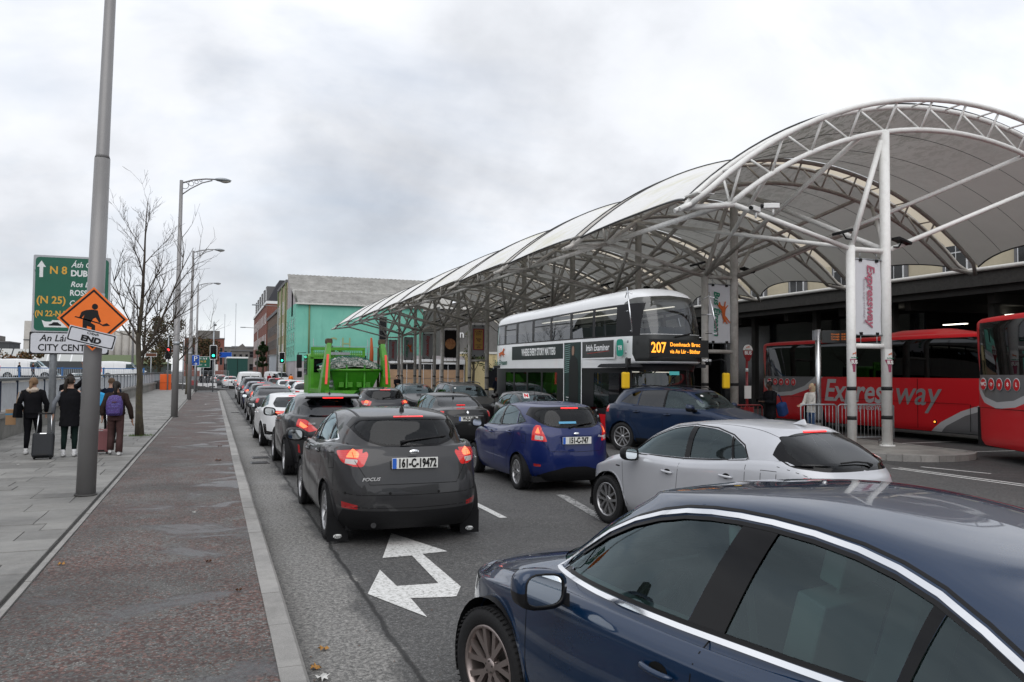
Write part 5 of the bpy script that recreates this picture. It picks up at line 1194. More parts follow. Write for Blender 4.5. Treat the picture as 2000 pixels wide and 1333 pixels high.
# --- dark blue saloon in the foreground
PA_DLO = [(1.10, .955), (.92, 1.085), (.70, 1.215), (.50, 1.305), (.31, 1.365), (.14, 1.402), (-.02, 1.42), (-.18, 1.428), (-.35, 1.427), (-.55, 1.415), (-.74, 1.39), (-.90, 1.355), (-1.06, 1.305), (-1.22, 1.235), (-1.38, 1.15), (-1.52, 1.065), (-1.64, .985), (-1.20, .962), (-.6, .952), (0, .945), (.6, .945)]
PA = dict(ncol=110, rows=std_rows(2.39, -2.38, .925, 1.525, .74, 0.945, 1.36, -2.02, 1.08, .68, -1.30, 1.42, 1.40, tum=.615, bel=[(1.1, .90), (-.3, .912), (-1.7, .955)], nf=3.0, nr=4.2, tail=.1, mid=.5, deck=1.04, gw=.10, rn=5.5, crown=.06, gn=(3.3, 3.3, 3.6)),
    R=.335, wx=(1.47, -1.32), track=.80, spokes=7, rstyle=1, tw=.235, arch=.385, rim=m_rimb, steer=.05,
    regions=[
        ('bonnet', 'top', smooth_poly([(1.12, -.01), (1.12, .62), (1.2, .70), (2.0, .64), (2.22, .45), (2.30, -.01)], .05)),
        ('front_door', 'side', smooth_poly([(1.12, .90), (1.06, .80), (1.08, .45), (1.0, .27), (-.12, .27), (-.17, .93), (-.20, 1.40), (.3, 1.37)], .04)),
        ('rear_door', 'side', smooth_poly([(-.175, .93), (-.125, .27), (-.90, .28), (-1.02, .60), (-1.24, .80), (-1.26, .97), (-1.0, 1.34), (-.205, 1.40)], .04)),
        ('side_window:front', 'side', [(.93, 1.055), (.70, 1.19), (.50, 1.28), (.31, 1.34), (.14, 1.377), (-.02, 1.396), (-.21, 1.403), (-.03, .965), (.5, .958), (.93, .955)]),
        ('door_corner_trim', 'side', [(1.04, .957), (.95, 1.02), (.95, .955)]),
        ('pillar_trim', 'side', [(-.21, 1.408), (-.03, .96), (-.235, .96), (-.40, 1.408)]),
        ('side_window:rear', 'side', [(-.235, .965), (-.39, 1.402), (-.55, 1.392), (-.74, 1.366), (-.90, 1.332), (-1.055, 1.283), (-.97, .98), (-.6, .972)]),
        ('side_window:quarter', 'side', [(-1.01, .985), (-1.10, 1.265), (-1.22, 1.21), (-1.38, 1.122), (-1.50, 1.045), (-1.555, .995), (-1.2, .985)]),
        ('pillar_trim', 'side', [(-.97, .975), (-1.055, 1.29), (-1.10, 1.27), (-1.01, .98)]),
        ('windscreen', 'front', smooth_poly([(-.01, .985), (.70, .985), (.55, 1.32), (-.01, 1.38)], .04)),
        ('rear_window', 'rear', smooth_poly([(-.01, 1.11), (.62, 1.11), (.52, 1.31), (-.01, 1.34)], .04)),
        ('headlight', 'side', smooth_poly([(1.80, .755, .02), (2.1, .745), (2.5, .70), (2.5, .60), (2.0, .625)], .02)),
        ('headlight', 'front', smooth_poly([(.40, .66), (1.0, .72), (1.0, .60), (.46, .58)], .02), 'split'),
        ('grille', 'front', smooth_poly([(-.01, .54), (.42, .56), (.40, .66), (-.01, .70)], .02)),
        ('lower_bumper', 'front', smooth_poly([(-.01, .22), (.75, .22), (.70, .40), (-.01, .42)], .03)),
        ('tail_light', 'rear', smooth_poly([(.40, .92), (1.0, .95), (1.0, .78), (.45, .80)], .02), 'split'),
    ], mats={'door_corner_trim': m_gloss},
    seams=[('side', [(1.14, .91), (1.08, .82), (1.08, .45), (1.0, .27)]), ('side', [(-.175, .935), (-.125, .28)]), ('side', [(-1.26, .96), (-1.24, .80), (-1.02, .60), (-.90, .28)]), ('top', [(1.16, .70), (1.5, .705), (2.0, .655), (2.22, .45), (2.30, 0)]), ('side', [(-.20, 1.39), (-.165, 1.40)]), ('side', [(2.02, .62), (1.94, .55), (1.87, .46)])],
    strips=[('side', PA_DLO, .024, .011, chrome, 'chrome_surround', True), ('side', [(.95, .972), (0, .967), (-.6, .975), (-1.2, .99)], .02, .003, black, 'window_rubber', False),
            ('side', [(x, z-.024) for x, z in PA_DLO[1:16]], .018, .003, black, 'window_rubber', False),
            ('side', [(x-(.006 if x < -.6 else -.006), z+.023) for x, z in PA_DLO[0:16]], .014, .002, black, 'roof_moulding', False)],
    interior=(.78, -.15, -1.05, .92), intk=dict(wheel_y=.36, light=True, hw=.64), mirror=(.74, .935, .985), mbig=1.22, mirror_low=1, handles=((.02, .775), (-.98, .80)), inset={'door_corner_trim': .003})
def pa_extra(root, B, paint):
    MB().tube([(.62-.0*i, .35+.14*cos(i), .98) for i in range(1)]+[(.62, .42, 1.0)], .01, 5) if False else None
    t = MB(); t.box(.55, .565, -.10, .12, .95, 1.10, Matrix.Rotation(0, 4, 'Z')); t.build('centre_screen', m_gloss, root)
    t = MB(); t.tube([(.95, .64, .93), (.5, .66, .91), (.0, .66, .90)], .035, 8); t.build('door_capping', m_beige, root)
    bl = MB(); bl.tube([(-.12, .60, 1.38), (-.16, .63, 1.2), (-.12, .66, .9), (-.10, .66, .75)], .03, 8); bl.build('pillar_lining', m_beige, root)
    s_ = MB(); s_.box(-.35, -.34, .60, .64, .85, 1.32, Matrix.Rotation(.12, 4, 'Y')); s_.build('seat_belt', mat('belt_webbing', (.2, .22, .21), .7), root)
    p, n = B.on('front', 0, .62); MB().lathe([(.001, .01), (.06, .008), (.066, 0)], 24, frame(p, (0, 1, 0), (1, 0, 0))).build('badge', chrome, root)
    for i in range(3): MB().tube([(2.33-.02*i, y, .57+.04*i) for y in (-.36, 0, .36)], .006, 5).build('grille_bar', chrome, root)
    w = MB(); w.tube([(1.26, .45, .985), (1.20, .1, .998), (1.15, -.45, .99)], .008, 5); w.build('windscreen_wiper', black, root)
    hl = MB(); hl.tube([Vector(B.on('top', -.02+x, y)[0])+Vector((0, 0, .001)) for x, y in ((-.42, .30), (-.42, -.30))], .002, 4, False)
    pass
PA['extra'] = pa_extra
p_navy = paintm('paint_atlantic_navy', (.004, .030, .088), .35, .22)
p_navy.node_tree.nodes['Principled BSDF'].inputs['Coat Weight'].default_value = 1
passat = car('saloon_car', 'dark navy saloon with chrome window trim filling the right foreground', 'car', PA, (2.72, 3.20), -.215, p_navy)
# ---------------------------------------------------------------- other cars of the queue
def windows3(belt, top, a, b1, b2, c, d, ztop_a=None):
    """generic side glass: front, rear, quarter between x positions; belt and top are functions of x"""
    F = [(a, belt(a)+.015), (lerp(a, .3, .5), lerp(belt(a), top(.3), .58)), (.3, top(.3)-.01), (b1, top(b1)), (b1-.02, belt(b1)), (lerp(a, b1, .5), belt(lerp(a, b1, .5)))]
    Rr = [(b2, belt(b2)), (b2+.03, top(b2)), (lerp(b2, c, .6), top(lerp(b2, c, .6))), (c+.04, top(c)), (c, belt(c))]
    Q = [(c-.04, belt(c)+.01), (c, top(c)-.01), (lerp(c, d, .55), lerp(belt(c), top(c), .72)), (d, belt(d)+.03)]
    return [('side_window:front', 'side', smooth_poly(F, .04)), ('side_window:rear', 'side', smooth_poly(Rr, .03)), ('side_window:quarter', 'side', smooth_poly(Q, .03)), ('pillar_trim', 'side', [(b1, top(b1)), (b1-.02, belt(b1)), (b2, belt(b2)), (b2+.03, top(b2))])]
def make(W, belt, top, a, c, d, hatchx, rearwin, lights, extra_regions=(), b1=-.13, b2=-.21, doors=True, **k):
    L_ = [('front_door', 'side', smooth_poly([(a+.03, belt(a)-.04), (a-.08, .38), (a-.16, .28), (b1+.03, .28), (b1-.03, belt(b1)), (b1, top(b1)+.02), (.3, top(.3)+.02)], .04)),
          ('rear_door', 'side', smooth_poly([(b1-.035, belt(b1)), (b1+.025, .28), (c+.2, .28), (c+.05, .6), (c-.15, .8), (c-.16, belt(c)), (c+.05, top(c)+.02), (b1-.005, top(b1)+.02)], .04))] if doors else []
    return L_+windows3(belt, top, a, b1, b2, c, d)+[('windscreen', 'front', smooth_poly(k.get('ws', [(-.01, 1.03), (.62, 1.03), (.53, 1.33), (-.01, 1.38)]), .04))]+list(rearwin)+list(lights)+list(extra_regions)
lin = lambda x0, z0, x1, z1: (lambda x: z0+(z1-z0)*(x-x0)/(x1-x0))
seamset = lambda a, b1, c: [('side', [(a, .92), (a-.07, .38), (a-.15, .28)]), ('side', [(b1-.03, .98), (b1+.03, .29)]), ('side', [(c-.16, 1.0), (c-.15, .8), (c+.05, .6), (c+.2, .29)])]
# coupe-like dark crossover
ch_top = lambda x: interp([(-1.3, 1.34), (-.8, 1.43), (-.2, 1.475), (.3, 1.43)], x)
CH = dict(scale=(1, 1, 1.02), wrap=.34, rows=std_rows(2.19, -2.17, .90, 1.555, .80, 1.06, 1.05, -1.93, 1.14, .42, -1.50, 1.44, 1.49, tum=.60, bel=[(1.0, 1.02), (-.3, 1.10), (-1.4, 1.17)], nr=3.8, tail=.10, mid=.58, tailz=.78, gw=.13, deck=1.12, rn=3.6), R=.345, wx=(1.30, -1.34), track=.79, spokes=5, arch=.395, lipm=m_plastic, lipw=.05, liph=.018,
    regions=make(.9, lambda x: interp([(-1.3, 1.24), (-.6, 1.12), (1, 1.06)], x), ch_top, .95, -.85, -1.18, 0, [
        ('hatch', 'rear', smooth_poly([(-.01, .70), (.42, .70), (.62, .95), (.66, 1.1), (.6, 1.5), (-.01, 1.55)], .04)),
        ('glass_surround', 'rear', smooth_poly([(-.01, 1.30), (.44, 1.30), (.62, 1.38), (.57, 1.45), (-.01, 1.475)], .03)), ('rear_window', 'rear', smooth_poly([(-.01, 1.335), (.25, 1.34), (.25, 1.43), (-.01, 1.435)], .02)), ('rear_window:outer', 'rear', smooth_poly([(.31, 1.34), (.42, 1.35), (.45, 1.42), (.31, 1.43)], .02)),
        ('rear_glass_lower', 'rear', smooth_poly([(-.01, 1.13), (.54, 1.13), (.60, 1.28), (-.01, 1.28)], .04))],
        [('tail_light', 'rear', smooth_poly([(.34, .90, .02), (.55, 1.09, .03), (1.0, 1.13), (1.0, .99), (.70, .96), (.50, .86)], .02), 'split'), ('brake_light', 'rear', smooth_poly([(.52, .96), (.64, 1.05), (.72, 1.03), (.60, .93)], .01), 'split'), ('reflector', 'rear', smooth_poly([(.64, .46), (.66, .62), (.76, .65), (.74, .50)], .01), 'split'),
         ('lower_bumper', 'rear', smooth_poly([(-.01, .10), (1.2, .10), (1.2, .42), (.6, .42), (.5, .52), (-.01, .52)], .02)), ('sill_trim', 'side', [(-.93, .10), (.9, .10), (.9, .36), (-.93, .36)])]),
    mats={'rear_glass_lower': darkglass}, seams=seamset(.95, -.13, -.85)+[('rear', [(0, .70), (.42, .70), (.62, .95)])], interior=(.75, -.15, -.95, 1.02), mirror=(.62, .90, 1.13), mbig=1.15, handles=((.02, .97),), plate=(-2.15, .90, '181-C-2604'), mirror_paint=black)
def ch_x(root, B, paint):
    MB().box(-1.69, -1.66, -.20, .20, 1.475, 1.50).build('stop_lamp', m_stop, root); fin(root, -1.15, 1.54, black); text('lettering', 'C-HR', .05, chrome, root, frame((-2.14, .46, 1.02), (0, -1, 0), (-1, 0, 0)), .2, .002, sx=1.2)
    w_ = MB(); w_.add([(-1.3, -.54, 1.55), (-1.3, .54, 1.55), (-1.66, .53, 1.52), (-1.66, -.53, 1.52), (-1.67, -.52, 1.50), (-1.67, .52, 1.50), (-1.55, .54, 1.46), (-1.55, -.54, 1.46)], [(0, 1, 2, 3), (3, 2, 5, 4), (4, 5, 6, 7)]); w_.build('spoiler', paint, root)
CH['extra'] = ch_x
p_dark = paintm('paint_dark_graphite', (.030, .030, .034), .45, .26)
chr_ = car('crossover_car', 'dark graphite crossover with split rear glass, between the white estate and the grey hatchback', 'car', CH, (2.22, 17.75), -.01, p_dark)
# white estate with angled lamps
ki_top = lambda x: interp([(-1.6, 1.20), (-1.1, 1.31), (-.7, 1.36), (-.2, 1.38), (.3, 1.34)], x)
KI = dict(rows=std_rows(2.30, -2.30, .90, 1.435, .72, .97, 1.10, -2.05, 1.05, .48, -1.72, 1.35, 1.36, tum=.60, bel=[(1.05, .94), (-.3, .98), (-1.7, 1.06)], nr=3.8, tail=.10, mid=.52, tailz=.6, gw=.115, deck=1.03, rn=4), R=.325, wx=(1.38, -1.27), track=.79, spokes=5, arch=.37,
    regions=make(.9, lambda x: interp([(-1.6, 1.11), (-.6, 1.01), (1, .975)], x), ki_top, 1.0, -.93, -1.45, 0, [('hatch', 'rear', smooth_poly([(-.01, .66), (.44, .66), (.62, .88), (.66, 1.0), (.6, 1.4), (-.01, 1.43)], .04)), ('rear_window', 'rear', smooth_poly([(-.01, 1.06), (.56, 1.07), (.60, 1.16), (.50, 1.325), (-.01, 1.34)], .04))],
        [('tail_light', 'rear', smooth_poly([(.34, .98, .01), (1.0, 1.0), (1.0, .87), (.62, .86), (.36, .92)], .02), 'split'), ('brake_light', 'rear', smooth_poly([(.44, .95), (.80, .96), (.80, .90), (.60, .89)], .01), 'split'), ('lower_bumper', 'rear', smooth_poly([(-.01, .10), (.80, .10), (.74, .24), (.60, .30), (-.01, .36)], .02)), ('vent', 'rear', smooth_poly([(.72, .34), (.82, .34), (.84, .62), (.78, .62), (.76, .44), (.50, .42), (.50, .38)], .01), 'split'), ('exhaust_trim', 'rear', smooth_poly([(.42, .25), (.68, .27), (.66, .33), (.44, .33)], .02), 'split')]),
    mats={'rear_window': darkglass, 'vent': m_gloss, 'exhaust_trim': chrome}, seams=seamset(1.0, -.13, -.93)+[('rear', [(0, .66), (.44, .66), (.62, .88)])], interior=(.78, -.15, -1.1, .94), mirror=(.68, .89, 1.03), handles=((.02, .86), (-.8, .9)), plate=(-2.30, .80, '201-C-811'), mirror_paint=black)
def ki_x(root, B, paint):
    MB().box(-1.80, -1.77, -.2, .2, 1.36, 1.38).build('stop_lamp', m_stop, root); fin(root, -1.2, 1.42, paint)
KI['extra'] = ki_x
p_white = paintm('paint_white', (.72, .73, .74), 0, .3)
kia = car('estate_car', 'white shooting brake estate with red lamps behind the crossover in the left lane', 'car', KI, (2.10, 24.2), -.02, p_white)
# four door saloon, black, used for the middle lane and the left queue
sa_top = lambda x: interp([(-1.3, 1.24), (-.9, 1.36), (-.3, 1.41), (.3, 1.37)], x)
SAL = dict(rows=std_rows(2.28, -2.32, .90, 1.47, .75, .97, 1.15, -1.78, 1.06, .50, -1.0, 1.38, 1.39, tum=.60, bel=[(1.05, .95), (-.3, .97), (-1.6, 1.0)], nr=4, tail=.09, mid=.52, tailz=.62, gw=.115, deck=1.03, rn=5), R=.315, wx=(1.38, -1.30), track=.78, spokes=5, arch=.36,
    regions=make(.9, lambda x: interp([(-1.5, 1.03), (-.6, 1.0), (1, .975)], x), sa_top, 1.0, -.93, -1.32, 0, [('hatch', 'rear', smooth_poly([(-.01, .62), (.50, .62), (.62, .86), (.62, 1.04), (-.01, 1.06)], .04)), ('rear_window', 'rear', smooth_poly([(-.01, 1.10), (.62, 1.10), (.53, 1.36), (-.01, 1.39)], .05))],
        [('tail_light', 'rear', smooth_poly([(.60, 1.0), (1.0, 1.02), (1.0, .86), (.66, .84)], .02), 'split'), ('brake_light', 'rear', smooth_poly([(.68, .96), (.84, .97), (.84, .91), (.70, .90)], .01), 'split'), ('lower_bumper', 'rear', smooth_poly([(-.01, .10), (1, .10), (.9, .32), (-.01, .36)], .02)), ('headlight', 'front', smooth_poly([(.48, .74), (1, .84), (1, .70), (.55, .62)], .02), 'split'), ('grille', 'front', smooth_poly([(-.01, .40), (.5, .42), (.44, .66), (-.01, .68)], .03))], ws=[(-.01, 1.02), (.66, 1.02), (.54, 1.33), (-.01, 1.38)]),
    seams=seamset(1.0, -.13, -.93), interior=(.78, -.15, -1.0, .93), mirror=(.66, .89, 1.02), handles=((.02, .87), (-.8, .89)), plate=(-2.33, .80, 'W-D-3472'), mirror_paint=black, xcut={'hatch': -2.0})
def sa_x(root, B, paint):
    antenna(root, -.9, 1.455, .26); p, n = B.on('rear', 0, .97)
    MB().prism([(0, .05), (.035, 0), (0, -.05), (-.035, 0)], 0, .004, frame(p, (0, -1, 0), n)).build('badge', chrome, root); text('lettering', 'FLUENCE', .035, chrome, root, frame(p+Vector((-.01, 0, -.085)), (0, -1, 0), n), 0, .001, sx=1.7); MB().box(-2.345, -2.33, -.42, .42, .872, .884).build('chrome_strip', chrome, root)
    MB().box(-1.62, -1.60, -.12, .12, 1.135, 1.15).build('stop_lamp', m_stop, root)
SAL['extra'] = sa_x
p_black = paintm('paint_black', (.012, .012, .013), .1, .25)
sal = car('saloon_car', 'black saloon with diamond badge and plate W-D-3472 ahead of the blue hatchback', 'car', SAL, (6.42, 22.75), .0, p_black)
# tall estate or people carrier seen from the front, and a compact suv: one body for the oncoming lane
su_top = lambda x: interp([(-1.6, 1.46), (-.9, 1.56), (-.2, 1.59), (.3, 1.55)], x)
X3 = dict(scale=(1, 1, 1.03), rows=std_rows(2.33, -2.33, .945, 1.665, .88, 1.12, 1.20, -2.05, 1.20, .62, -1.80, 1.56, 1.58, tum=.64, bel=[(1.1, 1.10), (-.3, 1.14), (-1.7, 1.20)], nr=3.8, nf=3.2, tail=.10, mid=.62, tailz=.75, gw=.115, deck=1.16, rn=3.8, bot=.24), R=.365, wx=(1.43, -1.42), track=.82, spokes=5, rstyle=1, arch=.415, lipw=.04, liph=.012,
    regions=make(.94, lambda x: interp([(-1.6, 1.22), (-.6, 1.16), (1.1, 1.12)], x), su_top, 1.08, -.98, -1.60, 0, [('hatch', 'rear', smooth_poly([(-.01, .78), (.50, .78), (.66, 1.0), (.68, 1.2), (.62, 1.6), (-.01, 1.62)], .04)), ('rear_window', 'rear', smooth_poly([(-.01, 1.22), (.60, 1.23), (.54, 1.52), (-.01, 1.55)], .04))],
        [('tail_light', 'rear', smooth_poly([(.46, 1.04), (.7, 1.16), (1.0, 1.16), (1.0, 1.0), (.5, .96)], .02), 'split'), ('headlight', 'front', smooth_poly([(.42, .90), (.6, .94), (1, .98), (1, .84), (.46, .80)], .02), 'split'), ('grille', 'front', smooth_poly([(.03, .70), (.36, .72), (.38, .90), (.03, .92)], .03), 'split'), ('lower_bumper', 'front', smooth_poly([(-.01, .3), (.8, .3), (.8, .5), (-.01, .5)], .03)), ('sill_trim', 'side', [(-.98, .10), (.98, .10), (.98, .36), (-.98, .36)])], ws=[(-.01, 1.16), (.70, 1.16), (.58, 1.50), (-.01, 1.55)]),
    mats={'side_window:rear': darkglass, 'side_window:quarter': darkglass}, seams=seamset(1.08, -.13, -.98), interior=(.85, -.10, -1.1, 1.08), intk=dict(light=True), mirror=(.76, .94, 1.17), mbig=1.15, handles=((.0, .98), (-.95, 1.02)))
def x3_x(root, B, paint):
    for s_ in (1, -1): MB().tube([(.35, s_*.60, 1.60), (.2, s_*.61, 1.645), (-.6, s_*.62, 1.685), (-1.4, s_*.60, 1.655), (-1.65, s_*.58, 1.60)], .016, 6).build('roof_rail', black, root)
    fin(root, -1.3, 1.66, paint); p, n = B.on('front', .5, 1.45); MB().lathe([(.001, .002), (.04, .002)], 12, frame(Vector((p.x, -p.y, p.z))+n*.004, (0, 1, 0), Vector((n.x, -n.y, n.z)))).build('windscreen_disc', whitep, root)
    MB().box(-.0, 1.1, -.66, .66, 1.07, 1.10).build('dash_top', m_int, root)
X3['extra'] = x3_x
p_bmw = paintm('paint_phytonic_blue', (.008, .026, .075), .4, .24)
bmw = car('suv_car', 'dark blue suv turned across the lanes with tree reflections on its windscreen', 'car', X3, (11.62, 17.95), radians(154), p_bmw)
def recar(src, label, loc, heading, repaint=None, group=None, sc=(1, 1, 1), drop=()):
    r = copy_tree(src, None, repaint); r.location = (loc[0], loc[1], 0); r.rotation_euler = (0, 0, pi/2-heading); r['label'] = label; r.scale = sc
    for ch in list(r.children):
        if ch.name.split('.')[0] in drop: 
            for g in list(ch.children): bpy.data.objects.remove(g)
            bpy.data.objects.remove(ch)
    if group: r['group'] = group
    return r
P = lambda n: {'paint_magnetic_grey': n, 'paint_deep_blue': n, 'paint_silver_white': n, 'paint_dark_graphite': n, 'paint_white': n, 'paint_black': n, 'paint_phytonic_blue': n}
noid = ('lettering', 'badge', 'window_sticker', 'chrome_strip', 'antenna')
p_grey2 = paintm('paint_charcoal', (.045, .046, .052), .5, .3); p_grey3 = paintm('paint_mid_grey', (.13, .135, .14), .5, .3); p_bl2 = paintm('paint_navy_blue', (.015, .025, .11), .3, .28); p_redc = paintm('paint_red', (.35, .03, .035), .1, .3)
recar(focus, 'black hatchback with tall rear window close behind the green lorry', (5.55, 29.0), .0, P(p_grey2), drop=('mud_flap', 'lettering', 'badge', 'number_plate'))
recar(sal, 'charcoal saloon with high brake lamp ahead of the white estate in the left lane', (2.24, 33.6), -.01, P(p_grey2), drop=noid)
recar(fiesta, 'mid grey hatchback between the charcoal saloon and a blue hatchback', (2.3, 39.6), 0, P(p_grey3), drop=noid+('number_plate',))
recar(focus, 'blue hatchback farther up the left lane behind a dark suv', (2.38, 45.9), 0, P(p_bl2), drop=('mud_flap', 'lettering', 'badge'))
recar(bmw, 'dark grey suv between the far blue hatchback and the white van', (2.4, 52.8), 0, P(p_grey2))
recar(bmw, 'black suv facing the camera beyond the black saloon', (8.95, 29.3), pi, P(p_black))
recar(kia, 'dark grey estate facing the camera beyond the green lorry', (8.8, 36.2), pi, P(p_grey2), drop=('number_plate',), sc=(1, 1, 1.05))
np_ = recar(fiesta, 'dark grey hatchback with red N plate on its windscreen facing the camera', (9.15, 22.6), pi+.03, P(p_grey2), drop=noid+('number_plate',))
nplate = MB().prism([(-.09, -.09), (.09, -.09), (.09, .09), (-.09, .09)], 0, .002, frame((.52, -.40, 1.36), (0, 1, 0), (.8, 0, .6))); o = nplate.build('learner_plate', whitep, np_)
text('lettering', 'N', .16, mat('plate_red', (.6, .02, .03), .5), o, frame((.524, -.40, 1.364), (0, 1, 0), (.8, 0, .6)), 0, .01)
recar(corolla, 'white hatchback just left of the green lorry, nearest of the small white cars', (5.0, 47.8), 0, P(p_white), drop=noid)
recar(fiesta, 'small white hatchback with tall red lamps beyond the nearest white one', (5.1, 53.5), 0, P(p_white), drop=noid)
recar(kia, 'white estate with dark rear window in the middle lane ahead of the small white cars', (5.05, 61.0), 0, P(p_white))
recar(fiesta, 'red hatchback in the middle lane, only red car of the far queue', (5.0, 70.5), 0, P(p_redc), drop=noid)
for i, (x, y, s_, pp, lab) in enumerate(((1.85, 96, kia, p_white, 'white estate first beyond the junction behind the green box truck'), (1.2, 107, corolla, p_grey3, 'grey hatchback in the far queue with glowing brake lamps'), (.95, 117, fiesta, p_white, 'small white hatchback far up the queue below the far bus'), (.7, 128, kia, p_grey2, 'dark estate farthest up the queue beside the far bus'))):
    recar(s_, lab, (x, y), 0, P(pp), drop=noid)
# ---------------------------------------------------------------- panel vans
VN = dict(rows=std_rows(2.35, -2.4, .95, 1.98, .95, 1.18, 1.45, -2.34, 1.20, .80, -2.28, 1.86, 1.93, tum=.76, bel=[(1.2, 1.12), (-.3, 1.16), (-1.7, 1.18)], nr=7, nf=3.4, tail=.03, mid=.6, gw=.07, deck=1.18, rn=8, bot=.25), R=.33, wx=(1.50, -1.45), track=.82, spokes=5, arch=.38, cabin=True, interior=(1.05, .35, .1, 1.1), mirror=(1.0, .95, 1.2), mirror_paint=black, mbig=1.25,
    regions=[('front_door', 'side', smooth_poly([(1.30, 1.1), (1.12, .7), (1.05, .32), (.22, .32), (.20, 1.75), (.85, 1.78)], .05)), ('side_window:front', 'side', smooth_poly([(1.22, 1.16), (.86, 1.66), (.30, 1.70), (.28, 1.18)], .05)), ('windscreen', 'front', smooth_poly([(-.01, 1.25), (.72, 1.25), (.66, 1.78), (-.01, 1.82)], .05)),
             ('hatch', 'rear', smooth_poly([(-.01, .45), (.74, .45), (.74, 1.80), (-.01, 1.84)], .04)), ('rear_window', 'rear', smooth_poly([(.04, 1.22), (.62, 1.22), (.60, 1.66), (.04, 1.68)], .05), 'split'),
             ('tail_light', 'rear', smooth_poly([(.80, .78), (1, .78), (1, 1.30), (.80, 1.30)], .02), 'split'), ('brake_light', 'rear', smooth_poly([(.83, 1.05), (.9, 1.05), (.9, 1.25), (.83, 1.25)], .01), 'split'), ('lower_bumper', 'rear', [(-.01, .1), (1.2, .1), (1.2, .46), (-.01, .46)]), ('headlight', 'front', smooth_poly([(.55, .86), (1, .98), (1, .82), (.6, .72)], .02), 'split'), ('grille', 'front', smooth_poly([(-.01, .45), (.6, .45), (.55, .8), (-.01, .84)], .03)), ('sill_trim', 'side', [(-.98, .10), (1.0, .10), (1.0, .38), (-.98, .38)])],
    mats={'rear_window': darkglass}, seams=[('side', [(1.05, .35), (.22, .35), (.20, 1.78)]), ('side', [(.1, .4), (.1, 1.8)]), ('side', [(-.9, .4), (-.9, 1.8)]), ('rear', [(0, .46), (0, 1.84)])])
van = car('panel_van', 'white panel van with a green streak on its rear doors in the left lane', 'van', VN, (2.5, 61.8), 0, p_white)
van2 = recar(van, 'white panel van crossing the bridge behind the blue railing', (-17.6, 93.2), pi/2, sc=(1.1, 1.1, 1.05)); van2.location.z = 1.0
van3 = recar(van, 'white van farther along the bridge, half hidden by the road signs', (-9.2, 97), pi/2); van3.location.z = 1.0
van4 = recar(van, 'white van facing the camera at the far traffic lights', (8.0, 108), pi-.5)
g_ = MB().box(-2.44, -2.425, -.5, .3, 1.35, 1.6).build('green_logo', mat('logo_green', (.08, .35, .08), .5), van)
# ---------------------------------------------------------------- buses
m_busw = paintm('bus_white', (.82, .83, .84), 0, .35); m_busb = mat('bus_dark_grey', (.012, .012, .014), .35, spec=.25); m_busr = mat('bus_red', (.52, .010, .016), .38, coat=.25, spec=.25); m_gsurf = glass('bus_glass', (.52, .56, .57), 1.75); m_gdark = glass('bus_tint', (.012, .012, .014), 1.5)
m_led = mat('led_amber', (1, .35, .03), .5, emit=(1, .36, .04), es=1.25); m_yel = mat('mirror_yellow', (.72, .45, .02), .45); m_bl2 = mat('poster_black_gloss', (.02, .022, .022), .3); m_tfi = mat('transport_green', (.01, .28, .20), .5)
def loops_body(rows, ncol=70): return Body(rows, ncol)
dd = thing('double_decker_bus', 'white black and red double decker with 207 on its amber display, under the canopy edge', 'bus', (11.70, 24.25, 0), pi/2-3.098, None)
XF, XR, HW = 5.3, -5.3, 1.275
ZT = lambda a, b_: [(-5.3, a), (0, lerp(a, b_, .3)), (5.3, b_)]
rows = [dict(z=.30, xf=XF-.12, xr=XR+.1, w=HW-.03, nf=5, nr=9, n=2), dict(z=.42, xf=XF-.03, xr=XR, w=HW, nf=4.5, nr=9, n=4), dict(z=1.20, xf=XF, xr=XR, w=HW, nf=4.2, nr=9, n=8), dict(z=2.10, xf=XF-.10, xr=XR, w=HW, nf=4.0, nr=9, n=4), dict(z=2.28, xf=XF-.10, xr=XR, w=HW, nf=4.4, nr=9, n=2, crease=1), dict(z=2.36, xf=XF+.12, xr=XR, w=HW, nf=4.6, nr=9, n=6, crease=1), dict(z=3.10, xf=XF+.06, xr=XR, w=HW, nf=4.6, nr=9, n=6), dict(z=ZT(3.84, 4.02), xf=XF-.20, xr=XR+.05, w=HW-.02, nf=4.6, nr=9, n=3), dict(z=ZT(4.06, 4.28), xf=XF-.38, xr=XR+.12, w=HW-.08, nf=4.6, nr=8, n=3), dict(z=ZT(4.22, 4.47), xf=XF-.75, xr=XR+.32, w=HW-.30, nf=4, nr=6, n=3), dict(z=ZT(4.28, 4.55), xf=XF-1.3, xr=XR+.9, w=.5, nf=3, nr=4, n=2), dict(z=ZT(4.29, 4.56), xf=XF-1.8, xr=XR+1.4, w=.001, nf=2, nr=2, n=1)]
B = Body(rows, 120)
B.imprint([(-6, .1), (6, .1), (6, .86), (-6, .86)], 'side', 'skirt'); B.imprint([(-.1, .1), (1.4, .1), (1.4, .86), (-.1, .86)], 'front', 'skirt', 4.4); B.imprint([(-.1, .1), (1.4, .1), (1.4, .86), (-.1, .86)], 'rear', 'skirt', -4.9)
B.imprint([(-6, .86), (6, .86), (6, 2.20), (-6, 2.20)], 'side', 'lower_panel'); B.imprint([(-.1, .86), (1.4, .86), (1.4, 2.32), (-.1, 2.32)], 'front', 'lower_panel', 4.4); B.imprint([(-.1, .86), (1.4, .86), (1.4, 2.2), (-.1, 2.2)], 'rear', 'lower_panel', -4.9)
B.imprint([(-.1, 2.38), (1.04, 2.38), (1.16, 3.12), (-.1, 3.12)], 'front', 'destination_panel', 4.75)
B.imprint(smooth_poly([(-.1, 3.13), (1.26, 3.13), (1.25, 3.80), (.98, 4.16), (-.1, 4.24)], .08), 'front', 'upper_windscreen', 4.35)
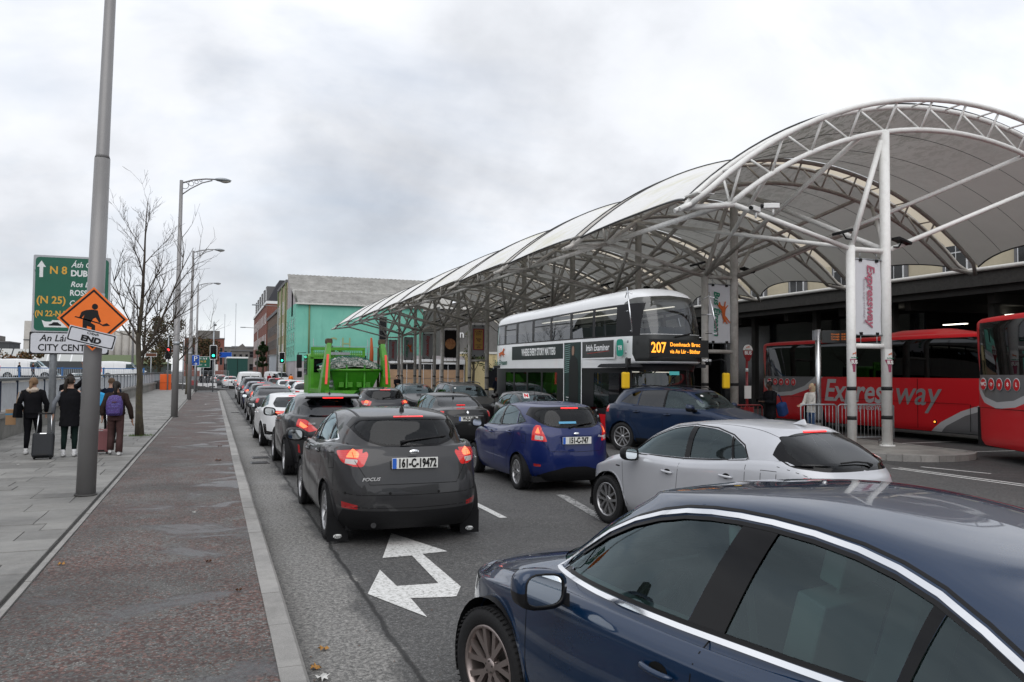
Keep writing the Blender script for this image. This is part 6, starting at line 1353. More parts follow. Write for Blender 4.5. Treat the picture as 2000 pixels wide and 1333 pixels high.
B.imprint(smooth_poly([(-.1, .98), (1.24, .98), (1.22, 2.14), (-.1, 2.14)], .06), 'front', 'lower_windscreen', 4.62)
B.imprint([(-5.15, 3.08), (4.98, 3.08), (4.98, 4.0), (-5.15, 3.84)], 'side', 'window_band')
ups = [(-5.05, -4.0), (-3.93, -2.85), (-2.78, -1.45), (-1.38, -.02), (.05, 1.42), (1.49, 2.86), (2.93, 4.10)]
for i, (a, c) in enumerate(ups): B.imprint(smooth_poly([(a+.04, 3.12), (c-.04, 3.12), (c-.04, 3.86+.016*c), (a+.04, 3.86+.016*a)], .05), 'side', f'side_window:{i}')
los = [(-3.9, -3.1), (-3.02, -1.92), (-1.84, -.72), (-.64, .5), (2.85, 3.75)]
for i, (a, c) in enumerate(los): B.imprint(smooth_poly([(a+.03, 1.02), (c-.03, 1.02), (c-.03, 2.06), (a+.03, 2.06)], .05), 'side', f'lower_window:{i}')
for x in (2.75-.0, -2.65): B.imprint(circle(x, .50, .56, 28, 0, 2*pi), 'side', 'arch')
B.build(dd, {'skirt': m_busr, 'lower_panel': m_busb, 'destination_panel': m_bl2, 'upper_windscreen': m_gsurf, 'lower_windscreen': m_gsurf, 'window_band': m_busb, 'side_window': m_gsurf, 'lower_window': m_gsurf}, m_busw, {'window_band'}|{f'side_window:{i}' for i in range(7)}|{f'lower_window:{i}' for i in range(5)}, {'side_window': .01, 'lower_window': .01})
add_wheels(dd, (2.75, -2.65), 1.10, .48, .29, 8, m_rim)
mb = MB(); mb.box(XR+.1, XF-.25, -1.2, 1.2, .35, .5); mb.build('lower_floor', m_plastic, dd); MB().box(XR+.1, XF-.35, -1.24, 1.24, 2.22, 2.32).build('upper_floor', m_int, dd)
m_bseat = mat('bus_seat', (.10, .13, .16), .8); m_grn = mat('bus_seat_green', (.02, .08, .035), .7)
for dk, z0 in ((0, .55), (1, 2.34)):
    for i in range(11):
        x = -4.6+i*.80
        if dk == 0 and i > 6: continue
        for y in (.78, -.78):
            mb = MB(); mb.box(x, x+.42, y-.42, y+.42, z0+.35, z0+.47); mb.box(x-.08, x+.02, y-.42, y+.42, z0+.4, z0+1.12); mb.build('seat', m_grn if dk == 0 else m_bseat, dd, .02)
for z in (2.10, 4.0):
    for y in (.6, -.6): MB().box(-4.6, 4.3, y-.04, y+.04, z-.02, z+.0).build('ceiling_lamp', mat('bus_lamp', (1, 1, 1), .5, emit=(1, .9, .75), es=1.1), dd)
for x in (-3, -.7, 1.5): MB().cyl((x, .35, .5), (x, .35, 2.2), .018, 6).build('grab_pole', m_yel, dd)
MB().box(3.8, 4.5, -.95, -.25, .5, 1.15).build('driver_desk', m_int, dd); 
d_ = MB(); d_.tube([(4.35+.17*cos(a*pi/8), -.6+.2*sin(a*pi/8), 1.25+.1*cos(a*pi/8)) for a in range(17)], .015, 5, False); d_.build('steering_wheel', black, dd)
MB().box(4.55, 4.9, -1.0, 1.0, .95, 1.12).build('dash_panel', m_busr, dd); MB().box(3.2, 3.25, -.2, 1.1, .6, 2.1).build('cab_screen', m_grn, dd)
rt = MB(); ribbon(B, rt, [(y, 1.0) for y in (-.95, -.5, 0, .5, .95)], 'front', .04, .004, mirror=False, step=.1); rt.build('windscreen_rubber', black, dd)
for pts in (((.15, 2.12), (-.35, 1.6)), ((-.55, 2.12), (-1.0, 1.65))):
    mb = MB(); Q = [B.on('front', *p) for p in pts]; mb.tube([p+n*.03 for p, n in Q], .014, 5); mb.build('windscreen_wiper', black, dd)
mb = MB(); Q = [B.on('front', *p) for p in ((-.1, 3.05), (.35, 3.13), (1.0, 3.42))]; mb.tube([p+n*.04 for p, n in Q], .022, 5); mb.build('upper_wiper', black, dd)
# route display
def fronttext(s, y, z, size, m, **k):
    p, n = B.on('front', abs(y)*(1 if y >= 0 else -1), z); return text('lettering', s, size, m, dd, frame(p+n*.02, (0, 1, 0), (n.x, 0, n.z*.6)), **k)
fx_ = XF+.13
def ft(s, y, z, size, m, **k): return text('lettering', s, size, m, dd, frame((fx_, y, z), (0, 1, 0), (1, 0, .04)), **k)
MB().box(XF+.05, XF+.115, -.95, .98, 2.50, 2.98).build('display_panel', m_bl2, dd)
ft('207', -.66, 2.74, .40, m_led, bold=.006, sx=.80); ft('Domhnach Broc', .20, 2.84, .15, m_led, bold=.002, sx=.92, space=1.08); ft('via An Lár - Bóthar', .20, 2.65, .15, m_led, bold=.002, sx=.80, space=1.05)
ft('VWD 91', .92, 2.42, .085, m_busw, bold=.003)
p, n = B.on('front', .1, 2.04); MB().box(-.16, .16, -.05, .05, 0, .01, frame((XF-.03, -.05, 2.06), (0, 1, 0), (1, 0, 0))).build('permit_card', mat('card_cyan', (.1, .5, .5), .5), dd)
# side graphics: nearside of the picture is local -y
def sfr(x, z, d=.006): return frame((x, -HW-d, z), (1, 0, 0), (0, -1, 0))
def sp(poly, m, name, d=.003): return MB().prism(poly, 0, .002, frame((0, -HW-d, 0), (1, 0, 0), (0, -1, 0))).build(name, m, dd)
def R4(x0, x1, z0, z1): return [(x0, z0), (x1, z0), (x1, z1), (x0, z1)]
sp(R4(-3.3, 4.15, 2.46, 3.02), m_busw, 'advert_frame', .002); sp(R4(-3.25, .92, 2.5, 2.99), mat('advert_dark_teal', (.016, .026, .027), .4, noise=.5, nscale=1.2), 'advert_panel', .005); sp(R4(2.22, 4.10, 2.5, 2.99), m_bl2, 'advert_panel', .005)
sp(R4(.95, 2.19, .92, 3.02), m_busw, 'advert_frame', .004); sp(R4(1.0, 2.14, .96, 3.0), mat('advert_slats', (.014, .035, .033), .4, noise=.6, nscale=3), 'advert_poster', .007)
for i in range(14): sp([(1.05, 2.92-i*.065), (1.42, 2.95-i*.065), (1.42, 2.925-i*.065), (1.05, 2.895-i*.065)], mat('slat_light', (.16, .28, .26), .5), 'advert_stripe', .0095)
fig = [(1.36, .97), (1.34, 2.0), (1.38, 2.45), (1.50, 2.56), (1.56, 2.60), (1.55, 2.68), (1.53, 2.78), (1.57, 2.88), (1.64, 2.90), (1.70, 2.86), (1.72, 2.76), (1.70, 2.66), (1.70, 2.60), (1.80, 2.54), (1.93, 2.46), (1.98, 2.0), (1.98, .97)]
sp([p for p in fig], mat('figure_black', (.012, .014, .014), .5), 'advert_figure', .011); sp([(1.55, 2.63), (1.54, 2.78), (1.58, 2.87), (1.64, 2.89), (1.69, 2.85), (1.71, 2.76), (1.69, 2.64), (1.62, 2.58)], mat('figure_face', (.30, .19, .14), .6), 'advert_face', .0135)
text('lettering', 'WHERE EVERY STORY MATTERS', .34, m_busw, dd, sfr(-1.0, 2.75, .009), 0, .010, sx=.56, ext=.001); text('lettering', 'Irish Examiner', .26, m_busw, dd, sfr(3.15, 2.79, .009), .1, .006, sx=.92, ext=.001); sp([(2.55, 2.62), (3.85, 2.68), (3.85, 2.70), (2.55, 2.64)], m_refl, 'advert_underline', .009)
text('lettering', 'Micheál', .055, m_busw, dd, sfr(1.24, 1.28, .0135), 0, 0, ext=.001); text('lettering', 'Sport', .05, m_busw, dd, sfr(1.22, 1.2, .0135), 0, 0, ext=.001); text('lettering', 'Examiner', .05, m_busw, dd, sfr(1.25, 1.13, .0135), 0, 0, ext=.001)
text('lettering', 'Bus Éireann', .27, mat('logo_dark_green', (.01, .10, .07), .5), dd, sfr(-4.35, 2.42, .004), .15, .004, sx=.98, ext=.001); dog(dd, sfr(-4.25, 2.76), .33)
for i in range(9): sp(R4(-5.18, -4.92, 2.28+i*.055, 2.295+i*.055), m_busb, 'vent_slot')
o = sp(smooth_poly(R4(4.25, 4.62, 2.52, 3.0), .12), m_tfi, 'operator_disc', .004); text('lettering', 'TFI', .17, m_busw, dd, sfr(4.44, 2.75, .008), 0, .006, ext=.001)
text('lettering', 'VWD 91', .09, m_busw, dd, sfr(3.9, .68, .004), 0, .002, ext=.001)
for x, z in ((4.75, 2.62), (4.85, 2.92), (-5.1, 2.2), (3.1, .95), (3.2, .78)): MB().lathe([(.001, .02), (.035, .012), (.045, 0)], 14, sfr(x, z, 0)).build('side_lamp', galv, dd)
# doors, mirrors, handrails at the front corners
MB().box(3.85, 4.42, -HW-.02, -HW+.0, .5, 2.05).build('driver_window_frame', m_gloss, dd)
for s_ in (1, -1):
    a = MB(); a.tube([(4.85, s_*1.28, 2.38), (5.25, s_*1.55, 2.46), (5.38, s_*1.62, 2.40), (5.36, s_*1.62, 1.95)], .022, 6); a.cbox((4.95, s_*1.33, 2.38), (.2, .06, .16)); a.build('mirror_bracket', black, dd); q = MB().cbox((5.34, s_*1.64, 1.86), (.12, .22, .44)).build('mirror_housing', m_yel, dd, .04)
    h_ = MB(); h_.tube([(4.65, s_*1.24, 4.15), (4.95, s_*1.36, 4.28), (5.2, s_*1.36, 4.2)], .014, 5); h_.tube([(4.95, s_*1.36, 4.40), (5.28, s_*1.40, 3.15)], .02, 6); h_.tube([(5.28, s_*1.40, 3.2), (4.9, s_*1.27, 3.2)], .014, 5); h_.tube([(5.05, s_*1.38, 3.75), (4.7, s_*1.27, 3.75)], .014, 5); h_.build('branch_guard', chrome, dd)
for x in (ups[1], ups[4], ups[3]): MB().box(x[0]+.1, x[1]-.1, -HW-.012, -HW-.002, 3.60, 3.63).build('window_vent_bar', m_busb, dd)
B.bm.free()
# red coaches
def coach(label, loc, rz, tail_detail=False):
    root = thing('coach', label, 'coach', (loc[0], loc[1], 0), rz, 'red Expressway coaches')
    rows = [dict(z=.32, xf=6.0, xr=-6.0, w=1.22, nf=5, nr=9, n=2), dict(z=.45, xf=6.1, xr=-6.05, w=1.275, nf=4.5, nr=8, n=5), dict(z=1.3, xf=6.15, xr=-6.1, w=1.275, nf=4.2, nr=8, n=5), dict(z=2.0, xf=6.05, xr=-6.08, w=1.275, nf=4.2, nr=8, n=5), dict(z=3.22, xf=5.6, xr=-5.98, w=1.255, nf=4.2, nr=12, n=3), dict(z=3.32, xf=5.4, xr=-5.92, w=1.19, nf=4.2, nr=10, n=3), dict(z=3.37, xf=4.8, xr=-5.6, w=.9, nf=4, nr=6, n=3), dict(z=3.39, xf=4, xr=-5, w=.001, nf=2, nr=2, n=1)]
    B = Body(rows, 90)
    B.imprint([(-5.66, 1.98), (5.0, 1.98), (5.2, 3.21), (-5.52, 3.21)], 'side', 'window_band')
    sweep = [(-5.92, 1.98), (-5.80, 1.62), (-5.35, 1.32), (-4.7, 1.20), (-3.9, 1.26), (-3.0, 1.50), (-2.2, 1.98)]
    sweepi = [(-5.80, 1.98), (-5.68, 1.72), (-5.3, 1.46), (-4.7, 1.35), (-3.95, 1.41), (-3.2, 1.63), (-2.62, 1.98)]
    B.imprint(sweep, 'side', 'stripe'); B.imprint(sweepi, 'side', 'grey_panel')
    B.imprint([(2.35, .2), (2.9, .62), (3.6, .98), (4.4, 1.25), (5.4, 1.42), (6.3, 1.45), (6.3, .2)], 'side', 'stripe:b'); B.imprint([(2.75, .2), (3.1, .52), (3.75, .86), (4.5, 1.10), (5.4, 1.26), (6.3, 1.30), (6.3, .2)], 'side', 'grey_panel:b')
    B.imprint([(-.1, 1.3), (1.25, 1.3), (1.2, 3.0), (-.1, 3.1)], 'front', 'windscreen', 4.9); B.imprint([(-.1, 1.9), (1.15, 1.9), (1.1, 3.0), (-.1, 3.05)], 'rear', 'rear_glass', -5.5)
    for x in (4.9, -2.7): B.imprint(circle(x, .5, .58, 26), 'side', 'arch')
    m_cr = m_busr; cg = mat('coach_grey', (.13, .13, .135), .4, coat=.4)
    B.build(root, {'window_band': m_gdark, 'stripe': mat('coach_silver', (.42, .42, .43), .4, coat=.3), 'grey_panel': cg, 'windscreen': m_gdark, 'rear_glass': m_gloss}, m_cr, {'window_band', 'stripe', 'grey_panel', 'stripe:b', 'grey_panel:b'}, {'window_band': -.004})
    add_wheels(root, (4.9, -2.7), 1.10, .5, .3, 8, m_rim); MB().box(-5.8, 5.5, -1.15, 1.15, .3, 1.2).build('chassis', m_plastic, root); MB().box(-5.7, 5, -1.1, 1.1, 1.2, 2.0).build('cabin_inner', m_int, root)
    for i in range(9):
        for y in (.7, -.7): MB().box(-4.9+i*1.05, -4.6+i*1.05, y-.42, y+.42, 2.0, 2.55).build('seat', m_seat, root)
    for s_ in (-1,):
        F = lambda x, z, d=.006: frame((x, -1.275-d, z), (1, 0, 0), (0, -1, 0))
        text('lettering', 'Express', 1.1, mat('letter_light_grey', (.42, .42, .43), .45), root, F(1.02, 1.46), .22, .02, sx=.92, align='RIGHT'); text('lettering', 'way', 1.1, mat('letter_mid_grey', (.22, .22, .225), .45), root, F(1.10, 1.46), .22, .008, sx=1.0, align='LEFT')
        text('lettering', 'expressway.ie', .36, mat('letter_light_grey', (.5, .5, .5), .45), root, F(.15, .98), .12, .002, sx=.9)
        for k, g_ in enumerate(('WC', '≋', 'o', '*', 'L')):
            x = -5.25+k*.36; q = MB().lathe([(.001, .003), (.15, .003), (.15, 0)], 24, F(x, 1.76)).build('icon_ring', mat('letter_light_grey', (.42, .42, .43), .45), root); MB().lathe([(.001, .003), (.13, .003)], 24, F(x, 1.76, .008)).build('icon_disc', m_busr, q)
            if g_ == '≋':
                for rr in (.03, .06, .09): MB().tube([F(x, 1.70, .014) @ Vector((rr*cos(a), rr*sin(a), 0)) for a in (.8, 1.2, 1.57, 1.94, 2.34)], .008, 4).build('icon_mark', whitep, q)
            else: text('icon_mark', g_, .13 if g_ != '*' else .22, whitep, q, F(x, 1.76 if g_ != '*' else 1.72, .012), 0, .003)
        for x in (.8, 4.9, 2.7): 
            MB().lathe([(.001, .02), (.05, .012), (.07, 0)], 12, F(x, .62 if x < 3 else .55, .0)).build('marker_surround', black, root)
            MB().lathe([(.001, .03), (.03, .022), (.035, .0)], 10, F(x, .62 if x < 3 else .55, .008)).build('marker_lamp', m_led, root)
        for x in (-2.3, .55, 2.05, 3.95): MB().box(x-.006, x+.006, -1.283, -1.274, .4, 1.2 if x != 2.05 else 1.95).build('panel_seam', m_seam, root)
        MB().box(-5.9, 3.9, -1.283, -1.274, 1.205, 1.215).build('panel_seam', m_seam, root)
    rp = MB(); g = []
    for t, h, w in ((-1.9, .0, .85), (-1.6, .16, .9), (-.8, .25, .92), (.6, .25, .92), (1.2, .14, .88), (1.6, 0, .8)): g.append([(1.6+t, w*a, 3.40+h*(1-abs(a)**4)) for a in (-1, -.9, -.6, 0, .6, .9, 1)])
    rp.sheet([[(p_[0], p_[1], p_[2]-.07) for p_ in r_] for r_ in g]); rp.build('roof_unit', m_busr, root)
    B.bm.free(); return root
coach('red Expressway coach parked broadside behind the barriers', (22.3, 21.3), -pi/2-.01)
coach('red Expressway coach swinging out at the right edge of the picture', (16.9, 9.1), -pi/2-.42).scale = (1, 1, 1.05)
# far double decker at the head of the queue
fb = thing('far_bus', 'white fronted double decker facing the camera far up the road', 'bus', (-.9, 150, 0), 0)
MB().box(-1.27, 1.27, 0, 10, .3, 4.3).build('body', m_busw, fb, .25); MB().box(-1.05, 1.05, -.05, 0, 1.0, 3.9).build('front_glazing', m_gloss, fb, .02); MB().box(-.2, .2, -.08, -.05, 3.0, 3.25).build('route_display', m_led, fb)
for s_ in (1, -1): MB().box(s_*1.5-.22, s_*1.5+.22, -.3, -.2, 2.0, 3.1).build('mirror_housing', whitep, fb, .03)
bt = thing('box_truck', 'small truck with a dark green box body and white roof in the far queue', 'truck', (2.7, 100, 0), 0)
MB().box(-1.15, 1.15, 0, 5, .9, 3.5).build('box_body', mat('box_green', (.02, .07, .06), .5, noise=.1), bt); MB().box(-1.2, 1.2, -.05, 5.05, 3.5, 3.68).build('roof', whitep, bt); MB().box(-1.05, 1.05, 5.1, 7, .6, 2.6).build('cab', whitep, bt, .1); MB().box(-1.1, 1.1, -.05, 5, .6, .85).build('chassis', darkm, bt); MB().box(-.02, .02, -.03, 0, .95, 3.45).build('door_seam', m_seam, bt)
for s_ in (1, -1):
    for y in (.9, 6): MB().cyl((s_*.8, y, .42), (s_*1.1, y, .42), .42, 16).build('wheel', rubber, bt)
    MB().box(s_*.95-.1, s_*.95+.1, -.09, -.04, .62, .8).build('tail_light', m_brake, bt)
# ---------------------------------------------------------------- green skip lorry with its skip
m_lg, t, b = nodes_mat('lorry_green'); co = N_(t, 'ShaderNodeTexCoord').outputs['Object']
c = ramp(t, noise_(t, co, 1.6, 7, .7), [(.35, (.05, .235, .012)), (.65, (.085, .33, .02))]); c = mixc(t, ramp(t, noise_(t, co, 4, 7, .75), [(.62, (0, 0, 0)), (.70, (.9,)*3)]), c, (.13, .09, .05)); t.links.new(c, b.inputs['Base Color']); b.inputs['Roughness'].default_value = .4
m_skip, t, b = nodes_mat('skip_green'); co = N_(t, 'ShaderNodeTexCoord').outputs['Object']
c = ramp(t, noise_(t, co, 2, 7, .7), [(.35, (.03, .19, .008)), (.65, (.06, .30, .015))]); c = mixc(t, ramp(t, noise_(t, co, 5, 7, .75), [(.60, (0, 0, 0)), (.70, (.8,)*3)]), c, (.05, .04, .03)); t.links.new(c, b.inputs['Base Color']); b.inputs['Roughness'].default_value = .5
m_hyd = mat('arm_rusty', (.10, .075, .05), .7, noise=.4); m_ref2 = mat('lorry_reflector', (.75, .10, .08), .3, emit=(.8, .08, .06), es=.25)  # reflector strips are no lamps; a faint red glow is put into them
TY = 31.2; tk = thing('skip_lorry', 'bright green skip lorry with raised rear arms carrying a skip', 'lorry', (5.25, TY, 0), 0)
MB().box(-.45, .45, .2, 7.2, .75, 1.05).build('chassis', darkm, tk)
fr = MB(); fr.box(-1.22, 1.22, .1, 5.2, 1.15, 1.30); fr.build('deck', m_lg, tk)
fr = MB(); fr.box(-1.22, 1.22, -.12, .1, .95, 1.30); fr.build('rear_beam', m_lg, tk); MB().box(-1.1, 1.1, -.16, -.12, .72, .95).build('light_bar', darkm, tk)
for s_ in (1, -1):
    mb = MB(); pts = [(s_*1.20, .55, 1.2), (s_*1.18, .35, 1.8), (s_*1.12, .30, 2.5), (s_*1.04, .45, 3.15)]
    for (a, c_, w0, w1) in ((pts[0], pts[1], .40, .34), (pts[1], pts[2], .34, .26), (pts[2], pts[3], .26, .20)):
        A, Cc = Vector(a), Vector(c_); v = []
        for P0, w in ((A, w0), (Cc, w1)): v += [P0+Vector((dx*w*.42, dy*w, 0)) for dx, dy in ((-1, -1), (1, -1), (1, 1), (-1, 1))]
        mb.add(v, [(0, 1, 5, 4), (1, 2, 6, 5), (2, 3, 7, 6), (3, 0, 4, 7), (4, 5, 6, 7), (0, 3, 2, 1)])
    arm = mb.build('lifting_arm', m_lg, tk, .01)
    hd = MB(); hd.cbox((s_*1.04, .45, 3.22), (.22, .40, .2)); hd.cyl((s_*1.04-.14, .45, 3.2), (s_*1.04+.14, .45, 3.2), .09, 10); hd.build('arm_head', m_hyd, arm, .02)
    MB().add([(s_*1.18-.045, .0, 1.55), (s_*1.18+.045, .0, 1.55), (s_*1.12+.045, .015, 2.70), (s_*1.12-.045, .015, 2.70)], [(0, 1, 2, 3)]).build('reflector_strip', m_ref2, arm)
    MB().tube([(s_*1.0, .9, 1.3), (s_*.98, .75, 3.0)], .055, 8).build('ram', m_hyd, tk); ch = MB()
    for i in range(14): ch.lathe([(.03, -.012), (.045, 0), (.03, .012)], 6, Matrix.Translation((s_*.95, .5+.02*i, 3.1-i*.07)) @ Matrix.Rotation(pi/2*(i % 2), 4, 'Z') @ Matrix.Rotation(pi/2, 4, 'X'))
    ch.build('chain', m_hyd, tk)
    for y in (.9, 2.2, 6.0):
        o = link('wheel', wheel_meshes(.5, .3, 8, m_rim)[0], tk); o.location = (s_*.98, y, .5); o.rotation_euler = (0, 0, -s_*pi/2); link('rim', wheel_meshes(.5, .3, 8, m_rim)[1], o)
    MB().box(s_*.98-.22, s_*.98+.22, 1.6, 1.66, .2, .95).build('mud_flap', m_plastic, tk)
    mb = MB().box(s_*.9-.16, s_*.9+.16, -.18, -.165, .76, .90).build('tail_light', m_brake, tk)
    MB().tube([(s_*1.2, 7.0, 2.9), (s_*1.55, 7.1, 2.9), (s_*1.55, 7.1, 2.0)], .02, 6).build('mirror_bracket', black, tk); MB().cbox((s_*1.5, 7.05, 2.5), (.24, .12, .62)).build('mirror_housing', black, tk, .03); MB().cbox((s_*1.48, 7.05, 1.9), (.22, .12, .3)).build('mirror_housing', black, tk, .03)
cab = MB().box(-1.22, 1.22, 5.6, 7.6, .9, 2.85).build('cab', m_lg, tk, .12); MB().box(-1.0, 1.0, 5.56, 5.6, 2.0, 2.65).build('cab_rear_window', m_gloss, tk); MB().box(-1.25, -1.2, 6.2, 7.4, 1.9, 2.8).build('cab_side_window', m_gloss, tk)
hb = MB(); hb.box(-1.2, 1.2, 5.05, 5.15, 2.98, 3.12); hb.box(-1.2, 1.2, 5.05, 5.15, 2.60, 2.66); hb.box(-1.2, -1.08, 5.05, 5.15, 1.2, 3.0); hb.box(1.08, 1.2, 5.05, 5.15, 1.2, 3.0)
for i in range(26):
    for j in range(3): hb.box(-1.06+i*.082, -1.03+i*.082, 5.07, 5.13, 2.66+j*.11, 2.74+j*.11); 
    if i % 1 == 0: hb.box(-1.07+i*.082, -.99+i*.082, 5.08, 5.12, 2.74, 2.765); hb.box(-1.07+i*.082, -.99+i*.082, 5.08, 5.12, 2.85, 2.875)
hb.build('headboard', m_lg, tk); MB().box(-.6, .5, 4.9, 5.0, 2.78, 2.90).build('sheet_roller', galv, tk)
for z in (1.45, 1.62): MB().cyl((-1.18, .5, z), (-.85, .5, z), .09, 10).build('hose_drum', galv, tk)
sk = thing('skip', 'green metal skip heaped with grey rubble on the lorry deck', 'skip', (5.25, TY, 0), 0)
mb = MB(); v = []
for y, z, hw_ in ((.75, 1.31, .72), (.25, 2.08, .98), (4.2, 2.08, .98), (3.4, 1.31, .72)): v += [(-hw_, y, z), (hw_, y, z)]
mb.add(v, [(0, 1, 3, 2), (4, 5, 7, 6), (0, 2, 4, 6), (1, 7, 5, 3), (0, 6, 7, 1)]); mb.build('hull', m_skip, sk)
rim_ = MB(); rim_.tube([(-.98, .25, 2.10), (.98, .25, 2.10), (.98, 4.2, 2.10), (-.98, 4.2, 2.10), (-.98, .25, 2.10)], .05, 6); rim_.build('top_rim', m_lg, sk)
for x in (-.52, -.18, .18, .52): MB().box(x-.1, x+.1, .50, .62, 1.42, 1.62).build('lift_lug', m_lg, sk, .01)
for x in (-.35, .35): MB().box(x-.03, x+.03, .3, .7, 1.4, 2.3, Matrix.Translation((0, -.0, 0))).build('rib', m_skip, sk)
# rubble heap: mound of broken pieces
m_rub = mat('rubble_grey', (.46, .45, .43), .95, noise=.35, nscale=3); ru = MB(); rnd = random.Random(4)
def chunk(mb, c, s, rnd):
    v = [Vector((rnd.uniform(-1, 1), rnd.uniform(-1, 1), rnd.uniform(-1, 1))).normalized()*s*rnd.uniform(.6, 1)+c for _ in range(8)]
    bm = bmesh.new(); vs = [bm.verts.new(p) for p in v]; bmesh.ops.convex_hull(bm, input=vs); bm.verts.index_update()
    bm.verts.ensure_lookup_table(); ks = [x for x in bm.verts]; ix = {x: i for i, x in enumerate(ks)}
    mb.add([x.co for x in ks], [[ix[q] for q in f.verts] for f in bm.faces], False); bm.free()
hz_ = lambda x, y: 2.10+.50*max(0, 1-(x/1.05)**2)**.6*max(0, 1-((y-2.2)/2.1)**2)**.4
for i in range(520):
    x, y = rnd.uniform(-.92, .92), rnd.uniform(.35, 4.1); chunk(ru, Vector((x, y, hz_(x, y)-.05)), rnd.choice((.06, .09, .12, .17)), rnd)
g = [[(lerp(-.95, .95, i/10), lerp(.3, 4.15, j/10), hz_(lerp(-.95, .95, i/10), lerp(.3, 4.15, j/10))-.12) for i in range(11)] for j in range(11)]; ru.sheet(g, False)
rb = ru.build('rubble', m_rub); rb.location = (5.25, TY, 0); tag(rb, 'heap of broken grey rubble filling the green skip', 'rubble', kind='stuff')
# net draped over the load
nm_ = MB(); m_net = mat('net_green', (.02, .13, .09), .8)
def netp(x, y):
    ed = max(0, abs(x)-.80)*1.0; f_ = max(0, .55-y)
    return Vector((x, y, hz_(min(.9, max(-.9, x)), max(.35, y))+.07-.5*max(0, abs(x)-.95)-.75*max(0, .3-y)+.03*sin(9*x+3*y)+.03*sin(7*y)))
nx_, ny_ = 30, 26
for i in range(nx_+1):
    x = lerp(-1.08, 1.08, i/nx_); nm_.tube([netp(x+.02*sin(i+j), lerp(.05, 4.0, j/ny_)) for j in range(0, ny_+1, 2)], .006, 3, False)
for j in range(ny_+1):
    y = lerp(.05, 4.0, j/ny_); nm_.tube([netp(lerp(-1.08, 1.08, i/nx_), y+.02*sin(i*1.3+j)) for i in range(0, nx_+1, 2)], .006, 3, False)
nt_ = nm_.build('cargo_net', m_net); nt_.location = (5.25, TY, 0); tag(nt_, 'dark green cargo net thrown over the rubble in the skip', 'net')
cv = MB(); cv.tube([(0, 0, 0), (.02, 0, .9), (0, .02, 1.5)], [.10, .08, .04], 8); o = cv.build('furled_cover', mat('cover_orange', (.40, .09, .03), .7, noise=.2)); o.location = (6.35, 34.2, 2.0); tag(o, 'furled orange cover standing beside the right arm of the green lorry', 'cover')
# ---------------------------------------------------------------- quay wall, bridge, far bank
qw = thing('quay_parapet', 'low stone quay wall with ribbed pale metal panels and dark posts beside the pavement', 'wall', (0, 0, 0))
MB().box(-5.75, -5.38, -8, 103, -3.3, .70).build('base_wall', m_conc, qw); MB().box(-5.82, -5.28, -8, 103, .70, .84).build('coping', m_kerb, qw)
m_fbr_ = mat('far_red_brick', (.22, .09, .07), .9, noise=.2, nscale=.3); m_pan = mat('rail_panel_grey', (.60, .62, .65), .5, noise=.12, nscale=5); m_post = mat('rail_post_navy', (.035, .05, .085), .5); m_hand = mat('handrail_grey', (.10, .105, .11), .45)
pm = MB(); w = 2.05
for i in range(24): pm.box(-.012, .012, .06+i*(w-.12)/24, .06+(i+.72)*(w-.12)/24, .05, .80)
pm.box(-.008, -.002, .05, w-.05, .05, .80); pme = pm.mesh('panel', m_pan); po = MB(); po.box(-.02, .035, -.03, .03, 0, .88); pome = po.mesh('post', m_post)
for i in range(50):
    y = 1+i*w; o = link('panel', pme, qw); o.location = (-5.5, y, .84); o = link('post', pome, qw); o.location = (-5.5, y, .84)
h = MB(); h.box(-5.60, -5.40, 1, 103.5, 1.70, 1.78); h.build('handrail', m_hand, qw, .01)
br = thing('bridge', 'low concrete bridge with blue railing crossing the river on the left', 'bridge', (0, 0, 0))
MB().box(-75, -5.9, 88, 104, .55, 1.0).build('deck', m_conc, br); MB().box(-75, -5.9, 87.7, 88, .3, 1.12).build('kerb_beam', m_conc, br)
for x in (-24, -42, -60): MB().box(x-.7, x+.7, 88, 104, -3.2, .55).build('pier', m_conc, br)
m_brl = mat('railing_blue', (.05, .14, .33), .5); m_brs = mat('railing_pale', (.45, .50, .55), .5)
for k in range(11):
    x0 = -6.5-k*3.6; mb = MB(); mb.box(x0-3.6, x0, 87.8, 87.86, 2.1, 2.2); mb.build('top_rail', m_brl, br); MB().box(x0-.07, x0+.07, 87.75, 87.9, 1.1, 2.25).build('post', m_brl, br)
    b2_ = MB(); b2_.box(x0-3.6, x0, 87.81, 87.85, 1.2, 1.25)
    for i in range(22): b2_.box(x0-.1-i*.16, x0-.075-i*.16, 87.82, 87.84, 1.25, 2.1)
    b2_.build('baluster_panel', m_brs, br)
wg = MB(); wg.add([(-5.9, 88, 1.0), (-5.9, 104, 1.0), (2, 104, .0), (2, 88, .0), (-5.9, 88, -.1), (-5.9, 104, -.1)], [(0, 3, 2, 1), (0, 4, 3), (1, 2, 5)]); wg.build('bridge_ramp', m_ground)['kind'] = 'structure'
